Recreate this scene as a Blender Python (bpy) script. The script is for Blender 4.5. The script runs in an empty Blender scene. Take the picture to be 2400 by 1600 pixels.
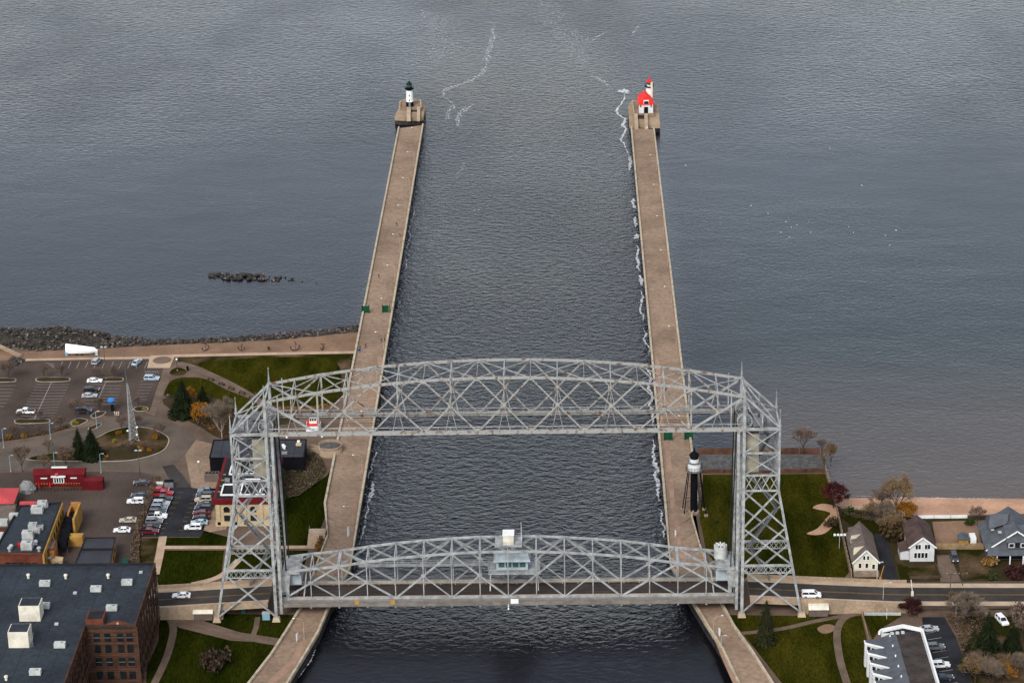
import bpy, math, random
from mathutils import Vector, Matrix
random.seed(7)
R = math.radians
SC = bpy.context.scene
COL = SC.collection

# ------------------------------------------------------------------ camera, sky, sun, exposure
CAM_P = Vector((16.509, -588.496, 314.413)); YAW, PITCH, ROLL, FPX = -0.02436, 0.38474, -0.020886, 5962.26
cf = Vector((math.sin(YAW)*math.cos(PITCH), math.cos(YAW)*math.cos(PITCH), -math.sin(PITCH)))
cr0 = cf.cross(Vector((0, 0, 1))).normalized(); cu0 = cr0.cross(cf)
cr = math.cos(ROLL)*cr0 + math.sin(ROLL)*cu0; cu = -math.sin(ROLL)*cr0 + math.cos(ROLL)*cu0
cam = bpy.data.cameras.new('camera'); camo = bpy.data.objects.new('camera', cam); COL.objects.link(camo)
m = Matrix((cr, cu, -cf)).transposed().to_4x4(); m.translation = CAM_P; camo.matrix_world = m
cam.sensor_width = 36; cam.lens = FPX/2400*36; cam.clip_start = 1; cam.clip_end = 60000
SC.camera = camo

SUN_EL, SUN_AZ = 42, 200          # soft overcast light from behind the viewer
W = bpy.data.worlds.new('World'); SC.world = W; W.use_nodes = True
wn = W.node_tree; bg = wn.nodes['Background']
sky = wn.nodes.new('ShaderNodeTexSky'); sky.sky_type = 'NISHITA'; sky.sun_disc = False
sky.sun_elevation = R(SUN_EL); sky.sun_rotation = R(SUN_AZ); sky.dust_density = 1.0; sky.air_density = 1.0; sky.ozone_density = 1.0
hs = wn.nodes.new('ShaderNodeHueSaturation'); hs.inputs['Saturation'].default_value = 0.44
wn.links.new(sky.outputs[0], hs.inputs['Color']); wn.links.new(hs.outputs[0], bg.inputs[0]); bg.inputs[1].default_value = 0.12
sl = bpy.data.lights.new('sun', 'SUN'); so = bpy.data.objects.new('sun', sl); COL.objects.link(so)
sl.energy = 1.4; sl.angle = R(25); sl.color = (1, 0.96, 0.9)
sd = Vector((math.sin(R(SUN_AZ))*math.cos(R(SUN_EL)), math.cos(R(SUN_AZ))*math.cos(R(SUN_EL)), math.sin(R(SUN_EL))))
so.rotation_euler = sd.to_track_quat('Z', 'Y').to_euler(); so.location = (0, 0, 400)
SC.view_settings.view_transform = 'Standard'; SC.view_settings.look = 'None'
SC.view_settings.gamma = 1; SC.view_settings.exposure = 1.07; SC.view_settings.use_curve_mapping = False

def G(px, py, z=2.0):
    "point of the place at height z that the photograph shows at (px, py)"
    d = cf + cr*((px-1200)/FPX) - cu*((py-800)/FPX)
    return CAM_P + d*((z-CAM_P.z)/d.z)
def GY(px, py, y):
    d = cf + cr*((px-1200)/FPX) - cu*((py-800)/FPX)
    return CAM_P + d*((y-CAM_P.y)/d.y)
def HT(px, py, z, pty):
    "height above z of something standing at (px, py) whose top shows at row pty"
    b = G(px, py, z); return GY(px, pty, b.y).z - z

# ------------------------------------------------------------------ helpers
class MB:
    def __init__(s): s.v = []; s.f = []
    def add(s, vs, fs):
        n = len(s.v); s.v += [Vector(q) for q in vs]; s.f += [[n+i for i in f] for f in fs]; return s
    def box(s, c, d, rz=0, tp=1.0, tpy=None):
        c = Vector(c); x, y, z = d[0]/2, d[1]/2, d[2]/2; ty = tp if tpy is None else tpy
        M = Matrix.Rotation(rz, 3, 'Z')
        vs = [c + M @ Vector(q) for q in ((-x,-y,-z),(x,-y,-z),(x,y,-z),(-x,y,-z),(-x*tp,-y*ty,z),(x*tp,-y*ty,z),(x*tp,y*ty,z),(-x*tp,y*ty,z))]
        return s.add(vs, [(3,2,1,0),(4,5,6,7),(0,1,5,4),(1,2,6,5),(2,3,7,6),(3,0,4,7)])
    def beam(s, a, b, w, h=None):
        a = Vector(a); b = Vector(b); h = h or w; d = (b-a).normalized()
        up = Vector((0,0,1)) if abs(d.z) < .95 else Vector((0,1,0))
        sd_ = d.cross(up).normalized(); u = sd_.cross(d)
        vs = [p + sd_*i*w/2 + u*j*h/2 for p in (a, b) for i, j in ((-1,-1),(1,-1),(1,1),(-1,1))]
        return s.add(vs, [(0,1,2,3),(7,6,5,4),(0,4,5,1),(1,5,6,2),(2,6,7,3),(3,7,4,0)])
    def tube(s, a, b, r0, r1=None, n=6, caps=True):
        a = Vector(a); b = Vector(b); r1 = r0 if r1 is None else r1; d = (b-a).normalized()
        up = Vector((0,0,1)) if abs(d.z) < .95 else Vector((0,1,0))
        x = d.cross(up).normalized(); y = x.cross(d); vs = []
        for p, r in ((a, r0), (b, r1)):
            for i in range(n): t = 2*math.pi*i/n; vs.append(p + (x*math.cos(t)+y*math.sin(t))*r)
        fs = [(i, (i+1) % n, n+(i+1) % n, n+i) for i in range(n)]
        if caps: fs += [tuple(range(n-1, -1, -1)), tuple(range(n, 2*n))]
        return s.add(vs, fs)
    def lathe(s, prof, c=(0,0,0), n=16):
        c = Vector(c); vs = []; fs = []
        for r, z in prof:
            for i in range(n): t = 2*math.pi*(i+.5)/n; vs.append(c + Vector((r*math.cos(t), r*math.sin(t), z)))
        for k in range(len(prof)-1):
            for i in range(n): j = (i+1) % n; fs.append((k*n+i, k*n+j, (k+1)*n+j, (k+1)*n+i))
        fs += [tuple(range(n-1, -1, -1)), tuple(range((len(prof)-1)*n, len(prof)*n))]
        return s.add(vs, fs)
    def prism(s, pts, z0, z1):
        n = len(pts); a = sum(pts[i][0]*pts[(i+1) % n][1]-pts[(i+1) % n][0]*pts[i][1] for i in range(n))
        if a < 0: pts = pts[::-1]
        vs = [(p[0], p[1], z0) for p in pts] + [(p[0], p[1], z1) for p in pts]
        return s.add(vs, [tuple(range(n-1, -1, -1)), tuple(range(n, 2*n))] + [(i, (i+1) % n, n+(i+1) % n, n+i) for i in range(n)])
    def sheet(s, pts):
        n = len(pts); a = sum(pts[i][0]*pts[(i+1) % n][1]-pts[(i+1) % n][0]*pts[i][1] for i in range(n))
        if a < 0: pts = pts[::-1]
        return s.add(pts, [tuple(range(n))])
    def strip(s, A, B):
        n = len(A); return s.add(list(A)+list(B), [(i, i+1, n+i+1, n+i) for i in range(n-1)])
    def build(s, name, mat, par=None, smooth=False):
        o_ = org(par); me = bpy.data.meshes.new(name)
        me.from_pydata([tuple(q-o_) for q in s.v], [], s.f); me.materials.append(M[mat] if isinstance(mat, str) else mat)
        if smooth: me.polygons.foreach_set('use_smooth', [True]*len(me.polygons))
        me.update(); o = bpy.data.objects.new(name, me); COL.objects.link(o); o.parent = par
        return o
def org(par):
    o = Vector((0, 0, 0))
    while par is not None: o = o + par.location; par = par.parent
    return o
def tag(o, label=None, cat=None, group=None, kind=None):
    if label: o['label'] = label
    if cat: o['category'] = cat
    if group: o['group'] = group
    if kind: o['kind'] = kind
    return o
def thing(name, label, cat, loc=(0, 0, 0), rz=0, group=None):
    o = bpy.data.objects.new(name, None); o.empty_display_size = .5; COL.objects.link(o)
    o.location = loc; o.rotation_euler = (0, 0, rz); return tag(o, label, cat, group)
def copy_tree(o, loc=None, rz=None, label=None, group=None, scale=None, par=None):
    c = o.copy(); COL.objects.link(c); c.parent = par
    if loc is not None: c.location = loc
    if rz is not None: c.rotation_euler = (0, 0, rz)
    if scale is not None: c.scale = scale if hasattr(scale, '__len__') else (scale,)*3
    if label: c['label'] = label
    if group: c['group'] = group
    for ch in o.children: copy_tree(ch, par=c)
    return c
def smooth_px(pts, n=4, closed=True):
    out = []; N = len(pts); rng = range(N) if closed else range(N-1)
    for i in rng:
        g = (lambda k: pts[k % N]) if closed else (lambda k: pts[max(0, min(N-1, k))])
        p0, p1, p2, p3 = g(i-1), g(i), g(i+1), g(i+2)
        for k in range(n):
            t = k/n
            out.append(tuple(.5*(2*b+(c-a)*t+(2*a-5*b+4*c-d)*t*t+(3*b-a-3*c+d)*t**3) for a, b, c, d in zip(p0, p1, p2, p3)))
    if not closed: out.append(tuple(pts[-1]))
    return out
def flat(name, px, z, mat, sm=0, kind='structure', par=None):
    "a level sheet of paving, lawn or soil"
    if sm: px = smooth_px(px, sm)
    o = MB().sheet([G(x, y, z) for x, y in px]).build(name, mat, par)
    if par is None: tag(o, kind=kind)
    return o
def ribbon(pts, w):
    "left and right borders of a band of width w along world points"
    A = []; B = []
    for i, q in enumerate(pts):
        d = (pts[min(i+1, len(pts)-1)] - pts[max(i-1, 0)]); d.z = 0; d.normalize(); n = Vector((-d.y, d.x, 0))
        A.append(q+n*w/2); B.append(q-n*w/2)
    return A, B
def path_px(name, px, z, w, mat, sm=0):
    if sm: px = smooth_px(px, sm, False)
    A, B = ribbon([G(x, y, z) for x, y in px], w)
    return tag(MB().strip(B, A).build(name, mat), kind='structure')

# ------------------------------------------------------------------ materials
M = {}
def mat(name, col, rough=.8, var=.18, sc=.6, col2=None, metal=0., bump=0., spec=.06, detail=4, lo=.35, hi=.65, sc2=None, fine=.12, st=None):
    m = bpy.data.materials.new(name); m.use_nodes = True; nt = m.node_tree; N = nt.nodes; L = nt.links
    b = N['Principled BSDF']; b.inputs['Roughness'].default_value = rough; b.inputs['Metallic'].default_value = metal
    b.inputs['Specular IOR Level'].default_value = spec
    ge = N.new('ShaderNodeNewGeometry'); vec = ge.outputs['Position']
    if st:
        mp = N.new('ShaderNodeMapping'); mp.inputs['Scale'].default_value = (*st, 1); mp.inputs['Rotation'].default_value = (0, 0, .12); L.new(vec, mp.inputs['Vector']); vec = mp.outputs[0]
    no = N.new('ShaderNodeTexNoise'); no.inputs['Scale'].default_value = sc; no.inputs['Detail'].default_value = detail
    L.new(vec, no.inputs['Vector'])
    mr = N.new('ShaderNodeMapRange'); mr.inputs[1].default_value = lo; mr.inputs[2].default_value = hi; L.new(no.outputs[0], mr.inputs[0])
    mx = N.new('ShaderNodeMix'); mx.data_type = 'RGBA'; L.new(mr.outputs[0], mx.inputs[0])
    c2 = col2 or tuple(min(1, c*(1+var*1.3)) for c in col); c1 = col if col2 else tuple(c*(1-var) for c in col)
    mx.inputs[6].default_value = (*c1, 1); mx.inputs[7].default_value = (*c2, 1)
    out = mx.outputs[2]
    n2 = N.new('ShaderNodeTexNoise'); n2.inputs['Scale'].default_value = sc2 or sc*9; n2.inputs['Detail'].default_value = 3; L.new(vec, n2.inputs['Vector'])
    m2 = N.new('ShaderNodeMapRange'); m2.inputs[1].default_value = .3; m2.inputs[2].default_value = .7; m2.inputs[3].default_value = 1-fine; m2.inputs[4].default_value = 1+fine
    L.new(n2.outputs[0], m2.inputs[0])
    vm = N.new('ShaderNodeVectorMath'); vm.operation = 'SCALE'; L.new(out, vm.inputs[0]); L.new(m2.outputs[0], vm.inputs['Scale']); out = vm.outputs[0]
    L.new(out, b.inputs['Base Color'])
    if bump:
        bp = N.new('ShaderNodeBump'); bp.inputs['Strength'].default_value = bump; bp.inputs['Distance'].default_value = .15
        L.new(n2.outputs[0], bp.inputs['Height']); L.new(bp.outputs[0], b.inputs['Normal'])
    M[name] = m; return m
mat('steel', (.25,.255,.25), .5, .28, .6, spec=.4, fine=.3, detail=6)
mat('steel_blue', (.27,.31,.33), .5, .15, .5)
mat('steel_rust', (.28,.275,.255), .6, col2=(.12,.062,.036), sc=.8, lo=.53, hi=.68, detail=10, fine=.4, sc2=5)
mat('steel_dark', (.13,.135,.14), .6, .2, .8)
mat('white', (.66,.66,.64), .5, .05, .4); mat('offwhite', (.55,.51,.42), .7, .12, .5)
mat('cream', (.38,.29,.175), .8, .14, .3); mat('cream_dark', (.42,.33,.2), .8, .1, .3)
mat('black', (.006,.006,.008), .9, .2, .5, spec=.05); mat('cable', (.02,.018,.018), .6, .1)
mat('conc', (.28,.205,.14), .85, .16, .12, fine=.18, sc2=1.5); mat('conc_light', (.36,.275,.19), .85, .12, .3)
mat('deck', (.245,.170,.118), .85, col2=(.175,.120,.083), sc=.07, lo=.42, hi=.68, detail=6, fine=.2, sc2=.9)
mat('deck_patch', (.26,.165,.115), .85, .15, .2)
mat('pale_path', (.36,.255,.175), .85, .12, .3); mat('paver', (.118,.083,.060), .85, .16, .25)
mat('ground', (.105,.072,.053), .9, .2, .12, fine=.14, sc2=1.5)
mat('asphalt_old', (.060,.044,.036), .9, .22, .07, fine=.14, sc2=1.4)
mat('asphalt', (.043,.037,.034), .9, .22, .06, fine=.14); mat('asphalt_dark', (.017,.017,.020), .9, .3, .15, fine=.2, spec=.15)
mat('lane_deck', (.055,.038,.03), .8, col2=(.035,.028,.026), sc=.15)
mat('paint_white', (.25,.235,.22), .8, .2, 1); mat('paint_yellow', (.22,.13,.035), .8, .2, 1); mat('kerb', (.30,.25,.20), .85, .15, .5)
mat('grass', (.0115,.0140,.0013), .95, col2=(.040,.035,.0042), sc=.17, lo=.32, hi=.72, fine=.42, sc2=2.6, bump=.3, st=(1., .3), spec=0., detail=7)
mat('grass_worn', (.017,.017,.003), .95, col2=(.105,.065,.04), sc=.075, lo=.45, hi=.66, fine=.2, sc2=1.1, spec=0.)
mat('soil', (.042,.028,.014), .95, col2=(.028,.023,.008), sc=.3, fine=.25); mat('sand', (.18,.11,.071), .95, .16, .12, fine=.16, sc2=1.4)
mat('beach_sand', (.40,.232,.148), .95, .15, .1); mat('gravel', (.075,.073,.07), .95, .25, .8, fine=.5, sc2=2.5)
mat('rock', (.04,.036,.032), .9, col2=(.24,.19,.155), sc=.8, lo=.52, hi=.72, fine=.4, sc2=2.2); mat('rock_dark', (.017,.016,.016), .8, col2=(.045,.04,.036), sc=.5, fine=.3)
mat('rubble', (.022,.02,.016), .95, col2=(.05,.042,.032), sc=.3, fine=.4, sc2=1.2, bump=.6)
mat('roof_dark', (.032,.038,.046), .8, col2=(.019,.022,.028), sc=.1, lo=.4, hi=.75, fine=.2, sc2=.9); mat('roof_black', (.016,.016,.019), .85, .2, .2, spec=.1)
mat('roof_panel', (.038,.039,.046), .7, .15, .2)
mat('brick', (.058,.031,.021), .9, .25, .3, fine=.3, sc2=4); mat('brick_band', (.095,.045,.028), .9, .15, .4); mat('brick_red', (.11,.035,.021), .9, .2, .4)
mat('glass', (.010,.012,.014), .2, .3, .5, spec=.35); mat('glass_green', (.03,.07,.065), .15, .2, .5, spec=.6)
mat('red', (.42,.012,.01), .6, .12, .4); mat('maroon', (.10,.009,.011), .6, .15, .4); mat('pinkred', (.42,.06,.065), .7, .08, .2)
mat('bright_red', (.62,.02,.012), .5, .1, .5); mat('yellow', (.32,.18,.045), .8, .2, .3); mat('orange_wall', (.34,.15,.05), .8, .15, .3)
mat('green', (.008,.055,.026), .6, .15, .5); mat('teal', (.02,.10,.09), .6, .1); mat('blue', (.03,.16,.42), .5, .1); mat('lightblue', (.16,.28,.36), .6, .1)
mat('taupe', (.12,.092,.078), .85, .15, .5); mat('brown_roof', (.068,.045,.04), .85, .2, .5); mat('grey_roof', (.075,.08,.09), .8, .14, .5)
mat('siding', (.54,.49,.385), .75, .08, .4); mat('siding_white', (.48,.48,.475), .75, .08, .4); mat('stone', (.22,.165,.125), .9, .2, .6)
mat('wood', (.24,.165,.09), .85, .2, .6); mat('wood_dark', (.07,.05,.035), .9, .2, .6); mat('rust_wall', (.075,.038,.026), .9, .35, .4)
mat('trunk', (.055,.042,.034), .95, .2, 1); mat('trunk_pale', (.24,.20,.165), .95, .2, 1)
mat('twigs', (.125,.088,.066), .95, .25, .4); mat('twigs_pale', (.15,.115,.085), .95, .2, .4); mat('twigs_red', (.035,.012,.012), .95, .3, .4)
mat('spruce', (.0085,.0125,.0045), .95, .3, .5, fine=.35); mat('cedar', (.020,.020,.008), .95, .3, .5, fine=.3)
mat('leaf_orange', (.20,.085,.012), .95, .3, .5, fine=.3); mat('leaf_gold', (.19,.105,.03), .95, .3, .5, fine=.3); mat('leaf_red', (.075,.016,.014), .95, .3, .5)
mat('leaf_yellow', (.20,.17,.02), .95, .2, .5); mat('leaf_green', (.035,.045,.014), .95, .3, .5); mat('leaf_brown', (.052,.034,.016), .95, .3, .5, fine=.3)
mat('tyre', (.012,.012,.012), .9, .1); mat('rim', (.3,.3,.3), .4, .1, metal=.5); mat('lamp_white', (.8,.8,.78), .4, .03); mat('chrome_red', (.35,.01,.01), .4, .1)
mat('hvac', (.36,.37,.35), .6, .18, .5); mat('hvac_dark', (.17,.17,.165), .7, .2, .5); mat('shrinkwrap', (.8,.8,.8), .35, .03, .3)
mat('skin', (.35,.2,.14), .7, .05)
mat('roof_flat_brown', (.045,.036,.032), .9, .25, .3, fine=.3)
mat('parapet', (.40,.335,.245), .85, col2=(.27,.21,.145), sc=.5, lo=.45, hi=.7, fine=.2, sc2=2)
mat('grass_dark', (.0045,.0080,.0006), .95, col2=(.018,.0205,.0022), sc=.15, lo=.3, hi=.72, fine=.45, sc2=2.6, bump=.3, st=(1., .22), spec=0., detail=6)
mat('girder', (.15,.132,.115), .8, .2, .4, fine=.2); mat('walk_panel', (.22,.19,.16), .85, .15, .5)
mat('road_old', (.094,.074,.058), .9, .2, .08, fine=.14, sc2=1.4); mat('counterweight', (.25,.23,.175), .85, .15, .5); mat('leaf_dark', (.040,.027,.018), .95, .3, .5)
mat('lantern_green', (.004,.020,.014), .5, .2)
def paint(name, c): return mat(name, c, .3, .04, .2, spec=.5, fine=.02)
# ------------------------------------------------------------------ water
def water_mat():
    m = bpy.data.materials.new('lake'); m.use_nodes = True; nt = m.node_tree; N = nt.nodes; L = nt.links; b = N['Principled BSDF']
    b.inputs['IOR'].default_value = 1.33; b.inputs['Specular Tint'].default_value = (.83, .86, 1, 1); b.inputs['Specular IOR Level'].default_value = .5
    ge = N.new('ShaderNodeNewGeometry')
    sx = N.new('ShaderNodeSeparateXYZ'); L.new(ge.outputs['Position'], sx.inputs[0])
    def noise(scale, rot, st, det=3, dist=0.):
        mp = N.new('ShaderNodeMapping'); mp.inputs['Rotation'].default_value = (0, 0, R(rot)); mp.inputs['Scale'].default_value = (st[0], st[1], 1)
        L.new(ge.outputs['Position'], mp.inputs['Vector']); n = N.new('ShaderNodeTexNoise'); n.inputs['Scale'].default_value = scale
        n.inputs['Detail'].default_value = det; n.inputs['Distortion'].default_value = dist; L.new(mp.outputs[0], n.inputs['Vector']); return n.outputs[0]
    def math_(op, a, b_):
        n = N.new('ShaderNodeMath'); n.operation = op
        for i, q in enumerate((a, b_)):
            if isinstance(q, (int, float)): n.inputs[i].default_value = q
            else: L.new(q, n.inputs[i])
        return n.outputs[0]
    def rng(v, a, b_, c=0., d=1.):
        n = N.new('ShaderNodeMapRange'); n.interpolation_type = 'SMOOTHSTEP'
        for i, q in enumerate((a, b_, c, d)): n.inputs[i+1].default_value = q
        L.new(v, n.inputs[0]); return n.outputs[0]
    w1 = noise(.52, 18, (.66, 1.), 3, .5); w2 = noise(1.1, -25, (.8, 1.), 3, .4); w3 = noise(.05, 40, (.6, 1.), 2)
    calm = rng(sx.outputs[1], 90, 330, 1., .62)
    wind = rng(noise(.006, 10, (.6, 1.), 3), .35, .65, .62, 1.15)
    canal = math_('MULTIPLY', rng(math_('ABSOLUTE', sx.outputs[0], 0), 43, 56, 1., .10), calm)
    canal = math_('MAXIMUM', canal, rng(sx.outputs[1], 330, 520, 0., .42))
    h = math_('ADD', math_('MULTIPLY', w1, canal), math_('ADD', math_('MULTIPLY', w2, math_('MULTIPLY', rng(sx.outputs[1], 0, 500, .34, .26), rng(math_('ABSOLUTE', sx.outputs[0], 0), 43, 60, 1., .26))), math_('MULTIPLY', w3, .18)))
    h = math_('MULTIPLY', h, wind)
    h = math_('MULTIPLY', h, rng(sx.outputs[1], -28, -4, .10, 1.))      # sheltered harbour side
    for cx_, cy_ in ((-48, 426), (47, 422)):                     # rings of reflected swell round the pier heads
        dx = math_('SUBTRACT', sx.outputs[0], cx_); dy = math_('SUBTRACT', sx.outputs[1], cy_)
        dd = math_('SQRT', math_('ADD', math_('MULTIPLY', dx, dx), math_('MULTIPLY', dy, dy)), 0)
        ph = math_('ADD', math_('MULTIPLY', dd, .85), math_('MULTIPLY', noise(.02, 0, (1, 1), 2), 9))
        h = math_('ADD', h, math_('MULTIPLY', math_('SINE', ph, 0), math_('MULTIPLY', rng(dd, 10, 85, .022, 0.), rng(noise(.03, 20, (1, 1), 2), .42, .6))))
    bp = N.new('ShaderNodeBump'); bp.inputs['Strength'].default_value = 1.0; bp.inputs['Distance'].default_value = 1.22
    L.new(h, bp.inputs['Height']); L.new(bp.outputs[0], b.inputs['Normal'])
    L.new(rng(noise(.011, 70, (1, .5), 3), .35, .65, .13, .26), b.inputs['Roughness'])
    # the water itself: near black, greener on the open lake to the south-east, silty along the beach
    wob = math_('MULTIPLY', math_('SUBTRACT', noise(.012, 0, (.4, 1.), 4), .5), 90)
    d = math_('ADD', sx.outputs[1], wob)
    silt = math_('MULTIPLY', rng(d, 55, 200, 1., 0.), rng(sx.outputs[0], 56, 80))
    green = math_('MULTIPLY', rng(d, 130, 560, 1., 0.1), rng(sx.outputs[0], 50, 90))
    def mix(f, a, c):
        n = N.new('ShaderNodeMix'); n.data_type = 'RGBA'; L.new(f, n.inputs[0])
        for i, q in ((6, a), (7, c)):
            if isinstance(q, tuple): n.inputs[i].default_value = (*q, 1)
            else: L.new(q, n.inputs[i])
        return n.outputs[2]
    L.new(mix(silt, mix(green, (.0030, .0032, .0050), (.0030, .0105, .0108)), (.074, .056, .044)), b.inputs['Base Color'])
    return m
M['lake'] = water_mat()
tag(MB().sheet([(-20000, -8000, 0), (20000, -8000, 0), (20000, 30000, 0), (-20000, 30000, 0)]).build('lake_water', 'lake'), kind='structure')

def foam_mat():
    m = bpy.data.materials.new('foam'); m.use_nodes = True; nt = m.node_tree; N = nt.nodes; L = nt.links; b = N['Principled BSDF']
    b.inputs['Base Color'].default_value = (.75, .77, .78, 1); b.inputs['Roughness'].default_value = .8
    ge = N.new('ShaderNodeNewGeometry'); n = N.new('ShaderNodeTexNoise'); n.inputs['Scale'].default_value = 1.1; n.inputs['Detail'].default_value = 8
    L.new(ge.outputs['Position'], n.inputs['Vector']); uv = N.new('ShaderNodeAttribute'); uv.attribute_name = 'edge'
    a = N.new('ShaderNodeMath'); a.operation = 'MULTIPLY_ADD'; L.new(uv.outputs['Fac'], a.inputs[0]); a.inputs[1].default_value = .46; a.inputs[2].default_value = -.40
    s = N.new('ShaderNodeMath'); s.operation = 'ADD'; L.new(n.outputs[0], s.inputs[0]); L.new(a.outputs[0], s.inputs[1])
    mr = N.new('ShaderNodeMapRange'); mr.inputs[1].default_value = .32; mr.inputs[2].default_value = .70; mr.inputs[4].default_value = .85; L.new(s.outputs[0], mr.inputs[0])
    L.new(mr.outputs[0], b.inputs['Alpha']); return m
M['foam'] = foam_mat()
def foam(px, w, dens=1., name='foam_streak', world=None, wob=.8):
    "a drifting streak of foam on the water: a wavy strip that frays towards both edges"
    pts = world or [G(x, y, .03) for x, y in smooth_px(px, 5, False)]
    out = [pts[0]]
    for a, b_ in zip(pts, pts[1:]):
        k = max(1, int((b_-a).length/1.5))
        for i in range(1, k+1): out.append(a.lerp(b_, i/k))
    off = 0; P = []; ww = []
    for i, q in enumerate(out):
        off = off*.85 + random.uniform(-1, 1)*wob*.5
        P.append(Vector((q.x+off, q.y+off*.4, .04))); ww.append(w*random.uniform(.35, 1.4)*min(1, .15+4*min(i, len(out)-1-i)/len(out)))
    vs = []; ed = []; fs = []
    for i, q in enumerate(P):
        d = P[min(i+1, len(P)-1)]-P[max(i-1, 0)]; n = Vector((-d.y, d.x, 0)).normalized()
        for t, e in ((-1, 0), (-.4, 1), (.4, 1), (1, 0)): vs.append(q+n*t*ww[i]); ed.append(e*dens)
        if i:
            for k in range(3): b0 = (i-1)*4+k; fs.append((b0, b0+1, b0+5, b0+4))
    mb = MB(); mb.add(vs, fs); o = mb.build(name, 'foam'); at = o.data.attributes.new('edge', 'FLOAT', 'POINT'); at.data.foreach_set('value', ed)
    return tag(o, kind='stuff')

# ------------------------------------------------------------------ land
def land(name, mat_, tops, zt, waters=None, zw=-.6):
    mb = MB(); T = [G(x, y, zt) for x, y in tops]; mb.sheet(T)
    if waters:
        n = len(waters); Wt = [G(x, y, 0) for x, y in waters]
        for q in Wt: q.z = zw
        mb.strip(T[:n], Wt)
    return tag(mb.build(name, mat_), kind='structure')
xs = [-500, 0, 84, 143, 242, 357, 502, 622, 706, 846]
land('north_shore_ground', 'ground', list(zip(xs, [803, 809, 822, 822, 816, 809, 803, 798, 791, 777])) + [(858, 800), (808, 1069), (770, 1250), (745, 1340), (715, 1421), (668, 1500), (595, 1600), (520, 1760), (-500, 1760)], 2.0,
     list(zip(xs, [760, 763, 764, 757, 772, 790, 788, 780, 772, 758])))
land('south_shore_ground', 'ground', [(1632, 1064), (1926, 1064), (1958, 1180), (1970, 1190), (2144, 1209), (2400, 1203), (2900, 1200), (2900, 1780), (1960, 1780), (1845, 1640), (1745, 1500), (1690, 1420), (1644, 1284), (1630, 1200)], 2.0)
mb = MB(); A = []; B = []; C = []
for x, y0, y1 in ((1945, 1180, 1150), (1980, 1190, 1160), (2060, 1200, 1158), (2144, 1211, 1158), (2260, 1208, 1160), (2400, 1205, 1161), (2900, 1203, 1158)):
    A.append(G(x, y0, 1.9)); B.append(G(x, y1+9, .25)); q = G(x, y1, 0); q.z = -.5; C.append(q)
mb.strip(A, B); mb.strip(B, C)
tag(mb.build('beach', 'beach_sand'), kind='structure')
foam([(1975, 1160), (2060, 1163), (2200, 1166), (2400, 1169)], .35, .75, wob=.2)

flat('beach_strip', [(-60, 822), (84, 823), (242, 817), (357, 810), (502, 804), (622, 799), (706, 792), (846, 778), (829, 825), (400, 833), (352, 838), (87, 843), (-60, 845)], 2.02, 'sand')
# paths of the park
path_px('footpath', [(352, 838), (408, 833.5), (620, 829), (838, 825)], 2.05, 2.2, 'pale_path')
path_px('footpath', [(60, 843), (200, 840), (352, 838)], 2.055, 1.8, 'pale_path')
flat('paved_plaza', [(352, 833), (411, 831), (398, 862), (345, 862)], 2.045, 'pale_path')
mb = MB(); c = G(380, 844, 2.0); mb.lathe([(3.0, .02), (3.0, .09)], c, 28); tag(mb.build('paved_circle', 'paver'), kind='structure')
flat('park_promenade', [(398, 862), (411, 840), (430, 848), (410, 862), (396, 893), (372, 946), (362, 975), (330, 962), (349, 962), (383, 862)], 2.03, 'paver')
flat('lawn', [(412, 838), (470, 836), (620, 832), (826, 828), (820, 870), (814, 910), (785, 945), (730, 957), (650, 957), (622, 944), (560, 912), (500, 884), (450, 862), (425, 851)], 2.04, 'grass_worn', sm=3)
flat('lawn', [(470, 850), (600, 838), (740, 837), (790, 850), (800, 900), (770, 940), (660, 951), (600, 928), (540, 898), (485, 866)], 2.052, 'grass', sm=4)
flat('lawn', [(398, 895), (418, 886), (440, 884), (480, 887), (530, 912), (594, 938), (614, 958), (600, 975), (560, 965), (500, 930), (440, 925), (400, 930), (384, 925)], 2.04, 'grass', sm=3)
path_px('park_walk', [(418, 851), (440, 856), (485, 874), (545, 903), (617, 946), (640, 965)], 2.06, 3.0, 'paver', sm=3)
flat('lawn', [(398, 872), (406, 864), (420, 861), (434, 866), (437, 873), (428, 878), (412, 879), (400, 877)], 2.06, 'grass_worn', sm=3)
flat('planting_bed', [(380, 935), (440, 925), (500, 930), (560, 960), (600, 972), (640, 962), (700, 958), (700, 985), (640, 1000), (600, 1030), (540, 1032), (500, 1020), (470, 1000), (440, 985), (400, 960)], 2.035, 'soil', sm=2)
flat('park_paving', [(640, 962), (816, 915), (812, 1000), (803, 1069), (790, 1078), (720, 1066), (715, 1020), (640, 1010)], 2.03, 'paver')
# car park with islands, loop road
lot = flat('parking_lot', [(-60, 850), (87, 846), (349, 843), (345, 860), (384, 860), (350, 962), (314, 968), (250, 975), (166, 987), (90, 1010), (0, 1032), (-60, 1040)], 2.03, 'asphalt_old')
flat('loop_road', [(-60, 1050), (0, 1044), (100, 1026), (180, 1005), (240, 980), (314, 967), (362, 977), (408, 990), (444, 1008), (459, 1026), (457, 1044), (434, 1066), (413, 1086), (440, 1138), (408, 1142), (370, 1112), (330, 1104), (240, 1100), (-60, 1104)], 2.034, 'road_old')
def bed(px, m_, kerb=.35, name='planted_island', h=.15):
    "kerbed island: a kerb ring standing 15 cm proud round soil or grass"
    q = smooth_px(px, 4); P = [G(x, y, 2.03) for x, y in q]
    mb = MB(); mb.prism([(v.x, v.y) for v in P], 2.0, 2.03+h); o = mb.build(name, 'kerb'); tag(o, kind='structure')
    c = sum(P, Vector())/len(P); Q = [c+(v-c)*max(0, 1-kerb/max(.5, (v-c).length)) for v in P]
    MB().sheet([Vector((v.x, v.y, 2.035+h)) for v in Q]).build('bed_surface', m_, o); return o
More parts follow.
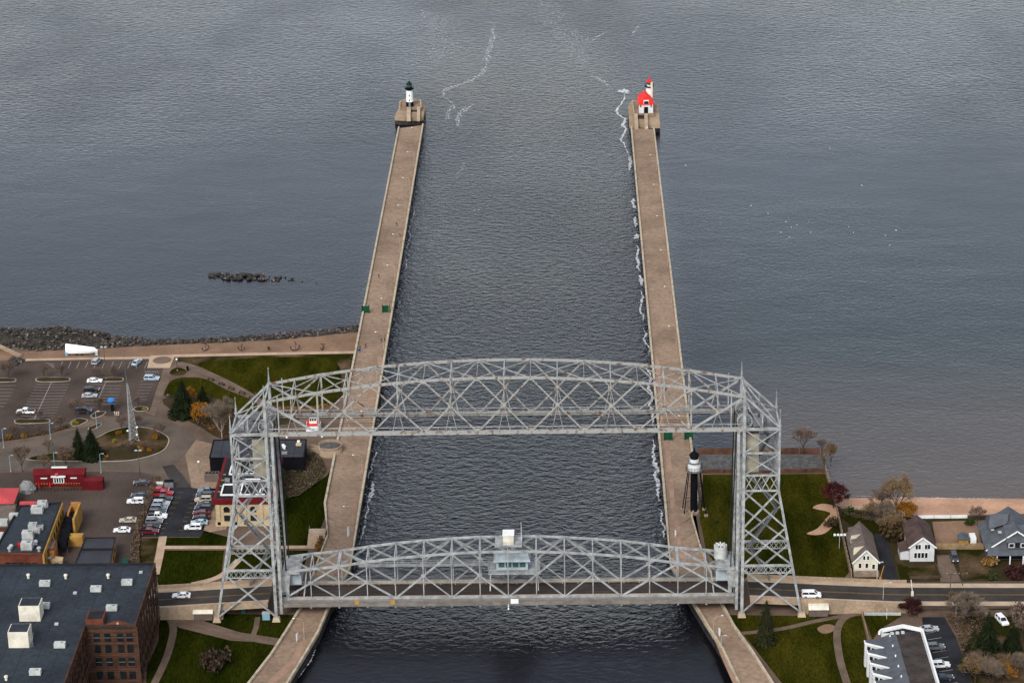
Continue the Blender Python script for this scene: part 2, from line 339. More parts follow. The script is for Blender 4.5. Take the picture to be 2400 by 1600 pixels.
bed([(60, 1076), (163, 1054), (230, 1023), (263, 1008), (306, 1000), (357, 1005), (393, 1023), (395, 1041), (378, 1059), (332, 1074), (281, 1081), (179, 1081)], 'grass_worn')
flat('island_soil', [(240, 1055), (300, 1040), (350, 1048), (370, 1056), (330, 1070), (250, 1077), (120, 1077)], 2.2, 'soil', sm=3)
for px in ([(-40, 890), (-20, 886), (30, 887), (38, 891), (30, 895), (-30, 896)], [(83, 890), (95, 885), (155, 885), (165, 889), (155, 894), (95, 895)], [(212, 891), (225, 886), (280, 885), (290, 889), (280, 894), (225, 894)],
           [(33, 987), (45, 983), (105, 982), (118, 986), (108, 991), (45, 993)], [(312, 958), (322, 953), (340, 953), (348, 958), (342, 963), (320, 964)], [(165, 990), (180, 981), (200, 982), (205, 987), (185, 997), (170, 998)], [(206, 1003), (225, 994), (238, 993), (236, 998), (215, 1008)], [(212, 975), (225, 966), (248, 965), (240, 974), (220, 980)]):
    bed(px, 'soil', .3)
path_px('hedge_bed', [(0, 1032), (60, 1023), (110, 1014), (160, 1000)], 2.05, 1.6, 'soil', sm=3)
path_px('footpath', [(-40, 1040), (40, 1034), (120, 1018), (190, 998), (250, 975)], 2.045, 2.4, 'paver', sm=3)
# paint on the lot
mb = MB()
def line(a, b_, w=.16, z=2.045):
    A, B = ribbon([G(*a, z), G(*b_, z)], w); mb.strip(B, A)
ZA = lambda x, y: (x/3.92, 740+y/3.92)
for k in range(13):
    t = k/12; line(ZA(330-160*t, 630+310*t), ZA(465-155*t, 630+325*t)); line(ZA(465-155*t, 630+325*t), ZA(640-150*t, 630+310*t))
line(ZA(472, 612), ZA(310, 958), .2)
for k in range(7):
    t = k/6; line(ZA(960-70*t, 640+170*t), ZA(1120-60*t, 640+170*t)); line(ZA(820-90*t, 630+210*t), ZA(950-80*t, 630+210*t))
line(ZA(970, 610), ZA(900, 772), .2)
for k in range(7): line(ZA(1290-8*k, 600+28*k), ZA(1420-12*k, 600+28*k))
for k in range(11): line(ZA(575+78*k, 420), ZA(548+78*k, 482))
for k in range(7): line(ZA(-40, 640+32*k), ZA(150-18*k, 640+32*k))
for k in range(5): line(ZA(420+14*k, 432+9*k), ZA(500, 440+9*k))
for k in range(6): line(ZA(1330+22*k, 505), ZA(1345+22*k, 522))
mb.build('parking_marks', 'paint_white', lot)
flat('dark_lane', [(408, 1142), (449, 1142), (430, 1115), (407, 1088), (380, 1092)], 2.055, 'asphalt')
back = flat('restaurant_lot', [(-60, 1108), (240, 1104), (330, 1106), (368, 1118), (362, 1140), (330, 1235), (312, 1330), (-60, 1345)], 2.037, 'asphalt_old')
dl = flat('museum_lot', [(362, 1141), (408, 1141), (449, 1142), (480, 1148), (503, 1158), (472, 1257), (326, 1257), (345, 1190)], 2.06, 'asphalt_dark')
flat('museum_forecourt', [(449, 1142), (434, 1066), (459, 1030), (500, 1040), (560, 1040), (560, 1100), (530, 1240), (470, 1250), (503, 1158), (478, 1147)], 2.05, 'deck')
mb = MB()
for k in range(9): line((385-6*k+30, 1153+12*k), (400-6*k+30, 1153.4+12*k), .14, 2.075); line((452-4*k, 1158+10.5*k), (464-4*k, 1158.4+10.5*k), .14, 2.075)
mb.build('parking_marks', 'paint_yellow', dl)
# lawns by the north approach
for px, m_ in (([(374, 1289), (525, 1289), (519, 1341), (480, 1362), (446, 1370), (372, 1376), (366, 1335)], 'grass_dark'), ([(391, 1259), (467, 1259), (473, 1241), (535, 1258), (528, 1277), (386, 1277)], 'grass_dark'),
               ([(316, 1260), (371, 1260), (357, 1330), (312, 1330)], 'grass_worn'), ([(530, 1289), (722, 1289), (712, 1330), (530, 1362)], 'grass_dark'), ([(650, 1170), (700, 1160), (765, 1115), (790, 1078), (801, 1085), (782, 1160), (735, 1278), (655, 1282)], 'grass_dark')):
    flat('lawn', px, 2.05, m_)
path_px('footpath', [(382, 1256), (374, 1300), (364, 1345)], 2.07, 2.2, 'pale_path')
path_px('footpath', [(385, 1282), (560, 1282), (760, 1281)], 2.08, 1.9, 'pale_path')
path_px('footpath', [(450, 1368), (500, 1356), (530, 1340), (560, 1310)], 2.08, 2.0, 'pale_path', sm=3)
flat('lawn', [(372, 1452), (395, 1452), (420, 1470), (540, 1500), (650, 1506), (600, 1570), (560, 1640), (340, 1640), (345, 1560), (372, 1500)], 2.05, 'grass_dark')
flat('lawn', [(480, 1437), (700, 1440), (655, 1495), (560, 1480), (480, 1455)], 2.045, 'grass_dark')
path_px('footpath', [(380, 1446), (408, 1452), (470, 1468), (560, 1492), (655, 1509)], 2.07, 1.7, 'paver', sm=3)
path_px('footpath', [(398, 1448), (406, 1470), (402, 1500), (388, 1545), (362, 1600), (330, 1660)], 2.078, 1.9, 'paver', sm=3)
path_px('footpath', [(604, 1445), (600, 1470), (590, 1497)], 2.074, 1.4, 'paver')
# south side lawns and gardens
flat('lawn', [(1648, 1112), (1934, 1110), (1958, 1190), (1990, 1340), (1980, 1352), (1900, 1352), (1700, 1352), (1655, 1290), (1640, 1215)], 2.05, 'grass')
flat('sandy_track', [(1890, 1250), (1915, 1238), (1935, 1215), (1945, 1200), (1905, 1190), (1925, 1180), (1956, 1186), (1962, 1210), (1950, 1235), (1925, 1252)], 2.06, 'beach_sand', sm=3)
flat('gravel_strip', [(1640, 1066), (1922, 1066), (1930, 1096), (1645, 1098)], 2.05, 'gravel')
flat('lawn', [(1705, 1440), (1870, 1442), (1940, 1440), (2018, 1440), (2055, 1600), (2070, 1660), (1880, 1660), (1770, 1520)], 2.05, 'grass')
flat('lawn', [(2025, 1442), (2115, 1442), (2060, 1475), (2045, 1500)], 2.052, 'grass')
path_px('footpath', [(1731, 1484), (1830, 1473), (1900, 1457), (1975, 1443), (2030, 1436)], 2.07, 1.7, 'paver', sm=3)
path_px('footpath', [(2005, 1437), (1978, 1448), (1964, 1470), (1962, 1500), (1970, 1550), (1985, 1600), (1998, 1650)], 2.078, 1.9, 'paver', sm=3)
flat('worn_turf', [(1915, 1472), (1935, 1462), (1955, 1465), (1952, 1478), (1930, 1484)], 2.07, 'sand', sm=3)
flat('back_gardens', [(1965, 1192), (2144, 1212), (2320, 1208), (2600, 1208), (2600, 1372), (2000, 1362)], 2.04, 'soil')
flat('garden_lawn', [(1972, 1200), (2085, 1215), (2080, 1250), (2040, 1250), (1990, 1228)], 2.06, 'grass_worn', sm=2)
flat('garden_lawn', [(2095, 1290), (2130, 1330), (2205, 1320), (2205, 1358), (2110, 1358)], 2.06, 'grass_worn')
flat('garden_lawn', [(2240, 1285), (2330, 1285), (2325, 1355), (2255, 1358)], 2.06, 'grass_worn')
flat('garden_ground', [(2185, 1222), (2310, 1218), (2310, 1282), (2195, 1282)], 2.055, 'sand')
flat('driveway', [(2050, 1250), (2076, 1250), (2108, 1366), (2072, 1366)], 2.07, 'asphalt_dark')
flat('driveway', [(2195, 1300), (2225, 1300), (2255, 1365), (2205, 1365)], 2.07, 'paver')
alot = flat('apartment_lot', [(2160, 1440), (2208, 1437), (2240, 1490), (2300, 1660), (2200, 1660), (2170, 1520)], 2.06, 'asphalt_dark')
mb = MB()
for k in range(9): line((2170+5.2*k, 1483+15*k), (2201+5.4*k, 1478+15*k), .18, 2.075)
mb.build('parking_marks', 'paint_white', alot)
flat('yard', [(2215, 1440), (2600, 1430), (2600, 1700), (2310, 1700), (2245, 1490)], 2.05, 'grass_worn')

# ------------------------------------------------------------------ bridge street
def zr(x):
    P = [(-400, 3.0), (-150, 3.2), (-90, 4.6), (-62, 6.2), (62, 6.2), (100, 4.0), (132, 3.6), (400, 3.2)]
    for (a, b_), (c_, d) in zip(P, P[1:]):
        if x <= c_: return b_+(d-b_)*(x-a)/(c_-a)
    return 3.2
def rx(x0, x1):
    B_ = [x for x in (-150, -90, -62, 62, 100, 132) if min(x0, x1)+.01 < x < max(x0, x1)-.01]
    return sorted([x0, x1]+B_, reverse=x1 < x0)
def roadstrip(x0, x1, y0, y1, dz, mat_, name, par=None, n=14):
    xs_ = rx(x0, x1); mb = MB()
    mb.strip([(x, y0, zr(x)+dz) for x in xs_], [(x, y1, zr(x)+dz) for x in xs_]); return mb.build(name, mat_, par)
def slabstrip(x0, x1, y0, y1, za, zb, mat_, name, par=None, n=14, base=None):
    mb = MB(); xs_ = rx(x0, x1)
    lo = lambda x: base if base is not None else zr(x)+za
    a = [(x, y0, lo(x)) for x in xs_]; b_ = [(x, y0, zr(x)+zb) for x in xs_]; c_ = [(x, y1, zr(x)+zb) for x in xs_]; d = [(x, y1, lo(x)) for x in xs_]
    mb.strip(a, b_); mb.strip(b_, c_); mb.strip(c_, d); mb.strip(d, a)
    for x in (x0, x1): mb.add([(x, y0, lo(x)), (x, y1, lo(x)), (x, y1, zr(x)+zb), (x, y0, zr(x)+zb)], [(0, 1, 2, 3)])
    return mb.build(name, mat_, par)
for sgn, x0, x1, side in ((-1, -62.2, -260, 'north'), (1, 62.2, 330, 'south')):
    a = tag(roadstrip(x0, x1, -3.9, 3.9, .02, 'asphalt', 'bridge_road'), kind='structure')
    roadstrip(x0, x1, -.22, -.10, .032, 'paint_yellow', 'centre_line', a); roadstrip(x0, x1, .10, .22, .032, 'paint_yellow', 'centre_line', a)
    e = -74 if sgn < 0 else 75; xe = -260 if sgn < 0 else 104
    r_ = thing('approach_ramp', 'concrete ramp with solid parapet walls carrying the road at the %s tower' % ('left' if sgn < 0 else 'right'), 'ramp', (sgn*90, 0, 2))
    slabstrip(e, x1, -6.4, 6.4, 0, -.02, 'conc', 'ramp_body', r_, base=1.5); slabstrip(x0, e, -6.4, 6.4, -.9, -.02, 'conc', 'bridge_slab', r_)
    slabstrip(x0, x1, 3.9, 6.1, -.01, .15, 'conc_light', 'sidewalk', r_); slabstrip(x0, x1, -6.1, -3.9, -.01, .15, 'conc_light', 'sidewalk', r_)
    k0 = x0; n = max(1, int(abs(xe-x0)/9))
    for s_ in (-1, 1):
        for k in range(n):
            xa = x0+(xe-x0)*k/n; xb = x0+(xe-x0)*(k+1)/n-sgn*.06
            slabstrip(xa, xb, s_*6.1, s_*6.45, -.3, 1.0, 'conc', 'parapet', r_, n=2)
tag(roadstrip(106, 330, 3.9, 7.2, .05, 'asphalt_old', 'parking_lane'), kind='structure'); tag(roadstrip(106, 330, -7.6, -3.9, .05, 'asphalt_old', 'parking_lane'), kind='structure')
mb = MB(); mb.box((230, 0, 2.45), (250, 17.5, 1.2)); tag(mb.build('road_bank', 'ground'), kind='structure')

# ------------------------------------------------------------------ piers
def pier(name, label, inner, outer, seg=8., lampside=0):
    "inner = canal edge, outer = other edge, far to near, matched stations; deck slabs, parapet blocks, quay wall"
    t = thing(name, label, 'pier', (inner[0].x, inner[0].y, 0)); mbq = MB()
    def at(q, z): return Vector((q.x, q.y, z))
    st = []
    for (a, c_), (b_, d) in zip(zip(inner, outer), zip(inner[1:], outer[1:])):
        k = max(1, round((b_-a).length/seg))
        st += [(a.lerp(b_, i/k), c_.lerp(d, i/k)) for i in range(k)]
    st.append((inner[-1], outer[-1]))
    for i in range(len(st)-1):
        (a, c_), (b_, d) = st[i], st[i+1]
        mbq.add([at(a, -2), at(a, 2.5), at(b_, 2.5), at(b_, -2)], [(0, 1, 2, 3)]); mbq.add([at(c_, -2), at(c_, 2.5), at(d, 2.5), at(d, -2)], [(3, 2, 1, 0)])
        mbq.add([at(a, 2.4), at(c_, 2.4), at(d, 2.4), at(b_, 2.4)], [(0, 1, 2, 3)])
        j = .012; aa, cc, bb, dd = a.lerp(b_, j), c_.lerp(d, j), b_.lerp(a, j), d.lerp(c_, j)
        u = (cc-aa).normalized(); mb = MB(); h = random.uniform(-.012, .012)
        mb.prism([(q.x, q.y) for q in (aa+u*.62, cc-u*.62, dd-u*.62, bb+u*.62)], 2.35, 2.62+h); mb.build('deck_slab', 'deck', t)
        for e0, e1, s_ in ((aa, bb, 1), (cc, dd, -1)):
            mb = MB(); mb.prism([(q.x, q.y) for q in (e0-u*s_*.08, e0+u*s_*.55, e1+u*s_*.55, e1-u*s_*.08)], 2.3, 3.35+h*2); mb.build('parapet_block', 'parapet', t)
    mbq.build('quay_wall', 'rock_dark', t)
    return t, st
P3 = lambda px: [G(x, y, 3.4) for x, y in px]
Li = [Vector((-42.9, y, 3.4)) for y in (421, 150, 60, 20)] + P3([(772, 1418), (747, 1477.6), (716, 1530), (673, 1600), (610, 1700)])
Lo = [Vector((-53.1, y, 3.4)) for y in (417, 150)] + [Vector((-53.4, 60, 3.4)), G(767, 1250, 3.4)] + P3([(703, 1420), (667, 1477), (633, 1530), (578, 1600), (490, 1700)])
Ri = [Vector((42.7, y, 3.4)) for y in (413, 150, 60, 40, 20)] + P3([(1626, 1412), (1654, 1458), (1690, 1514), (1731, 1600), (1785, 1700)])
Ro = [Vector((52.3, y, 3.4)) for y in (411, 150, 60)] + [G(1622, 1206, 3.4), G(1640, 1270, 3.4)] + P3([(1692, 1408), (1724, 1466), (1762, 1518), (1815, 1600), (1882, 1700)])
pierL, stL = pier('pier', 'long concrete pier ending at the black and white lighthouse', Li, Lo)
pierR, stR = pier('pier', 'long concrete pier ending at the red roofed lighthouse', Ri, Ro)
# tan repair patches of the deck
for par, pts in ((pierL, [[(884, 836), (897, 838), (895, 860), (888, 870), (886, 850)], [(866, 905), (882, 900), (884, 925), (872, 930), (880, 945), (866, 950)], [(828, 1175), (838, 1180), (830, 1240), (822, 1235)], [(705, 1505), (722, 1500), (690, 1560), (640, 1600), (625, 1600), (680, 1545)]]),
                 (pierR, [[(1580, 1215), (1591, 1215), (1596, 1275), (1610, 1300), (1603, 1330), (1590, 1290)], [(1661, 1450), (1690, 1520), (1730, 1590), (1765, 1640), (1740, 1640), (1700, 1560), (1668, 1480)], [(1556, 1025), (1567, 1030), (1575, 1100), (1582, 1190), (1573, 1190), (1562, 1090)], [(1535, 850), (1545, 850), (1556, 1000), (1549, 1000)]])):
    for q in pts:
        o = MB().sheet([G(x, y, 2.655) for x, y in smooth_px(q, 3)]).build('repair_patch', 'deck_patch', par)
# pier heads
def pier_head(label, low, up, ramps, stair, walls):
    t = thing('breakwater_end', label, 'pier head', (G(*low[0], 3.6).x, G(*low[0], 3.6).y, 0))
    X = lambda px, z: [(G(x, y, z).x, G(x, y, z).y) for x, y in px]
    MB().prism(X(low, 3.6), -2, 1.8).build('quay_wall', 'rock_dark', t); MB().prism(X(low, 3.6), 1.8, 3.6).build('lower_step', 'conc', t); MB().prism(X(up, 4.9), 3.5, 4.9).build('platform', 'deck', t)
    for r_ in ramps: MB().prism(X(r_, 5.0), 2.5, 5.0).build('side_wall', 'conc_light', t)
    for k in range(6):
        a, b_, c_, d = [Vector((*q, 0)) for q in X(stair, 3.6)]; f0, f1 = k/6, (k+1)/6
        MB().prism([(q.x, q.y) for q in (a.lerp(d, f0), b_.lerp(c_, f0), b_.lerp(c_, f1), a.lerp(d, f1))], 2.4, 2.85+.36*k).build('stair_step', 'rock_dark', t)
    mb = MB()
    for a, b_ in zip(walls, walls[1:]): mb.beam(G(*a, 5.2), G(*b_, 5.2), .5, .9)
    mb.build('parapet', 'conc_light', t); return t
pier_head('stepped concrete pier head under the black and white lighthouse', [(925, 273), (936, 250), (940, 236), (985, 235), (997, 251), (992, 273), (978, 274), (944, 274)],
          [(938, 253), (939, 240), (951, 236), (985, 237), (987, 253)], [[(953, 271), (962, 271), (963, 249), (954, 249)], [(977, 271), (984, 271), (985, 251), (978, 249)]], [(963, 272), (977, 272), (977, 253), (963, 253)], [(937, 252), (938, 239), (952, 235), (985, 236), (987, 250)])
pier_head('stepped concrete pier head under the red roofed lighthouse', [(1472, 249), (1482, 234), (1533, 236), (1543, 250), (1547, 291), (1529, 291), (1475, 290)],
          [(1486, 266), (1482, 236), (1530, 236), (1534, 268)], [[(1488, 290), (1496, 290), (1494, 266), (1486, 266)], [(1511, 290), (1519, 290), (1518, 266), (1510, 266)]], [(1496, 290), (1511, 290), (1510, 268), (1495, 268)], [(1486, 265), (1482, 237)])
# ------------------------------------------------------------------ the lift bridge
LEG = lambda s, z, near: Vector((0, 0, 0))
YT, YB = 5.85, 7.3
def ty(z): return YT + (YB-YT)*max(0, min(1, (54-z)/52))
def ox(z): return 68.9 if z >= 37.2 else 68.9 + (75.2-68.9)*(37.2-z)/35.0
LV = [54, 47.5, 41.4, 37.2, 26.9, 16.4, 2.9]
def lattice(mb, a, b_, depth, n, w=.12, up=Vector((0, 0, 1))):
    "two flanges with zigzag lacing between"
    a = Vector(a); b_ = Vector(b_); u = up*depth/2
    mb.beam(a+u, b_+u, .3, .22); mb.beam(a-u, b_-u, .3, .22)
    for k in range(n): p_ = a.lerp(b_, k/n); q = a.lerp(b_, (k+1)/n); mb.beam(p_+u, q-u, w); mb.beam(p_-u, q+u, w)
def tower(s):
    side = 'left' if s < 0 else 'right'
    t = thing('bridge_tower', 'grey steel lattice tower of the lift bridge on the %s bank' % side, 'tower', (s*66, 0, 2))
    for n in (-1, 1):
        near = 'near' if n < 0 else 'far'; P = lambda x, z: Vector((s*x, n*ty(z), z))
        MB().beam(P(60, 2.6), P(60, 63), .75, .7).build('inner_leg', 'steel', t)
        o = MB(); o.beam(P(75.2, 2.6), P(68.9, 37.2), .6, .6); o.beam(P(68.9, 37.0), P(68.9, 54.6), .5, .5); o.build('outer_leg', 'steel', t)
        for x in (60, 75.4):
            q = P(x, 2.6); MB().box((q.x, q.y, 2.35), (2.4, 2.2, 1.5), tp=.62).build('footing', 'conc_light', t)
        # face bracing
        for i, (za, zb) in enumerate(zip(LV, LV[1:])):
            if i == 2: continue
            wd = .26 if i < 2 else .38
            zt, zl = (za-.3, zb+.3) if zb > 3 else (za-1.2, 3.4)
            MB().beam(P(60.3, zt), P(ox(zl)-.2, zl), wd).build('diagonal_brace', 'steel', t); MB().beam(P(ox(zt)-.2, zt), P(60.3, zl), wd).build('diagonal_brace', 'steel', t)
        for z, w in ((54, .75), (47.5, .45), (41.4, .45), (37.2, .42), (16.4, .5)): MB().beam(P(60, z), P(ox(z), z), .4, w).build('horizontal_strut', 'steel', t)
        mb = MB()                                                    # portal lacing between the two mid struts
        for k in range(4):
            xa = 60.3+8.4*k/4; xb = 60.3+8.4*(k+1)/4; mb.beam(P(xa, 37.3), P(xb, 41.3), .2); mb.beam(P(xa, 41.3), P(xb, 37.3), .2)
        mb.build('portal_lacing', 'steel', t)
        mb = MB(); lattice(mb, P(60.4, 15.2), P(ox(15.2), 15.2), 1.9, 10); mb.build('lattice_girder', 'steel', t)
        # guide rail and rope bundle on the canal face
        MB().beam(P(58.6, 4), P(58.6, 53.5), .7, .5).build('guide_rail', 'steel', t)
        mb = MB()
        for k in range(32): z = 5.5+1.5*k; mb.beam(P(58.6, z), P(60, z+.75), .12)
        mb.build('guide_lacing', 'steel_dark', t)
        # raking end members from the outer leg up to the truss corner, finials
        mb = MB(); mb.beam(P(60, 62.9)+Vector((0, .3, 0)), P(68.9, 54.4)+Vector((0, .3, 0)), .3); mb.beam(P(60, 62.9)-Vector((0, .3, 0)), P(68.9, 54.4)-Vector((0, .3, 0)), .3); mb.build('raking_member', 'steel', t)
        MB().beam(P(64.5, 58.6), P(64.5, 54), .3).build('post', 'steel', t); MB().beam(P(64.5, 54), P(60, 61.5), .28).build('diagonal_brace', 'steel', t)
        for x, z, h in ((60, 63.0, 4.6), (68.9, 54.6, 5.0)):
            q = P(x, z); mb = MB(); mb.lathe([(.42, 0), (.46, .35), (.30, .4), (.07, h*.8), (.07, h*.82), (.17, h*.85), (.17, h*.88), (.05, h*.9), (.03, h)], q, 6); mb.build('finial', 'steel', t)
        # sheave with its hood
        cx, cz, yy = s*60.2, 55.4, n*3.9; mb = MB()
        for k in range(18):
            a0, a1 = 2*math.pi*k/18, 2*math.pi*(k+1)/18; e = lambda a, r, y: (cx+r*math.cos(a), y, cz+r*math.sin(a))
            mb.add([e(a0, 2.0, yy-.5), e(a1, 2.0, yy-.5), e(a1, 2.0, yy+.5), e(a0, 2.0, yy+.5), e(a0, 1.7, yy-.5), e(a1, 1.7, yy-.5), e(a1, 1.7, yy+.5), e(a0, 1.7, yy+.5)], [(0, 3, 2, 1), (4, 5, 6, 7), (0, 1, 5, 4), (3, 7, 6, 2)])
        for k in range(6): a0 = math.pi*k/6; mb.beam((cx-1.8*math.cos(a0), yy, cz-1.8*math.sin(a0)), (cx+1.8*math.cos(a0), yy, cz+1.8*math.sin(a0)), .16)
        mb.build('sheave', 'steel', t)
        MB().box((s*63.6, n*3.6, 55.0), (2.6, 2.2, 1.5)).build('machine_box', 'steel_dark', t)
    # cross members between near and far faces
    C = lambda x, y, z: Vector((s*x, y*ty(z), z))
    for z in (54, 47.5, 41.4, 37.2, 26.9, 16.4):
        for x in (60, ox(z)): MB().beam(C(x, -1, z), C(x, 1, z), .4, .55).build('cross_strut', 'steel', t)
    for za, zb in zip(LV[:-1], LV[1:-1]):
        for f in (lambda z: 60, ox):
            if f(50) == 60 and za < 27: continue
            MB().beam(C(f(za), -1, za), C(f(zb), 1, zb), .32).build('cross_brace', 'steel', t); MB().beam(C(f(za), 1, za), C(f(zb), -1, zb), .32).build('cross_brace', 'steel', t)
    MB().beam(C(60, -1, 62.8), C(60, 1, 62.8), .4).build('cross_strut', 'steel', t)
    MB().beam(C(60, -1, 62.6), C(68.9, 1, 54.5), .26).build('cross_brace', 'steel', t); MB().beam(C(60, 1, 62.6), C(68.9, -1, 54.5), .26).build('cross_brace', 'steel', t)
    # platform with machinery, counterweight, stairs
    mb = MB(); mb.box((s*64.6, 0, 53.4), (8.2, 10.4, .25)); mb.build('platform', 'steel_dark', t)
    for k in range(4): MB().box((s*(61.8+1.6*k), random.uniform(-3, 3), 54.2), (1.1, 1.4, 1.2+.4*(k % 2))).build('machine_box', 'steel', t)
    MB().box((s*62.3, 0, 46.7), (3.2, 8.6, 10.5)).build('counterweight', 'counterweight', t)
    mb = MB()
    for y in (-2.6, -1.6, 1.6, 2.6): mb.tube((s*62.2, y, 51.8), (s*61.6, y*1.3, 55.4), .1, n=5)
    mb.build('counterweight_rope', 'cable', t)
    zz = [(68, 5, 6.2), (62.5, 5, 16), (69.5, 4.8, 26.5), (62.2, 4.8, 37), (67.2, 4.8, 46.8), (62.4, 4.8, 53.6)]
    for a, b_ in zip(zz, zz[1:]):
        mb = MB(); A = Vector((s*a[0], a[1], a[2])); B_ = Vector((s*b_[0], b_[1], b_[2]))
        for yy in (-.5, .5): mb.beam(A+Vector((0, yy, 0)), B_+Vector((0, yy, 0)), .12, .3); mb.beam(A+Vector((0, yy, 1)), B_+Vector((0, yy, 1)), .1)
        n = int((B_-A).length/.6)
        for k in range(n): q = A.lerp(B_, k/n); mb.box(q, (.35, 1.0, .06))
        mb.build('stair_flight', 'steel_dark', t)
    return t
towers = [tower(-1), tower(1)]
# ropes hang between tower head and lift span: they are the span's own
ZT = [62.8, 65.2, 67.0, 68.15, 68.7, 68.7, 68.15, 67.0, 65.2, 62.8]
def overhead():
    t = thing('overhead_truss', 'rust streaked pale arched steel truss joining the tops of the two towers', 'bridge truss', (0, 0, 54))
    X = lambda k: -60+120/9*k
    zt = lambda u: ZT[int(u)]+(ZT[min(9, int(u)+1)]-ZT[int(u)])*(u-int(u))
    for n in (-1, 1):
        y = n*YT; T = lambda k: Vector((X(k), y, zt(k))); Bt = lambda k: Vector((X(k), y, 54.0))
        for k in range(9):
            MB().beam(T(k)+Vector((.1, 0, 0)), T(k+1), .55, .58).build('top_chord', 'steel_rust', t)
            MB().beam(Bt(k)+Vector((.1, 0, 0)), Bt(k+1), .7, .95).build('bottom_chord', 'steel_rust', t)
            mid = Vector((X(k+.5), y, (zt(k+.5)+54)/2))
            if k not in (0, 8):
                MB().beam(T(k), Bt(k+1), .33, .33).build('diagonal', 'steel_rust', t); MB().beam(T(k+1), Bt(k), .33, .33).build('diagonal', 'steel_rust', t)
            elif k == 0: MB().beam(T(0), Bt(1), .45).build('diagonal', 'steel', t); MB().beam(T(1), mid, .38).build('diagonal', 'steel_rust', t)
            else: MB().beam(T(9), Bt(8), .45).build('diagonal', 'steel', t); MB().beam(T(8), mid, .38).build('diagonal', 'steel_rust', t)
            MB().beam((mid.x, y, zt(k+.5)), mid, .2).build('hanger', 'steel_rust', t)
            mb = MB()
            for dx in (-1.4, 1.4): mb.beam(mid, (mid.x+dx, y, 54.4), .13)
            mb.build('thin_hanger', 'steel_rust', t)
        for k in range(9): MB().box((X(k+.5), y, (zt(k+.5)+54)/2), (1.0, .42, .9)).build('gusset_plate', 'steel_rust', t)
        for k in range(10): MB().box((X(k), y, zt(k)-.3), (1.3, .45, .8)).build('gusset_plate', 'steel', t); MB().box((X(k), y, 54.5), (1.3, .5, .9)).build('gusset_plate', 'steel_rust', t)
        for k in (1, 8): MB().beam(T(k), Bt(k), .42).build('post', 'steel_rust', t)
        for k in (.25, 8.75): MB().beam((X(k), y, zt(k)+.9), (X(k), y, 54), .3).build('post', 'steel', t)
        mb = MB(); mb.beam((-59.5, y+.2, 55.35), (59.5, y+.2, 55.35), .17, .17)
        for k in range(40): x = -59+118*k/39; mb.beam((x, y+.2, 54.4), (x, y+.2, 55.3), .07)
        mb.build('handrail', 'steel', t)
    for k in range(10):
        if k not in (0, 9): MB().beam((X(k), -YT, zt(k)), (X(k), YT, zt(k)), .12).build('tie', 'steel_rust', t)
    for k in range(9):
        c = Vector((X(k+.5), 0, zt(k+.5)))
        MB().beam((c.x, -YT, c.z), (c.x, YT, c.z), .26).build('lateral_strut', 'steel', t)
        for a in ((k, -1), (k, 1), (k+1, -1), (k+1, 1)):
            MB().beam((X(a[0]), a[1]*YT, zt(a[0])), c, .2).build('lateral_brace', 'steel_rust' if random.random() < .45 else 'steel', t)
        mz = (zt(k+.5)+54)/2
        mb = MB()
        for s_ in (-1, 1): mb.beam((c.x, s_*YT, mz+.2), (c.x, -s_*YT*.1, c.z-.2), .16); mb.beam((c.x, s_*YT, mz), (c.x-1.5, s_*YT*.2, 56), .12); mb.beam((c.x, s_*YT, mz), (c.x+1.5, s_*YT*.2, 56), .12)
        mb.build('sway_brace', 'steel_rust', t)
    mb = MB()
    for y, z in ((-2.2, 54.6), (-1.6, 54.9), (2.0, 54.8), (2.6, 55.2)): mb.tube((-60, y, z), (60, y, z), .06, n=4)
    mb.build('operating_rope', 'cable', t)
overhead()

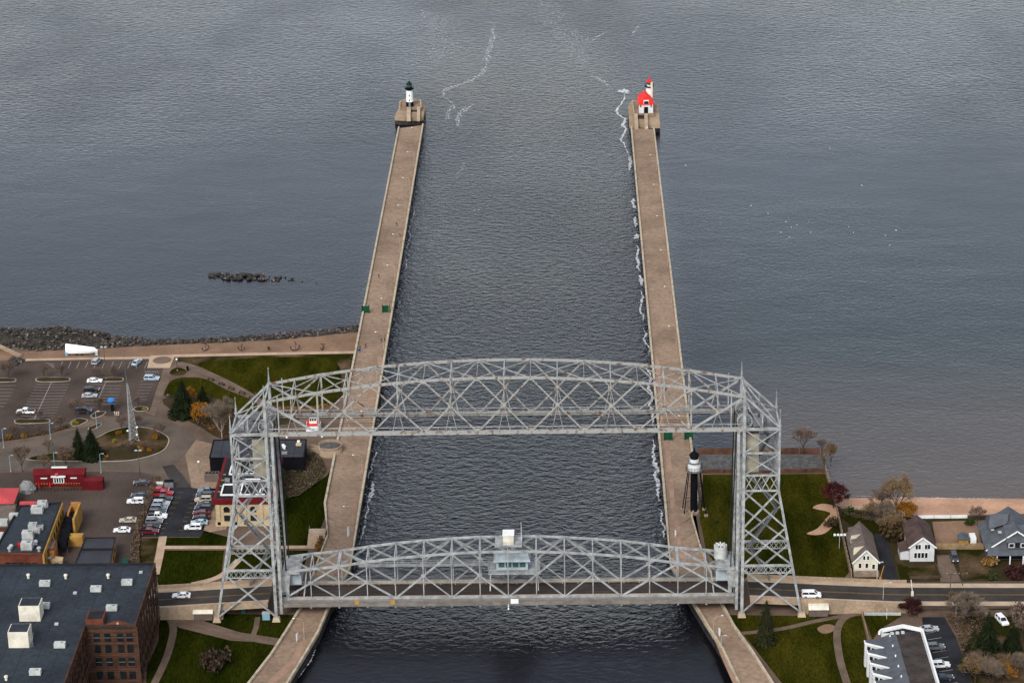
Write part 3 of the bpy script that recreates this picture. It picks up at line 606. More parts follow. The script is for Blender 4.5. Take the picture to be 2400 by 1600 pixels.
ZL = [14.4, 15.3, 16.0, 17.2, 18.15, 18.8, 19.35, 19.7, 19.75]; ZL = ZL + ZL[-2::-1]
def lift_span():
    t = thing('lift_span', 'pale grey arched steel lift span carrying the road across the canal', 'bridge span', (0, 0, 6))
    X = lambda k: -58.24+7.28*k; YS = 4.4
    for n in (-1, 1):
        T = lambda k: Vector((X(k), n*YS, ZL[k])); B_ = lambda k: Vector((X(k), n*YS, 6.7))
        for k in range(16):
            MB().beam(T(k)+Vector((.04, 0, 0)), T(k+1), .52, .5).build('top_chord', 'steel', t)
            MB().beam(B_(k)+Vector((.04, 0, 0)), B_(k+1), .45, .8).build('bottom_chord', 'steel', t)
        for k in range(1, 16): MB().beam(T(k), B_(k), .26 if k % 2 else .24).build('vertical', 'steel', t)
        for k in (0, 16): MB().beam((X(k)+(1.2 if k == 0 else -1.2), n*YS, ZL[k]), (X(k)+(1.2 if k == 0 else -1.2), n*YS, 6.4), .9, .7).build('end_post', 'steel', t)
        for k in (2, 6, 10, 14):
            for d in (-2, 2):
                MB().beam(T(k), B_(k+d), .4).build('main_diagonal', 'steel', t); MB().beam((T(k)+B_(k+d))/2, B_(k), .28).build('sub_diagonal', 'steel', t)
        mb = MB(); mb.box((0, n*6.6, 6.05), (116.2, .3, 1.0)); mb.build('fascia_girder', 'girder', t)
        for k in range(32):
            x = -58.1+116.2*(k+.5)/32; mb = MB(); mb.box((x, n*5.6, 6.38), (3.6, 1.75, .14)); mb.build('sidewalk_panel', 'walk_panel', t)
        mb = MB()
        for z in (7.0, 7.5): mb.beam((-58, n*6.55, z), (58, n*6.55, z), .08)
        for k in range(33): x = -58+116*k/32; mb.beam((x, n*6.55, 6.5), (x, n*6.55, 7.5), .1)
        mb.build('railing', 'steel_dark', t)
    for n in (-1, 1):
        for k in range(1, 16):
            MB().box((X(k), n*YS, ZL[k]-.25), (.9, .38, .6)).build('gusset_plate', 'steel', t)
            if k % 2: MB().box((X(k), n*YS, (ZL[k+1 if k % 4 == 1 else k-1]+6.7)/2), (1.1, .42, .8)).build('gusset_plate', 'steel', t)
    for k in range(1, 16): MB().beam((X(k), -YS, ZL[k]), (X(k), YS, ZL[k]), .32, .32).build('top_strut', 'steel', t)
    for k in range(0, 16):
        for s_ in (-1, 1):
            mb = MB(); a = Vector((X(k), -s_*YS, ZL[k])); b_ = Vector((X(k+1), s_*YS, ZL[k+1])); lattice(mb, a, b_, .1, 1, .1)
            d = (b_-a).normalized(); sd_ = d.cross(Vector((0, 0, 1))).normalized()*.25; mb = MB(); mb.beam(a+sd_, b_+sd_, .12); mb.beam(a-sd_, b_-sd_, .12)
            for j in range(9): q = a.lerp(b_, j/9); r_ = a.lerp(b_, (j+1)/9); mb.beam(q+sd_, r_-sd_, .07)
            mb.build('top_lateral', 'steel', t)
    for k in (2, 14):                                                # portal frames
        MB().beam((X(k), -YS, ZL[k]-.1), (X(k), YS, ZL[k]-.1), .8, .7).build('portal_beam', 'steel', t)
    mb = MB(); mb.box((0, 0, 6.1), (116.2, 8.0, .3)); mb.build('road_deck', 'lane_deck', t)
    mb = MB()
    for y in (-2.6, -.9, .9, 2.6): mb.box((0, y, 6.262), (116, .9, .015))
    mb.build('wheel_track', 'asphalt', t)
    for y in (-3.75, 3.75):
        mb = MB(); mb.beam((-58, y, 6.9), (58, y, 6.9), .15, .3)
        for k in range(30): x = -58+116*k/29; mb.box((x, y, 6.55), (.2, .2, .7))
        mb.build('guard_rail', 'conc_light', t)
    for k in range(17): MB().beam((X(k), -6.4, 5.5), (X(k), 6.4, 5.5), .45, 1.0).build('floor_beam', 'steel', t)
    # operator's house in the middle, its platform, the cabin on top
    MB().box((1.5, 1.0, 12.35), (13.5, 7.0, .25)).build('house_platform', 'steel', t)
    h = MB(); h.box((1.0, 1.2, 14.2), (8.2, 4.6, 3.0)); ho = h.build('operator_house', 'steel_blue', t)
    for x in (-1.7, .1, 1.9, 3.7): MB().box((x, -1.13, 14.3), (1.5, .1, 1.3)).build('window', 'glass_green', ho)
    r_ = MB(); r_.box((1.0, .9, 16.3), (9.6, 6.2, 1.3), tp=.86, tpy=.4); r_.build('house_roof', 'steel_blue', ho)
    mb = MB()
    for (a, b_) in (((-5.2, -2.4), (8.2, -2.4)), ((-5.2, 4.4), (8.2, 4.4)), ((-5.2, -2.4), (-5.2, 4.4)), ((8.2, -2.4), (8.2, 4.4))):
        for z in (12.95, 13.5): mb.beam((*a, z), (*b_, z), .07)
        for k in range(9): q = Vector((*a, 12.9)).lerp(Vector((*b_, 12.9)), k/8); mb.beam(q+Vector((0, 0, -.5)), q+Vector((0, 0, .6)), .07)
    mb.build('platform_railing', 'steel', t)
    for x in (-4.6, 7.6):
        for y in (-2, 4.2): MB().beam((x, y, 12.3), (x*1.02, (4.4 if y > 0 else -4.4), 8.5), .25).build('platform_support', 'steel', t)
    MB().box((.2, .3, 20.2), (7.0, 5.6, .2)).build('cabin_platform', 'steel', t)
    cb = MB(); cb.box((.2, 0, 21.6), (2.7, 3.2, 2.6)); c_ = cb.build('signal_cabin', 'offwhite', t); MB().box((.2, 0, 22.97), (3.0, 3.5, .16)).build('cabin_roof', 'white', c_)
    MB().tube((3.5, 1.0, 20.3), (3.5, 1.0, 25.5), .08, .04).build('antenna', 'white', t)
    mb = MB()
    for y in (-2.4, 3.0):
        mb.beam((-3.2, y, 21.3), (3.6, y, 21.3), .07)
        for k in range(6): mb.beam((-3.2+6.8*k/5, y, 20.3), (-3.2+6.8*k/5, y, 21.3), .06)
    mb.build('cabin_railing', 'steel', t)
    # inspection walkway left of the house
    MB().box((-21, 3.2, 12.3), (36, 1.3, .2)).build('walkway', 'steel', t); mb = MB()
    for y in (2.55, 3.85):
        for z in (12.9, 13.4): mb.beam((-39, y, z), (-3.5, y, z), .08)
        for k in range(20): x = -39+35.5*k/19; mb.beam((x, y, 12.3), (x, y, 13.4), .07)
    mb.build('walkway_railing', 'steel', t)
    # end houses and rope frames
    for s_ in (-1, 1):
        MB().box((s_*55.2, -.5, 11.6), (3.4, 5.0, 2.8)).build('end_house', 'steel_blue', t)
        MB().box((s_*55.9, 0, 14.3), (4.6, 9.6, .5)).build('end_platform', 'steel', t)
        mb = MB(); lattice(mb, (s_*57.4, -4.6, 13.6), (s_*57.4, 4.6, 13.6), 1.7, 6); mb.build('lifting_girder', 'steel', t)
        MB().box((s_*57.5, -4.3, 11.5), (1.7, .8, 4.6), tp=1.6, tpy=1).build('lifting_bracket', 'steel', t)
        mb = MB(); mb.beam((s_*53.0, -3.6, 6.9), (s_*52.2, -2.6, 13.2), .3); mb.beam((s_*53.0, -1.6, 6.9), (s_*52.2, -1.6, 13.2), .3)
        for k in range(12): q = k/12; mb.beam((s_*(53-.8*q), -3.4+q, 6.9+6.3*q), (s_*(53-.8*q), -1.6, 6.9+6.3*q), .1)
        mb.build('access_ladder', 'steel', t)
        for y in (-4.3, -3.5, 3.5, 4.3):
            mb = MB(); mb.tube((s_*57.2, y, 13.6), (s_*58.2, y, 55.4), .13, n=5); mb.build('lifting_rope', 'cable', t)
    ft = MB(); ft.lathe([(1.7, 0), (1.7, 3.4), (1.65, 3.5)], (54.9, 1.5, 14.6), 20); f_ = ft.build('cooling_drum', 'hvac', t)
    g = MB(); g.lathe([(1.5, 0), (1.5, .05)], (54.9, 1.5, 18.12), 20); g.build('grille', 'steel_dark', f_)
    for k in range(4):
        a = math.pi*k/4; MB().beam((54.9-1.6*math.cos(a), 1.5-1.6*math.sin(a), 18.22), (54.9+1.6*math.cos(a), 1.5+1.6*math.sin(a), 18.22), .24, .08).build('fan_spoke', 'white', f_)
    for x, m_ in ((-39, 'yellow'), (-29.8, 'yellow'), (1.6, 'white')): MB().box((x, -6.8, 6.75), (1.2 if m_ == 'yellow' else 2.0, .1, 1.3)).build('sign_board', m_, t)
    mb = MB(); mb.tube((0, -6.7, 4.6), (0, -6.7, 6), .08); mb.lathe([(.1, 0), (.25, .1), (.25, .35), (.1, .45)], (0, -6.7, 4.3), 8); mb.build('navigation_lamp', 'lamp_white', t)
    return t
lift_span()

# ------------------------------------------------------------------ lighthouses
b = G(960.7, 249, 4.9); t = thing('lighthouse', 'white round lighthouse with black base and black lantern on the left pier', 'lighthouse', b)
MB().lathe([(1.62, 0), (1.56, 2.1)], b, 24).build('tower_base', 'black', t); MB().lathe([(1.55, 2.1), (1.34, 7.0)], b, 24).build('tower_shaft', 'white', t)
MB().lathe([(1.3, 7.0), (1.45, 7.3), (1.95, 7.5), (1.95, 7.65), (1.2, 7.66), (1.2, 8.5)], b, 20).build('gallery', 'black', t)
mb = MB()
for k in range(12): a = 2*math.pi*k/12; c = 2*math.pi*(k+1)/12; q = b+Vector((1.88*math.cos(a), 1.88*math.sin(a), 7.6)); mb.beam(q, q+Vector((0, 0, 1)), .07); mb.beam(q+Vector((0, 0, 1)), b+Vector((1.88*math.cos(c), 1.88*math.sin(c), 8.6)), .07)
mb.build('gallery_railing', 'black', t)
MB().lathe([(1.12, 8.5), (1.12, 9.5)], b, 10).build('lantern_glass', 'glass_green', t); MB().lathe([(1.35, 9.5), (1.0, 10.1), (.25, 10.6), (.22, 10.9), (.1, 11.0), (.04, 11.9)], b, 16).build('lantern_roof', 'lantern_green', t)
for z, a in ((5.0, -90), (3.0, -90)): MB().box(b+Vector((0, -1.47+.0*z, z)), (.35, .25, .7)).build('window', 'glass', t)
MB().box(b+Vector((0, -1.6, 1.0)), (.8, .2, 1.9)).build('door', 'steel_dark', t)

A = G(1497.6, 265.4, 4.9); B = G(1530.7, 265.4, 4.9); w = (B-A).x; c = (A+B)/2; D = 12.5; HW = 3.7
t = thing('lighthouse', 'white lighthouse with bright red roofs and a round tower on the right pier', 'lighthouse', c)
mb = MB(); mb.box((c.x, c.y+D/2, 4.9+HW/2), (w, D, HW)); mb.build('wall', 'siding_white', t)
e = .4; z0 = 4.9+HW; x0, x1, y0, y1 = c.x-w/2-e, c.x+w/2+e, c.y-e, c.y+D+e; zr_ = z0+3.2
mb = MB(); mb.add([(x0, y0, z0), (x1, y0, z0), (x1, y1, z0), (x0, y1, z0), (c.x, y0+3.2, zr_), (c.x, y1-2.0, zr_)], [(3, 2, 1, 0), (0, 1, 4), (1, 2, 5, 4), (2, 3, 5), (3, 0, 4, 5)])
ro = mb.build('roof', 'bright_red', t)
mb = MB(); mb.box((c.x+.1, y0+1.1, z0+.8), (2.2, 1.6, 1.5)); dm = mb.build('dormer', 'white', ro); MB().box((c.x+.1, y0+.28, z0+.85), (1.9, .1, 1.2)).build('dormer_window', 'glass', ro)
MB().box((c.x, c.y-.03, 6.2), (1.7, .2, 2.6)).build('door', 'black', t)
for dx in (-2.2, 2.1): MB().box((c.x+dx, c.y-.02, 8.0), (.42, .2, 1.1)).build('window', 'glass', t)
for dy in (2.5, 6): MB().box((c.x-w/2-.02, c.y+dy, 7.2), (.2, .8, 1.3)).build('window', 'glass', t)
k = Vector((c.x+1.6, c.y+D-2.6, 4.9)); k_ = k.copy()
MB().lathe([(1.45, 0), (1.35, 8.2)], k, 20).build('tower_shaft', 'white', t); k = k+Vector((0, 0, -1.4)); MB().lathe([(1.45, 9.6), (1.9, 9.9), (1.9, 10.1), (1.15, 10.12)], k, 20).build('gallery', 'black', t)
mb = MB()
for i in range(12): a = 2*math.pi*i/12; q = k+Vector((1.85*math.cos(a), 1.85*math.sin(a), 10.1)); mb.beam(q, q+Vector((0, 0, 1)), .08); c2 = 2*math.pi*(i+1)/12; mb.beam(q+Vector((0, 0, 1)), k+Vector((1.85*math.cos(c2), 1.85*math.sin(c2), 11.1)), .08)
mb.build('gallery_railing', 'black', t)
MB().lathe([(1.05, 10.1), (1.05, 10.9)], k, 10).build('lantern_wall', 'white', t); MB().lathe([(1.0, 10.9), (1.0, 12.0)], k, 10).build('lantern_glass', 'glass_green', t)
MB().lathe([(1.3, 12.0), (.25, 13.3), (.2, 13.6), (.28, 13.8), (.05, 14.1)], k, 14).build('lantern_roof', 'bright_red', t)
MB().box(k_+Vector((1.0, -1.35, 5.9)), (.8, .9, 9.4)).build('horn_tower', 'siding', t)

b = G(1626, 1200, 2.3); t = thing('inner_light_tower', 'black iron light tower with white lantern on splayed legs beside the right pier', 'lighthouse', b)
MB().lathe([(1.0, 0), (1.0, 12.6)], b, 18).build('stair_cylinder', 'black', t); MB().lathe([(1.05, -.3), (1.5, -.3), (1.5, .5), (1.05, .55)], b, 16).build('footing', 'conc', t)
MB().lathe([(1.3, 12.6), (2.35, 13.0), (2.35, 13.25), (1.7, 13.26)], b, 18).build('gallery', 'steel_dark', t); MB().lathe([(1.75, 13.25), (1.75, 15.3)], b, 18).build('watch_room', 'white', t)
MB().lathe([(1.6, 15.3), (1.95, 15.4), (1.95, 15.6), (1.2, 15.6)], b, 18).build('upper_gallery', 'steel_dark', t); MB().lathe([(1.28, 15.6), (1.28, 16.6)], b, 12).build('lantern_wall', 'white', t)
MB().lathe([(1.22, 16.6), (1.22, 17.5)], b, 10).build('lantern_glass', 'glass', t); MB().lathe([(1.45, 17.5), (.9, 18.3), (.2, 18.9), (.2, 19.3), (.04, 20.0)], b, 14).build('lantern_roof', 'black', t)
mb = MB()
for k in range(16): a = 2*math.pi*k/16; c2 = 2*math.pi*(k+1)/16; q = b+Vector((2.3*math.cos(a), 2.3*math.sin(a), 13.2)); mb.beam(q, q+Vector((0, 0, 1)), .07); mb.beam(q+Vector((0, 0, 1)), b+Vector((2.3*math.cos(c2), 2.3*math.sin(c2), 14.2)), .07)
mb.build('gallery_railing', 'black', t)
for dx, dy in ((-3.1, 1.8), (-2.8, -1.8), (3.0, 1.8), (3.3, -2.2)):
    q = b+Vector((dx, dy, 0)); mb = MB(); mb.tube(q, b+Vector((dx*.5, dy*.5, 13)), .14, n=6)
    mb.tube(b+Vector((dx*.85, dy*.85, 4)), b+Vector((0, 0, 4)), .07, n=4); mb.tube(b+Vector((dx*.7, dy*.7, 8.5)), b+Vector((0, 0, 8.5)), .07, n=4); mb.build('leg', 'black', t)
    MB().box(q+Vector((0, 0, .1)), (1, 1, .5)).build('leg_footing', 'conc', t)
# ------------------------------------------------------------------ cars
CARP = {n: paint('paint_'+n, c) for n, c in dict(white=(.72,.72,.72), silver=(.34,.35,.36), grey=(.12,.125,.135), black=(.012,.012,.015), navy=(.02,.028,.05), red=(.30,.01,.015), maroon=(.10,.008,.014), tan=(.38,.33,.25), sky=(.30,.40,.48), steelblue=(.13,.17,.22), charcoal=(.035,.037,.043)).items()}
def hull(prof, w, inset=.1):
    mb = MB(); n = len(prof); cx = sum(p_[0] for p_ in prof)/n; cz = sum(p_[1] for p_ in prof)/n
    for y, s_ in ((-w, .95), (-w+inset, 1), (w-inset, 1), (w, .95)):
        mb.v += [Vector((cx+(x-cx)*(.5+.5*s_), y, cz+(z-cz)*s_)) for x, z in prof]
    for k in range(3): mb.f += [[k*n+i, k*n+(i+1) % n, (k+1)*n+(i+1) % n, (k+1)*n+i] for i in range(n)]
    mb.f += [list(range(n-1, -1, -1)), list(range(3*n, 4*n))]; return mb
def frust(xb0, xb1, xt0, xt1, z0, z1, wb, wt):
    return MB().add([(xb0, -wb, z0), (xb1, -wb, z0), (xb1, wb, z0), (xb0, wb, z0), (xt0, -wt, z1), (xt1, -wt, z1), (xt1, wt, z1), (xt0, wt, z1)], [(3, 2, 1, 0), (4, 5, 6, 7), (0, 1, 5, 4), (1, 2, 6, 5), (2, 3, 7, 6), (3, 0, 4, 7)])
KINDS = {'sedan': dict(prof=[(2.4,.32),(2.42,.62),(2.2,.78),(1.05,.95),(-1.6,1.0),(-2.3,.96),(-2.42,.6),(-2.35,.32)], cab=[(-1.95,1.15,-1.15,.25,.93,1.42,.82,.62)], w=.91, ax=(1.45,-1.4), L=2.4),
         'suv': dict(prof=[(2.35,.4),(2.38,.8),(2.15,1.0),(1.1,1.1),(-2.2,1.12),(-2.4,1.0),(-2.42,.6),(-2.3,.4)], cab=[(-2.35,1.2,-2.1,.35,1.06,1.74,.87,.7)], w=.95, ax=(1.45,-1.4), L=2.4),
         'pickup': dict(prof=[(2.8,.42),(2.84,.85),(2.6,1.05),(1.3,1.14),(-2.7,1.1),(-2.85,.9),(-2.85,.6),(-2.7,.42)], cab=[(-.75,1.4,-.6,.65,1.08,1.82,.9,.74)], w=.98, ax=(1.8,-1.7), L=2.8),
         'van': dict(prof=[(2.5,.38),(2.52,.8),(2.2,1.05),(1.4,1.15),(-2.4,1.2),(-2.5,1.0),(-2.5,.6),(-2.4,.38)], cab=[(-2.45,1.6,-2.3,.75,1.12,1.82,.92,.78)], w=.97, ax=(1.5,-1.5), L=2.5)}
PROTO = {}
def car_proto(kind):
    K = KINDS[kind]; r_ = thing('parked_car', 'car', 'car'); c0 = K['cab'][0]
    b_ = hull(K['prof'], K['w']).build('body', CARP['white'], r_)
    frust(*c0).build('windows', 'glass', r_)
    rf = frust(c0[2]-.06, c0[3]+.06, c0[2], c0[3], c0[5]-.03, c0[5]+.06, c0[7]+.03, c0[7]-.04)
    for y in (-1, 1):
        for xb, xt in ((c0[0], c0[2]), (c0[1], c0[3]), ((c0[0]+c0[1])/2-.1, (c0[2]+c0[3])/2-.1)): rf.beam((xb, y*c0[6], c0[4]), (xt, y*c0[7], c0[5]), .12)
    rf.build('roof', CARP['white'], r_)
    if kind == 'pickup': MB().box((-1.75, 0, 1.06), (1.95, 1.6, .12)).build('cargo_bed', 'black', r_)
    tw = None
    for x in K['ax']:
        for y in (-1, 1):
            ty_ = MB().tube((x, y*(K['w']-.2), .34), (x, y*(K['w']+.02), .34), .36, n=12).build('wheel', 'tyre', r_)
            MB().tube((x, y*(K['w']-.05), .34), (x, y*(K['w']+.04), .34), .2, n=8).build('rim', 'rim', ty_)
    for y in (-.62, .62):
        MB().box((K['L']-.03, y, .72 if kind == 'sedan' else .86), (.16, .36, .15)).build('headlight', 'lamp_white', r_)
        MB().box((-K['L']+.02, y*1.1, .8 if kind == 'sedan' else .92), (.12, .25, .2)).build('taillight', 'chrome_red', r_)
    return r_
def car(kind, colr, px, py, rz, label, z=2.04, group=None):
    first = kind not in PROTO
    if first: PROTO[kind] = car_proto(kind)
    loc = G(px, py, z+.3); loc.z = z; loc.y -= .2
    if first:
        o = PROTO[kind]; o.location = loc; o.rotation_euler.z = rz; tag(o, label, group=group)
    else:
        o = copy_tree(PROTO[kind], loc, rz, label)
        if group: o['group'] = group
        elif 'group' in o: del o['group']
    for ch in o.children:
        if ch.name.split('.')[0] in ('body', 'roof'): ch.material_slots[0].link = 'OBJECT'; ch.material_slots[0].material = CARP[colr]
    return o
PI = math.pi; g1, g2, g3, g4 = 'cars in the lakeside car park', 'cars in the restaurant lot', 'cars in the dark museum lot', 'cars beside the white apartment block'
for a in [('suv', 'silver', 227, 848, 1.35, 'silver car with its hatch to the beach, left of two in the top parking row', 2.05, g1), ('sedan', 'sky', 321, 850, 1.3, 'pale blue car, right of two in the top parking row', 2.05, g1),
          ('suv', 'sky', 356, 888, -.05, 'light blue wagon parked at the right edge of the lakeside car park', 2.05, g1), ('sedan', 'white', 222, 893, .02, 'white sedan parked just below the island with bare trees', 2.05, g1),
          ('suv', 'black', 215, 915, .05, 'black car parked behind the silver sedan in the lakeside car park', 2.05, g1), ('sedan', 'silver', 210, 928, .05, 'silver sedan parked in front of the black car in the lakeside car park', 2.05, g1),
          ('pickup', 'white', 61, 966, PI, 'white pickup truck with dark bed in the lakeside car park', 2.05, g1), ('van', 'charcoal', 196, 964, 0, 'dark van parked beside the planted corner of the lakeside car park', 2.05, g1),
          ('sedan', 'charcoal', 333, 1132, PI, 'dark sedan under the tall lamp pole, topmost in the restaurant lot', 2.05, g2), ('sedan', 'navy', 328, 1161, PI, 'dark blue sedan behind the white SUV in the restaurant lot', 2.05, g2),
          ('suv', 'white', 318, 1176, PI, 'white SUV beside the brown hedge in the restaurant lot', 2.05, g2), ('sedan', 'tan', 301, 1220, PI, 'beige sedan beside the brown hedge in the restaurant lot', 2.05, g2), ('sedan', 'white', 287, 1243, PI, 'white sedan parked lowest in the restaurant lot', 2.05, g2)]: car(*a)
rowA = [('sedan', 'red', 377, 1148, 'red car, topmost in the left row of the dark lot'), ('pickup', 'red', 383, 1158, 'bright red pickup, second from the top in the left row of the dark lot'), ('pickup', 'charcoal', 381, 1170, 'dark grey pickup below the bright red pickup'), ('suv', 'silver', 379, 1181, 'silver SUV in the left row of the dark lot'),
        ('suv', 'steelblue', 374, 1191, 'blue grey SUV just below the silver SUV'), ('suv', 'charcoal', 370, 1201, 'dark grey SUV just above the white pickup'), ('pickup', 'white', 369, 1211, 'white pickup in the left row of the dark lot'), ('suv', 'grey', 362, 1223, 'grey SUV just below the white pickup'),
        ('sedan', 'black', 356, 1235, 'black sedan just above the dark red pickup'), ('pickup', 'maroon', 349, 1247, 'dark red pickup, lowest in the left row of the dark lot')]
rowB = [('pickup', 'steelblue', 487, 1152, 'blue grey pickup, topmost in the row along the museum'), ('suv', 'charcoal', 480, 1162, 'dark grey SUV just above the tan SUV'), ('suv', 'tan', 477, 1172, 'tan SUV in the row along the museum'), ('sedan', 'charcoal', 482, 1182, 'charcoal sedan just below the tan SUV'),
        ('suv', 'navy', 477, 1192, 'dark blue SUV above the maroon car'), ('sedan', 'maroon', 473, 1202, 'maroon sedan in the row along the museum'), ('sedan', 'black', 473, 1213, 'black sedan just above the pale blue car'), ('sedan', 'sky', 468, 1225, 'pale blue sedan in the row along the museum'), ('suv', 'white', 453, 1237, 'white SUV, lowest in the row along the museum')]
for k, c_, x, y, l in rowA: car(k, c_, x, y, random.uniform(-.04, .04), l, 2.075, g3)
for k, c_, x, y, l in rowB: car(k, c_, x, y, PI+random.uniform(-.04, .04), l, 2.075, g3)
q = G(426, 1396, 4.9); car('sedan', 'white', 426, 1396, PI, 'white sedan driving on the road left of the bridge', zr(q.x)+.03)
car('sedan', 'charcoal', 678, 1394, PI, 'dark car driving onto the lift span at its left end', 6.28)
q = G(1901, 1396, 5.6); car('van', 'white', 1901, 1395, 0, 'white minivan driving off the bridge on the right', zr(q.x)+.03)
car('suv', 'charcoal', 2236, 1308, -PI/2, 'dark car parked on the driveway between two houses', 2.08)
car('suv', 'white', 2348, 1455, -1.3, 'white car parked in the yard behind the tall spruce', 2.08)
car('sedan', 'silver', 2177, 1474, .12, 'silver car nearest the road beside the apartment block', 2.08, g4); car('suv', 'grey', 2191, 1517, .12, 'grey car in the middle of the apartment lot', 2.08, g4)
car('suv', 'white', 2203, 1559, .12, 'white car in the apartment lot', 2.08, g4); car('sedan', 'navy', 2211, 1588, .12, 'dark blue car lowest in the apartment lot', 2.08, g4)

# ------------------------------------------------------------------ trees and shrubs (built at the origin, then placed)
def rnd(a, b_): return random.uniform(a, b_)
def branch(mb, tips, p_, d, ln, r_, depth, spread, droop=0.):
    e = p_+d*ln; mb.tube(p_, e, r_, r_*.62, n=5 if depth > 2 else 3, caps=False)
    if depth == 0: tips.append((e, d)); return
    for k in range(3 if depth > 1 else 4):
        a = Vector((rnd(-1, 1), rnd(-1, 1), rnd(-.25, .9)-droop)).normalized(); nd = (d*(1-spread)+a*spread).normalized()
        branch(mb, tips, p_.lerp(e, rnd(.55, 1)), nd, ln*rnd(.6, .85), r_*.6, depth-1, spread, droop)
TREES = {}
def tree_proto(key, h, spread=.5, bark='trunk', twig='twigs', leaf=None, nl=0, ls=.3, lv=.7, depth=4, seed=1, trunk=.3):
    random.seed(seed); r_ = thing('bare_tree' if not leaf else 'autumn_tree', 't', 'tree')
    mb = MB(); tw = MB(); tips = []; th = h*trunk
    mb.tube((0, 0, -.1), (0, 0, th), h*.02, h*.014, n=7)
    for k in range(5):
        a = k*1.257+rnd(-.3, .3); d = Vector((math.cos(a)*spread, math.sin(a)*spread, rnd(.6, 1))).normalized()
        branch(mb if depth > 3 else tw, tips, Vector((0, 0, th*rnd(.8, 1))), d, h*.28, h*.010, depth-1, .40)
    branch(mb, tips, Vector((0, 0, th)), Vector((0, 0, 1)), h*.28, h*.011, depth-1, .36)
    for e, d in tips:
        for k in range(5):
            a = (d*.6+Vector((rnd(-1, 1), rnd(-1, 1), rnd(-.2, .9)))*.8).normalized(); tw.tube(e-d*rnd(0, .3)*h*.1, e+a*h*rnd(.06, .13), h*.0042, h*.002, n=3, caps=False)
    mb.build('trunk', bark, r_)
    if not leaf: tw.build('crown', twig, r_)
    else:
        lf = MB(); T = [e for e, d in tips]
        for k in range(nl):
            c = random.choice(T)+Vector((rnd(-1, 1), rnd(-1, 1), rnd(-1, .8)))*h*.075*lv; n = Vector((rnd(-1, 1), rnd(-1, 1), rnd(-.3, 1))).normalized(); x = n.orthogonal().normalized(); y = n.cross(x); s_ = ls*rnd(.6, 1.3)
            lf.add([c+x*s_*.5, c+y*s_*.35, c-x*s_*.5, c-y*s_*.35], [(0, 1, 2, 3)])
        lf.build('crown', leaf, r_); 
        if nl < 1500: tw.build('twigs', twig, r_)
    TREES[key] = [r_, h, False]; return r_
def spruce_proto(key, h, rad, leaf='spruce', seed=1, n=26, dens=15, shape=1.):
    random.seed(seed); r_ = thing('spruce_tree', 't', 'tree'); MB().tube((0, 0, -.1), (0, 0, h*.97), h*.022, h*.004, n=7).build('trunk', 'trunk', r_); lf = MB()
    for k in range(n):
        t_ = k/n; z = h*(.07+.9*t_); R_ = rad*((1-t_)**shape)*rnd(.85, 1.1)+.12
        m_ = int(dens*(1-t_)+6)
        for j in range(m_):
            a = 2*PI*(j+rnd(-.4, .4))/m_+k; rr = R_*rnd(.7, 1.12); d = Vector((math.cos(a), math.sin(a), 0)); s_ = d.cross(Vector((0, 0, 1)))
            for q in range(5):
                f0, f1 = q/5, (q+1)/5; wq = rr*.25*(1-f0*.55)
                c0 = Vector((0, 0, z))+d*rr*f0-Vector((0, 0, rr*.34*f0**1.3)); c1 = Vector((0, 0, z))+d*rr*f1-Vector((0, 0, rr*.34*f1**1.3-rnd(-.05, .05)*rr))
                lf.add([c0+s_*wq, c1, c0-s_*wq+Vector((0, 0, -rnd(0, .12)*rr))], [(0, 1, 2)]); lf.add([c0+Vector((0, 0, .02)), c1+s_*wq*.9-Vector((0, 0, wq*.6)), c1-s_*wq*.9-Vector((0, 0, wq*.6))], [(0, 1, 2)])
    lf.build('crown', leaf, r_); TREES[key] = [r_, h, False]
def shrub_proto(key, leaf, twig='twigs', n=500, ls=.28, seed=1):
    random.seed(seed); r_ = thing('shrub', 't', 'shrub'); st = MB(); lf = MB(); lob = [Vector((rnd(-.5, .5), rnd(-.5, .5), rnd(.35, .75))) for k in range(7)]
    for c in lob: st.tube((c.x*.2, c.y*.2, -.05), c*1.1, .025, .008, n=4)
    for k in range(n):
        c = random.choice(lob)+Vector((rnd(-1, 1), rnd(-1, 1), rnd(-1, .7))).normalized()*rnd(.15, .5)
        if c.z < .02: c.z = rnd(.02, .2)
        nn = Vector((rnd(-1, 1), rnd(-1, 1), rnd(0, 1))).normalized(); x = nn.orthogonal().normalized(); y = nn.cross(x); s_ = ls*rnd(.5, 1.2); lf.add([c+x*s_*.5, c+y*s_*.3, c-x*s_*.5, c-y*s_*.3], [(0, 1, 2, 3)])
    st.build('stems', 'trunk', r_); lf.build('foliage', leaf, r_); TREES[key] = [r_, 1., False]
def plant(key, px, py, h, label, group=None, z=2.05, w=1., name=None):
    r_, h0, used = TREES[key]; loc = G(px, py, z); s_ = h/h0; sc = (s_*w, s_*w, s_); rz = random.uniform(0, 6.28)
    if not used: r_.location = loc; r_.rotation_euler.z = rz; r_.scale = sc; TREES[key][2] = True; o = r_; tag(o, label, None, group)
    else:
        o = copy_tree(r_, loc, rz, label, group, sc)
        if not group and 'group' in o: del o['group']
    if name: o.name = name
    return o
for i in range(3): tree_proto('bare%d' % i, 6, .42, seed=10+i, depth=4, trunk=.24)
tree_proto('birch', 12, .5, 'trunk_pale', 'twigs_pale', seed=21, depth=5, trunk=.16); tree_proto('bareorange', 6, .5, leaf='leaf_orange', nl=260, ls=.3, seed=23)
tree_proto('orange', 8, .75, leaf='leaf_orange', nl=3400, ls=.42, lv=1.1, seed=31, trunk=.18); tree_proto('gold', 9, .5, leaf='leaf_gold', nl=1250, ls=.34, seed=33, trunk=.2)
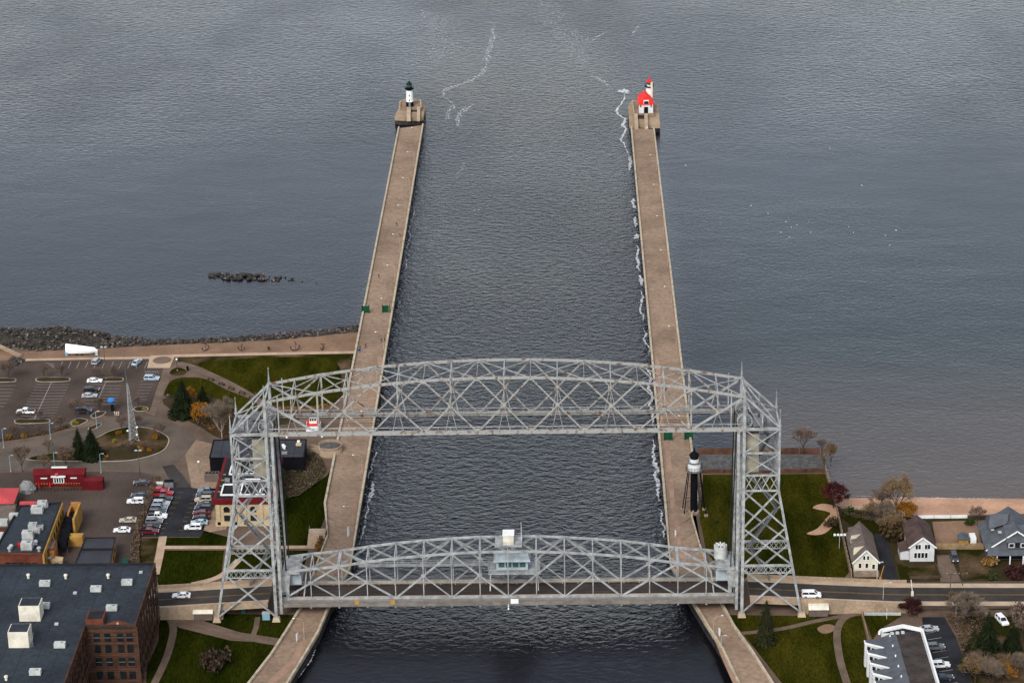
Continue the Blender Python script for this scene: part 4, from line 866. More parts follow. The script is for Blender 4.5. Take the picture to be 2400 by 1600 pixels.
tree_proto('redtree', 7, .8, twig='twigs_red', leaf='leaf_red', nl=1400, ls=.36, seed=35, trunk=.12); tree_proto('darkred', 5, .9, leaf='twigs_red', nl=3600, ls=.36, lv=1.2, seed=36, trunk=.14)
tree_proto('goldbrown', 11, .55, twig='twigs_pale', leaf='leaf_gold', nl=1400, ls=.38, lv=1.2, seed=34, trunk=.2, depth=4); tree_proto('bigbare', 11, .6, 'trunk', 'twigs_pale', seed=41, depth=5, trunk=.22)
spruce_proto('spruce', 11, 4.3, seed=51, n=30, dens=20, shape=.85); spruce_proto('spruce2', 9, 3.2, seed=52, n=24, dens=18, shape=.85); spruce_proto('cedar', 12, 2.5, 'cedar', seed=53, n=30, dens=16, shape=.55); spruce_proto('bigspruce', 14, 4.6, seed=54, n=28, dens=18, shape=.8)
for k, l in (('orange', 'leaf_orange'), ('brown', 'leaf_brown'), ('gold', 'leaf_gold'), ('yellow', 'leaf_yellow'), ('dark', 'leaf_dark'), ('green', 'leaf_green'), ('twigred', 'twigs_red'), ('twig', 'twigs')): shrub_proto('shrub_'+k, l, seed=len(k)+60)
random.seed(99)
zt_ = lambda x, y: (x/3.92, 740+y/3.92)
gb = 'bare young trees of the lakeside car park'
bare = [(80, 585, 420, 'bare tree on the kerbed island at the left edge of the photo'), (405, 577, 450, 'bare tree, left of two on the second car park island'), (570, 572, 450, 'bare tree, right of two on the second car park island'), (890, 582, 480, 'bare tree, left of two on the island above the white sedan'), (1050, 572, 455, 'bare tree, right of two on the island above the white sedan'),
        (915, 890, 745, 'bare tree in the planted corner beside the blue kiosk'), (705, 945, 770, 'tall bare tree beside the dark van'), (1275, 845, 740, 'bare tree on the small island left of the promenade'), (185, 965, 870, 'bare tree, left of two on the island below the white pickup'), (375, 968, 870, 'bare tree, right of two on the island below the white pickup'),
        (560, 1050, 920, 'bare tree at the right end of the car park hedge'), (140, 1135, 985, 'wide bare tree at the left end of the car park hedge'), (360, 1088, 1005, 'small bare tree in the middle of the car park hedge'), (1120, 1065, 915, 'bare tree on the upper left edge of the loop island'), (1270, 1035, 915, 'bare tree on the loop island just right of the lattice mast'), (1470, 1128, 985, 'bare tree at the right end of the loop island'),
        (450, 1262, 1140, 'bare tree on the left tip of the loop island'), (205, 1432, 1195, 'large bare tree on the verge above the red diner'), (610, 1412, 1200, 'bare tree on the verge right above the red diner'), (1180, 1272, 1140, 'bare tree on the loop island below the lattice mast'), (1330, 1242, 1150, 'bare tree among orange shrubs on the loop island')]
for i, (x, y, ty_, l) in enumerate(bare):
    px, py = zt_(x, y); plant('bare%d' % (i % 3), px, py, HT(px, py, 2.05, 740+ty_/3.92)*1.05, l, gb)
plant('bareorange', *zt_(410, 1422), 5.0, 'small tree with a few orange leaves above the red diner')
px, py = zt_(1690, 912); plant('spruce', px, py, HT(px, py, 2, 740+552/3.92), 'tallest dark spruce by the park walk beside the orange tree'); px, py = zt_(1868, 800); plant('spruce2', px, py, HT(px, py, 2, 740+620/3.92), 'small spruce standing behind the orange tree')
px, py = zt_(730, 1292); plant('spruce2', px, py, HT(px, py, 2, 740+1000/3.92), 'slimmer spruce, left of the pair on the loop island', w=.85); px, py = zt_(850, 1302); plant('spruce', px, py, HT(px, py, 2, 740+1005/3.92), 'fuller spruce, right of the pair on the loop island', w=1.05)
px, py = zt_(1850, 1010); plant('orange', px, py, 9.0, 'bright orange autumn tree beside the tall dark spruce', w=.9)
px, py = zt_(2040, 1125); plant('birch', px, py, 13.5, 'pale bare birch left of the bridge tower', w=.85)
plant('orange', 448, 940, 5.5, 'dull rusty tree tucked between the two spruces', w=.7)
go = 'autumn shrubs of the loop road planting'
for i, (x, y, k, s_, l) in enumerate([(1090, 1090, 'orange', 1.2, 'orange shrub at the upper left of the loop island'), (1430, 1128, 'orange', 1.3, 'orange shrub at the right end of the loop island'), (1300, 1235, 'gold', 1.5, 'golden shrub in the middle of the loop island'), (1370, 1245, 'orange', 1.2, 'orange shrub right of the golden shrub on the loop island'), (1055, 1165, 'yellow', 1.1, 'yellow green shrub on the loop island'),
                                      (690, 1000, 'yellow', 1.3, 'yellow shrub in the corner bed below the dark van'), (85, 1130, 'orange', 1.4, 'orange shrub at the left end of the car park hedge'), (215, 1115, 'gold', 1.3, 'golden shrub beside the wide bare tree in the hedge'), (600, 1315, 'gold', 1.3, 'golden shrub left of the spruce pair'), (780, 1318, 'orange', 1.1, 'low orange shrub in front of the spruce pair'), (960, 1315, 'gold', 1.1, 'low golden shrub right of the spruce pair'), (1270, 868, 'green', 1.0, 'low green shrub on the small island left of the promenade'), (1325, 870, 'yellow', .9, 'low yellow shrub on the small island left of the promenade')]):
    plant('shrub_'+k, *zt_(x, y), s_, l, go)
# south side
for key, px, py, ty_, w, l in [('bare1', 1882, 1062, 1000, 1.1, 'bare tree on the bulkhead right of the bridge tower'), ('gold', 1947, 1092, 1034, .8, 'sparse golden tree at the corner of the bulkhead'), ('redtree', 1953, 1190, 1122, 1.1, 'dark red tree at the fence above the beach'),
                               ('goldbrown', 2101, 1212, 1108, .8, 'tall thin leaved tree between the beach and the brown roofed house'), ('bare2', 2065, 1210, 1144, 1.0, 'bare forked tree left of the tall thin leaved tree'), ('orange', 2122, 1222, 1170, 1.0, 'orange leaved tree behind the brown roofed house'), ('cedar', 1795, 1508, 1400, 1.0, 'olive brown conifer on the lawn at the foot of the right tower'),
                               ('darkred', 2137, 1440, 1396, 1.05, 'round dark red tree beside the white apartment block'), ('bigspruce', 2312, 1560, 1424, 1.0, 'tall dark spruce at the lower right'), ('bigbare', 2262, 1462, 1392, 1.2, 'bare brown tree beside the apartment lot and the road'), ('bare0', 2292, 1572, 1520, 1.3, 'bare brown tree left below the tall spruce'), ('gold', 2356, 1585, 1530, 1.1, 'golden tree right below the tall spruce'), ('gold', 2232, 1412, 1385, 1.3, 'small golden tree on the verge above the apartment lot')]:
    plant(key, px, py, HT(px, py, 2.05, ty_), l, w=w)
plant('cedar', 2280, 1560, HT(2280, 1560, 2, 1470), 'dark conifer left of the tall spruce', w=1.4)
for key, px, py, h_, l, w in [('goldbrown', 2090, 1262, 8.5, 'brown leaved tree between the driveway and the brown roofed house', .9), ('bigbare', 2075, 1236, 8, 'bare tree at the end of the asphalt driveway', .9), ('orange', 2345, 1600, 7, 'rusty orange tree at the bottom edge below the tall spruce', .9), ('spruce2', 2372, 1520, 8, 'smaller dark spruce right of the tall spruce', 1.0), ('goldbrown', 2285, 1600, 8, 'brown leaved tree at the bottom edge beside the apartment lot', 1.0), ('bare1', 2395, 1500, 6, 'bare tree at the right edge beside the smaller spruce', 1.2), ('bare0', 2290, 1232, 6, 'bare tree behind the garden shed', 1.0), ('bigbare', 2325, 1612, 8, 'bare brown tree at the bottom edge below the golden tree', 1.0), ('goldbrown', 2042, 1218, 6, 'brown leaved tree behind the cream house', 1.0)]: plant(key, px, py, h_, l, w=w)
for k, px, py, s_, l in [('brown', 2096, 1268, 5.0, 'large dark shrub between the two gabled houses'), ('green', 2080, 1245, 3.0, 'dark green shrub behind the asphalt driveway'), ('gold', 2322, 1325, 2.6, 'golden shrub in front of the grey roofed house'), ('twigred', 2370, 1355, 3.6, 'dark red rounded shrub in front of the grey roofed house'), ('green', 2325, 1360, 2.4, 'green shrub by the pavement near the grey roofed house'), ('green', 1988, 1206, 2.2, 'green shrub beside the fence above the beach'), ('brown', 1948, 1232, 2.6, 'brown shrub at the fence beside the sandy track'),
                         ('green', 2275, 1230, 2.2, 'dark shrub behind the small shed'), ('twig', 2390, 1445, 3.4, 'bare reddish shrub at the right edge below the road'), ('dark', 502, 1562, 4.2, 'bare dark round shrub alone on the lawn below the left tower'), ('brown', 2062, 1208, 2.2, 'brown shrub at the foot of the bare forked tree'), ('green', 1680, 1225, 1.2, 'low dark shrub on the lawn right of the light tower')]:
    plant('shrub_'+k, px, py, s_, l, w=1.0)
for k, px, py, s_, l in [('bare1', 1925, 1062, 4.5, 'thin bare sapling at the right end of the bulkhead'), ('bigbare', 2385, 1590, 7.0, 'bare tree at the lower right edge of the photo')]: plant(k, px, py, s_, l)
# hedges and shrub masses that read as one
def mass(name, px, z, h, mats, label, cat, n, ls=.4, base=True):
    P = [G(x, y, z) for x, y in px]; xs_ = [q.x for q in P]; ys_ = [q.y for q in P]
    def inside(x, y):
        r_ = False
        for a, b_ in zip(P, P[1:]+P[:1]):
            if (a.y > y) != (b_.y > y) and x < (b_.x-a.x)*(y-a.y)/(b_.y-a.y)+a.x: r_ = not r_
        return r_
    mbs = [MB() for _ in mats]; k = 0; bump = [(rnd(min(xs_), max(xs_)), rnd(min(ys_), max(ys_))) for _ in range(40)]
    while k < n:
        x, y = rnd(min(xs_), max(xs_)), rnd(min(ys_), max(ys_))
        if not inside(x, y): continue
        d = min((x-a)**2+(y-b_)**2 for a, b_ in bump); hh = h*(.55+.45*math.exp(-d/2.2)); c = Vector((x, y, z+hh*rnd(.1, 1)**.6)); nn = Vector((rnd(-1, 1), rnd(-1, 1), rnd(0, 1))).normalized(); u = nn.orthogonal().normalized(); v = nn.cross(u); s_ = ls*rnd(.5, 1.3)
        mbs[int(rnd(0, len(mats)-.001))].add([c+u*s_*.5, c+v*s_*.35, c-u*s_*.5, c-v*s_*.35], [(0, 1, 2, 3)]); k += 1
    t = thing(name, label, cat, (sum(xs_)/len(P), sum(ys_)/len(P), z))
    for mm, m_ in zip(mbs, mats): mm.build('foliage', m_, t)
    return t
mass('hedge', [(360, 1122), (374, 1118), (366, 1150), (345, 1205), (330, 1250), (326, 1300), (328, 1330), (306, 1330), (306, 1290), (318, 1235), (338, 1180)], 2.0, 1.5, ['twigs', 'leaf_brown', 'twigs'], 'brown leafless hedge between the two car parks', 'hedge', 5200, .42)
mass('shrubbery', [(655, 1180), (660, 1110), (700, 1078), (735, 1062), (757, 1085), (765, 1105), (745, 1135), (700, 1160)], 2.0, 1.5, ['leaf_brown', 'twigs', 'leaf_green'], 'brown shrubbery beside the black museum wing', 'shrubs', 6000, .45)
mass('hedge', [(744, 1262), (757, 1258), (752, 1300), (742, 1330), (734, 1330), (738, 1290)], 2.0, 1.3, ['leaf_orange', 'leaf_brown'], 'rusty hedge beside the concrete steps at the left pier', 'hedge', 1200, .35)
mass('hedge', [(0, 1026), (60, 1018), (120, 1008), (160, 996), (164, 1002), (110, 1019), (0, 1036)], 2.0, .9, ['twigs', 'leaf_brown'], 'low brown hedge along the car park edge', 'hedge', 1600, .35)
mass('shrubbery', [(650, 958), (720, 956), (790, 945), (775, 962), (700, 968), (650, 968)], 2.0, .8, ['leaf_orange', 'leaf_gold'], 'low orange plants along the lower edge of the park lawn', 'shrubs', 1300, .35)
mass('shrubbery', [(1968, 1196), (2050, 1200), (2085, 1214), (2070, 1230), (2000, 1215)], 2.0, 1.0, ['leaf_brown', 'leaf_green', 'twigs'], 'mixed brown and green plants behind the beach wall', 'shrubs', 1600, .4)
mass('shrubbery', [(2215, 1445), (2300, 1440), (2330, 1500), (2300, 1600), (2270, 1560), (2240, 1490)], 2.0, 1.3, ['twigs', 'leaf_brown'], 'brown undergrowth between the apartment lot and the tall spruce', 'shrubs', 3000, .4)
mass('shrubbery', [(445, 985), (480, 1000), (520, 1030), (560, 1025), (600, 980), (560, 962), (500, 955)], 2.0, .9, ['twigs', 'leaf_brown', 'leaf_orange'], 'brown underplanting around the birch and the orange tree', 'shrubs', 2200, .4)

# ------------------------------------------------------------------ rocks
def rock_mesh(seed):
    import bmesh
    random.seed(seed); bm = bmesh.new(); bmesh.ops.create_icosphere(bm, subdivisions=1, radius=.5)
    f = Vector((rnd(.8, 1.3), rnd(.7, 1.1), rnd(.5, .8)))
    for v in bm.verts: v.co = Vector((v.co.x*f.x, v.co.y*f.y, v.co.z*f.z))*rnd(.75, 1.2)
    me = bpy.data.meshes.new('rock'); bm.to_mesh(me); bm.free(); return me
RK = [rock_mesh(s_) for s_ in range(8)]
for i, me in enumerate(RK): me.materials.append(M['rock' if i % 3 else 'rock_dark'])
random.seed(5)
def rocks(t, pts):
    o_ = org(t)
    for q, s_ in pts:
        r_ = bpy.data.objects.new('rock', random.choice(RK)); COL.objects.link(r_); r_.parent = t; r_.location = q-o_
        r_.rotation_euler = (rnd(-.5, .5), rnd(-.5, .5), rnd(0, 6.3)); r_.scale = (s_*rnd(.85, 1.25), s_, s_*rnd(.8, 1.1))
def rock_stuff(t, pts, mat_='rock'):
    mb = MB(); o_ = Vector()
    for q, s_ in pts:
        me = random.choice(RK); a = Matrix.Rotation(rnd(0, 6.3), 3, 'Z'); mb.add([q+a @ (v.co*s_) for v in me.vertices], [tuple(p_.vertices) for p_ in me.polygons])
    tag(mb.build('small_rocks', mat_, t), kind='stuff')
t = thing('rock_reef', 'line of dark boulders breaking the lake surface off the left shore', 'rocks', G(590, 650, 0)); pts = []
for k in range(72):
    u = random.random(); px = 493+(690-493)*u; py = 646+9*u+rnd(-8, 8)*(1-abs(u-.45)*1.1); pts.append((G(px, py, 0)+Vector((0, 0, rnd(0, .55)*(1-abs(u-.4)))), rnd(.9, 2.6)*(1.05-.7*max(0, u-.6)/.4)))
rocks(t, pts); rocks(t, [(G(x, y, 0), s_) for x, y, s_ in ((708, 660, .8), (742, 664, .6), (752, 658, .4))])
up = [(-60, 763), (0, 766), (84, 768), (143, 762), (242, 778), (357, 797), (502, 793), (622, 784), (706, 777), (846, 764)]; dn = [(-60, 812), (0, 814), (84, 824), (143, 822), (242, 817), (357, 810), (502, 804), (622, 799), (706, 792), (846, 778)]
def inter(P, x):
    for (a, b_), (c_, d) in zip(P, P[1:]):
        if x <= c_: return b_+(d-b_)*(x-a)/(c_-a)
    return P[-1][1]
t = thing('riprap_bank', 'bank of tumbled boulders along the left shore below the beach path', 'rocks', G(400, 800, 1)); big = []; small = []
for k in range(1500):
    x = rnd(-40, 846) if k % 3 else rnd(-40, 260); v = rnd(.02, .98); y0, y1 = inter(up, x), inter(dn, x); z = .1+2.2*v+(rnd(.3, 1.8)*(math.sin(v*PI)) if x < 250 else rnd(0, .5)); s_ = rnd(.5, 1.7)*(1.0 if x > 240 else .9)
    (big if len(big) < 300 and s_ > 1.0 and k % 2 else small).append((G(x, y0+(y1-y0)*v, .3+1.7*v)*1+Vector((0, 0, z-(.3+1.7*v))), s_))
rocks(t, big); rock_stuff(t, small)
xs_ = [i*12-60 for i in range(27)]; mb = MB(); rows = []
for v, z in ((0, -.3), (.3, 1.6), (.55, 2.6), (.8, 2.5), (1, 2.0)): rows.append([G(x, inter(up, x)+(inter(dn, x)-inter(up, x))*v, z*.6)+Vector((0, 0, z*.4*rnd(.6, 1.2))) for x in xs_])
for a, b_ in zip(rows, rows[1:]): mb.strip(a, b_)
tag(mb.build('rubble_bank', 'rubble'), kind='structure')
t = thing('pier_toe_rocks', 'few boulders in the water where the left pier meets the shore', 'rocks', G(838, 758, 0)); rocks(t, [(G(x, y, 0), s_) for x, y, s_ in ((832, 752, .9), (842, 748, .7), (826, 762, 1.1), (838, 764, 1.4), (818, 768, 1.2), (845, 758, 1.0))])
# ------------------------------------------------------------------ buildings, north side
def wins(par, pts, w, h, face='-y', m_='glass', frame=None, name='window', d=.16):
    "each window is a pane with its frame standing proud of the wall"
    for q in pts:
        q = Vector(q); dim = (w, d, h) if face[1] == 'y' else (d, w, h); fr = (w+.3, d*.7, h+.3) if face[1] == 'y' else (d*.7, w+.3, h+.3)
        if frame:
            f_ = MB().box(q, fr).build(name, frame, par); MB().box(q, dim).build('pane', m_, f_)
        else: MB().box(q, dim).build(name, m_, par)
ZR = 18.5
def wpt(zx, zy, z=ZR): return G(zx/3.92, 1200+zy/3.92, z)
xr, xs2, yf, yn = -90.2, -102.5, -7.2, -40.2
t = thing('brick_warehouse', 'large dark brick warehouse with flat grey roof in the lower left corner', 'building', (-110, -40, 2))
foot = [(-150, -120), (xs2, -120), (xs2, yn), (xr, yn), (xr, yf), (-150, yf)]
MB().prism(foot, 1.5, ZR-.3).build('wall', 'brick', t); MB().prism([(x*1+(.35 if x < -140 else -.35), y) for x, y in foot], ZR-.4, ZR).build('roof', 'roof_dark', t)
for a, b_ in (((xr-.15, yn), (xr-.15, yf)), ((-150, yf-.2), (xr-.3, yf-.2)), ((xs2+.2, yn+.2), (xr-.3, yn+.2)), ((xs2-.15, -120), (xs2-.15, yn-.1))): MB().beam((*a, ZR+.15), (*b_, ZR+.15), .35, .9).build('parapet', 'brick' if a[1] != yf-.2 else 'roof_black', t)
for k in range(14): x = -150+k*4.3; MB().box((x, -62, ZR+.012), (.09, 108, .012)).build('roof_seam', 'roof_black', t)
for zx, zy in ((410, 685), (880, 735), (1165, 675), (1025, 910), (405, 890), (548, 1250), (322, 1500)):
    q = wpt(zx, zy); o = MB().box(q+Vector((0, .6, .75)), (2.7, 1.5, 1.2)).build('rooftop_unit', 'hvac', t); MB().box(q+Vector((.5, .6, 1.37)), (.6, .5, .06)).build('fan_opening', 'hvac_dark', o)
for zx, zy in ((262, 605), (605, 608), (995, 605), (58, 1540)): MB().lathe([(.32, 0), (.32, .8), (.5, .85), (.42, 1.2), (.1, 1.3)], wpt(zx, zy), 10).build('roof_vent', 'offwhite', t)
for zx, zy in ((1295, 555), (520, 1030), (690, 745)): MB().box(wpt(zx, zy)+Vector((0, 0, .2)), (.9, .8, .4)).build('roof_hatch', 'hvac', t)
for zx0, zx1, zy in ((180, 372, 1002), (82, 268, 1245)):
    a = wpt(zx0, zy); b_ = wpt(zx1, zy); o = MB().box((( a.x+b_.x)/2, a.y+2.2, ZR+2.1), (b_.x-a.x, 4.4, 4.2)).build('penthouse', 'offwhite', t); MB().box(((a.x+b_.x)/2, a.y+2.2, ZR+4.26), (b_.x-a.x-.5, 3.9, .1)).build('penthouse_roof', 'roof_dark', o)
mb = MB(); mb.beam(wpt(275, 1250)+Vector((0, .3, .2)), wpt(300, 1250)+Vector((.2, .3, 4.2)), .1); mb.beam(wpt(290, 1250)+Vector((0, .3, .2)), wpt(310, 1250)+Vector((.2, .3, 4.2)), .1)
for k in range(9): mb.beam(wpt(278, 1250)+Vector((0, .3, .4+.42*k)), wpt(305, 1250)+Vector((.1, .3, .4+.42*k)), .08)
mb.build('ladder', 'steel_dark', t)
mb = MB(); mb.box((-100.3, yn+2.4, ZR+.9), (4.3, 4.6, 2.0)); o = mb.build('stair_tower', 'brick_red', t); MB().box((-100.3, yn+2.4, ZR+1.92), (3.6, 3.9, .1)).build('tower_roof', 'roof_black', o)
mb = MB(); mb.add([(-97.5, yn-.05, ZR+.55), (-91.5, yn-.05, ZR+.55), (-94.5, yn-.05, ZR+1.5), (-97.5, yn+.4, ZR+.55), (-91.5, yn+.4, ZR+.55), (-94.5, yn+.4, ZR+1.5)], [(0, 1, 2), (5, 4, 3), (0, 2, 5, 3), (2, 1, 4, 5)]); o = mb.build('pediment', 'brick_red', t)
MB().tube((-94.6, yn-.16, ZR+.95), (-94.6, yn+.1, ZR+.95), .32, n=12).build('medallion', 'cream', o)
rowz = [GY(280, y, yn).z for y in (1493, 1519, 1550, 1581)]
cols = [GY(px, 1493, yn).x for px in (227, 252, 282, 303.6)]
for i, z in enumerate(rowz):
    for j, x in enumerate(cols):
        o = MB().box((x, yn-.02, z), (1.5, .3, 2.3 if i != 1 else 2.1)).build('window', 'glass', t); MB().box((x, yn-.1, z-1.25), (1.8, .3, .18)).build('sill', 'brick_band', o)
        if i in (0, 2): MB().box((x, yn-.16, z+.05), (1.5, .1, .1)).build('sash_bar', 'hvac_dark', o)
for z in [rowz[0]+1.9, rowz[0]-1.6, rowz[1]-1.7, rowz[2]-2.0, rowz[2]-2.6, rowz[3]-1.6, rowz[0]+.8, rowz[0]]:
    MB().box(((xs2+xr)/2, yn-.06, z), (xr-xs2+.1, .2, .22)).build('brick_band', 'brick_band', t); MB().box((xr+.05, (yn+yf)/2, z), (.2, yf-yn, .22)).build('brick_band', 'brick_band', t); MB().box((xs2+.05, (yn-80)/2, z), (.2, 80+yn, .22)).build('brick_band', 'brick_band', t)
for k in range(9):
    y = yn+1.8+k*3.6
    MB().box((xr+.12, y-1.7, 9.5), (.35, .5, 17.5)).build('pilaster', 'brick', t)
    for z in rowz:
        if y < yf-.6: o = MB().box((xr+.02, y, z), (.3, 1.4, 2.2)).build('window', 'glass', t); MB().box((xr+.1, y, z-1.2), (.3, 1.7, .18)).build('sill', 'brick_band', o)
for k in range(10):
    y = yn-2.5-k*3.6; MB().box((xs2+.12, y-1.7, 9.5), (.35, .5, 17.5)).build('pilaster', 'brick', t)
    for z in rowz: o = MB().box((xs2+.02, y, z), (.3, 1.4, 2.2)).build('window', 'glass', t); MB().box((xs2+.1, y, z-1.2), (.3, 1.7, .18)).build('sill', 'brick_band', o)

# restaurant: dark roof, yellow right wall, red brick front
ZB = lambda zx, zy, z: G(zx/3.92, 1040+zy/3.92, z)
z1 = 8.2; A, B, C_, D = ZB(185, 575, z1), ZB(562, 545, z1), ZB(385, 1018, z1), ZB(-60, 1012, z1)
t = thing('restaurant', 'low restaurant with dark flat roof, yellow side wall and many rooftop units', 'building', ((A.x+C_.x)/2, (A.y+C_.y)/2, 2))
fp = [(q.x, q.y) for q in (A, B, C_, D)]; MB().prism(fp, 1.5, z1-.15).build('wall', 'brick_red', t); cc = Vector(((A.x+C_.x)/2, (A.y+C_.y)/2)); MB().prism([tuple(cc+(Vector(p_)-cc)*.985) for p_ in fp], z1-.2, z1).build('roof', 'roof_dark', t)
nn = (C_-B); MB().beam(B+Vector((.3, 0, -2.9)), C_+Vector((.3, 0, -2.9)), .5, 6.4).build('side_wall', 'yellow', t)
for k in range(9): q = B.lerp(C_, (k+.5)/9); MB().box((q.x+.56, q.y, 6.2), (.14, 1.3, 1.6), rz=math.atan2(nn.y, nn.x)+PI/2).build('window', 'glass', t)
for p_, q in ((A, B), (B, C_), (C_, D), (D, A)): MB().beam(p_+Vector((0, 0, .2)), q+Vector((0, 0, .2)), .4, .5).build('parapet', 'roof_black' if p_ is not C_ else 'brick_red', t)
for zx, zy, sx, sy, sz in ((340, 640, 3.2, 2.2, 1.6), (385, 590, 2.6, 2, 1.5), (300, 815, 2.2, 2, 2.2), (350, 800, 2.6, 1.4, 1), (255, 880, 3, 2, 2), (245, 975, 3, 2.2, 1.8), (345, 830, 1.2, 1.2, 1.3), (415, 590, 1.4, 1.2, .9)):
    q = ZB(zx, zy, z1); o = MB().box(q+Vector((0, .8, sz/2+.25)), (sx, sy, sz)).build('rooftop_unit', 'hvac', t); MB().box(q+Vector((0, .8, .12)), (sx*1.05, sy*1.05, .25)).build('unit_curb', 'hvac_dark', o); MB().box(q+Vector((sx*.2, .8, sz+.28)), (sx*.35, sy*.5, .06)).build('fan_opening', 'hvac_dark', o)
for zx, zy in ((105, 965), (90, 985), (360, 985), (300, 950), (330, 925), (180, 950)): MB().lathe([(.4, 0), (.4, .9), (.65, .95), (.5, 1.3)], ZB(zx, zy, z1), 9).build('roof_fan', 'hvac' if zx != 180 else 'chrome_red', t)
MB().box(ZB(260, 562, z1)+Vector((0, 0, .5)), (4.6, 1.2, .9)).build('red_awning', 'pinkred', t)
for k in range(5): q = D.lerp(C_, .28+.14*k); MB().box(q+Vector((0, -.1, -3.2)), (1.4, .2, 1.6)).build('window', 'glass', t)
# neighbouring yards
def simple(name, label, cat, px, ztop, wall, roof, zx=True, par=.3, rm='roof_black'):
    P = [ZB(x, y, ztop) for x, y in px]; c = sum(P, Vector())/len(P); t = thing(name, label, cat, (c.x, c.y, 2))
    MB().prism([(q.x, q.y) for q in P], 1.9, ztop-.1).build('wall', wall, t); MB().prism([((q-c).x*.96+c.x, (q-c).y*.96+c.y) for q in P], ztop-.3, ztop-.02).build('roof', roof, t)
    for a, b_ in zip(P, P[1:]+P[:1]): MB().beam(a+Vector((0, 0, par/2-.1)), b_+Vector((0, 0, par/2-.1)), .3, par).build('parapet', rm, t)
    return t, P, c
t, P, c = simple('garage', 'garage with black sloped roof and yellow side wall behind the warehouse', 'building', [(785, 865), (1058, 862), (1010, 1120), (685, 1120)], 6.2, 'yellow', 'roof_panel')
MB().box((c.x, (P[0].y+P[2].y)/2+1.0, 6.45), (abs(P[1].x-P[0].x)*1.04, .3, .7)).build('roof_step', 'roof_black', t)
for k in range(3): q = P[1].lerp(P[2], .2+.3*k); MB().box((q.x+.1, q.y, 4.2), (.2, 1.0, 1.2)).build('window', 'brick_red', t)
t, P, c = simple('annex', 'small annex with brown roof and orange walls beside the restaurant', 'building', [(405, 885), (522, 882), (490, 970), (385, 970)], 7.0, 'orange_wall', 'taupe', rm='brick_red')
t, P, c = simple('lean_to', 'white roofed lean-to in front of the orange annex', 'building', [(385, 990), (480, 990), (465, 1050), (375, 1050)], 5.0, 'orange_wall', 'hvac', rm='hvac')
t, P, c = simple('lean_to', 'tan shed with a dark opening beside the white roofed lean-to', 'building', [(480, 1035), (578, 1045), (570, 1075), (470, 1075)], 4.4, 'cream', 'cream_dark', rm='cream'); MB().box(((P[2].x+P[3].x)/2, P[3].y-.05, 3.1), (1.2, .2, 1.5)).build('door', 'glass', t)
t, P, c = simple('brick_shop', 'brown flat roofed building at the left edge below the red canopy roof', 'building', [(-60, 560), (150, 555), (110, 770), (-60, 775)], 7.0, 'brick_red', 'taupe', rm='wood_dark')
for zx, zy in ((35, 745), (130, 690), (-5, 870)): q = ZB(zx, zy, 7.0); MB().box(q+Vector((0, 0, .9)), (2.4, 1.6, 1.6)).build('rooftop_unit', 'hvac', t)
a = ZB(650, 540, 7.5); b_ = ZB(735, 535, 7.5); e = ZB(695, 690, 7.5)
t = thing('sign_wall', 'tall yellow and orange wall panel right of the restaurant roof', 'wall', (b_.x, b_.y, 2)); MB().box((b_.x, (b_.y+e.y)/2, 4.6), (.6, abs(b_.y-e.y), 5.8)).build('yellow_panel', 'yellow', t); MB().box(((a.x+b_.x)/2, b_.y, 4.6), (abs(b_.x-a.x), .6, 5.8)).build('orange_panel', 'orange_wall', t); MB().box((a.x, (a.y+e.y)/2+3, 4.2), (.5, 6, 4.8)).build('back_panel', 'orange_wall', t)
P0, P1 = ZB(655, 600, 6.0), ZB(560, 915, 6.0); t = thing('awning_row', 'row of black barrel awnings between the restaurant and the yellow wall', 'awning', ((P0.x+P1.x)/2, (P0.y+P1.y)/2, 2))
for k in range(8):
    q = P0.lerp(P1, (k+.5)/8); ln = (P1-P0).length/8*.92; mb = MB(); n = 8; pv = []
    for i in range(n+1):
        a_ = PI*i/n
        for dx in (-1.4, -.9, .9, 1.4): s_ = .82 if abs(dx) > 1 else 1; pv.append((q.x+dx, q.y+math.cos(a_)*ln/2*s_, 4.6+math.sin(a_)*1.3*s_))
    mb.add(pv, [(i*4+j, i*4+j+1, (i+1)*4+j+1, (i+1)*4+j) for i in range(n) for j in range(3)]); mb.add([(q.x-1.4, q.y-ln/2, 4.6), (q.x+1.4, q.y-ln/2, 4.6), (q.x+1.4, q.y+ln/2, 4.6), (q.x-1.4, q.y+ln/2, 4.6)], [(3, 2, 1, 0)]); mb.build('barrel_awning', 'black', t)
    for dx in (-1.3, 1.3): MB().tube((q.x+dx, q.y, 2), (q.x+dx, q.y, 4.7), .07).build('post', 'steel_dark', t)
def container(px0, px1, py, ztop, depth, m_, label):
    a, b_ = ZB(px0, py, 2.05), ZB(px1, py, 2.05); t = thing('shipping_container', label, 'container', ((a.x+b_.x)/2, a.y+depth/2, 2.05)); h = ztop
    MB().box(((a.x+b_.x)/2, a.y+depth/2, 2.05+h/2), (b_.x-a.x, depth, h)).build('shell', m_, t); n = int((b_.x-a.x)/.5)
    mb = MB()
    for k in range(n): x = a.x+(k+.5)*(b_.x-a.x)/n; mb.box((x, a.y-.03, 2.05+h/2), (.2, .08, h*.86))
    mb.build('corrugation', m_, t)
    for x in (a.x, b_.x): MB().box((x, a.y, 2.05+h/2), (.2, .2, h+.06)).build('corner_post', m_, t)
container(758, 945, 424, 2.9, 3.2, 'maroon', 'dark red shipping container right of the red diner'); container(590, 760, 942, 2.8, 2.6, 'yellow', 'yellow shipping container behind the black roofed garage')
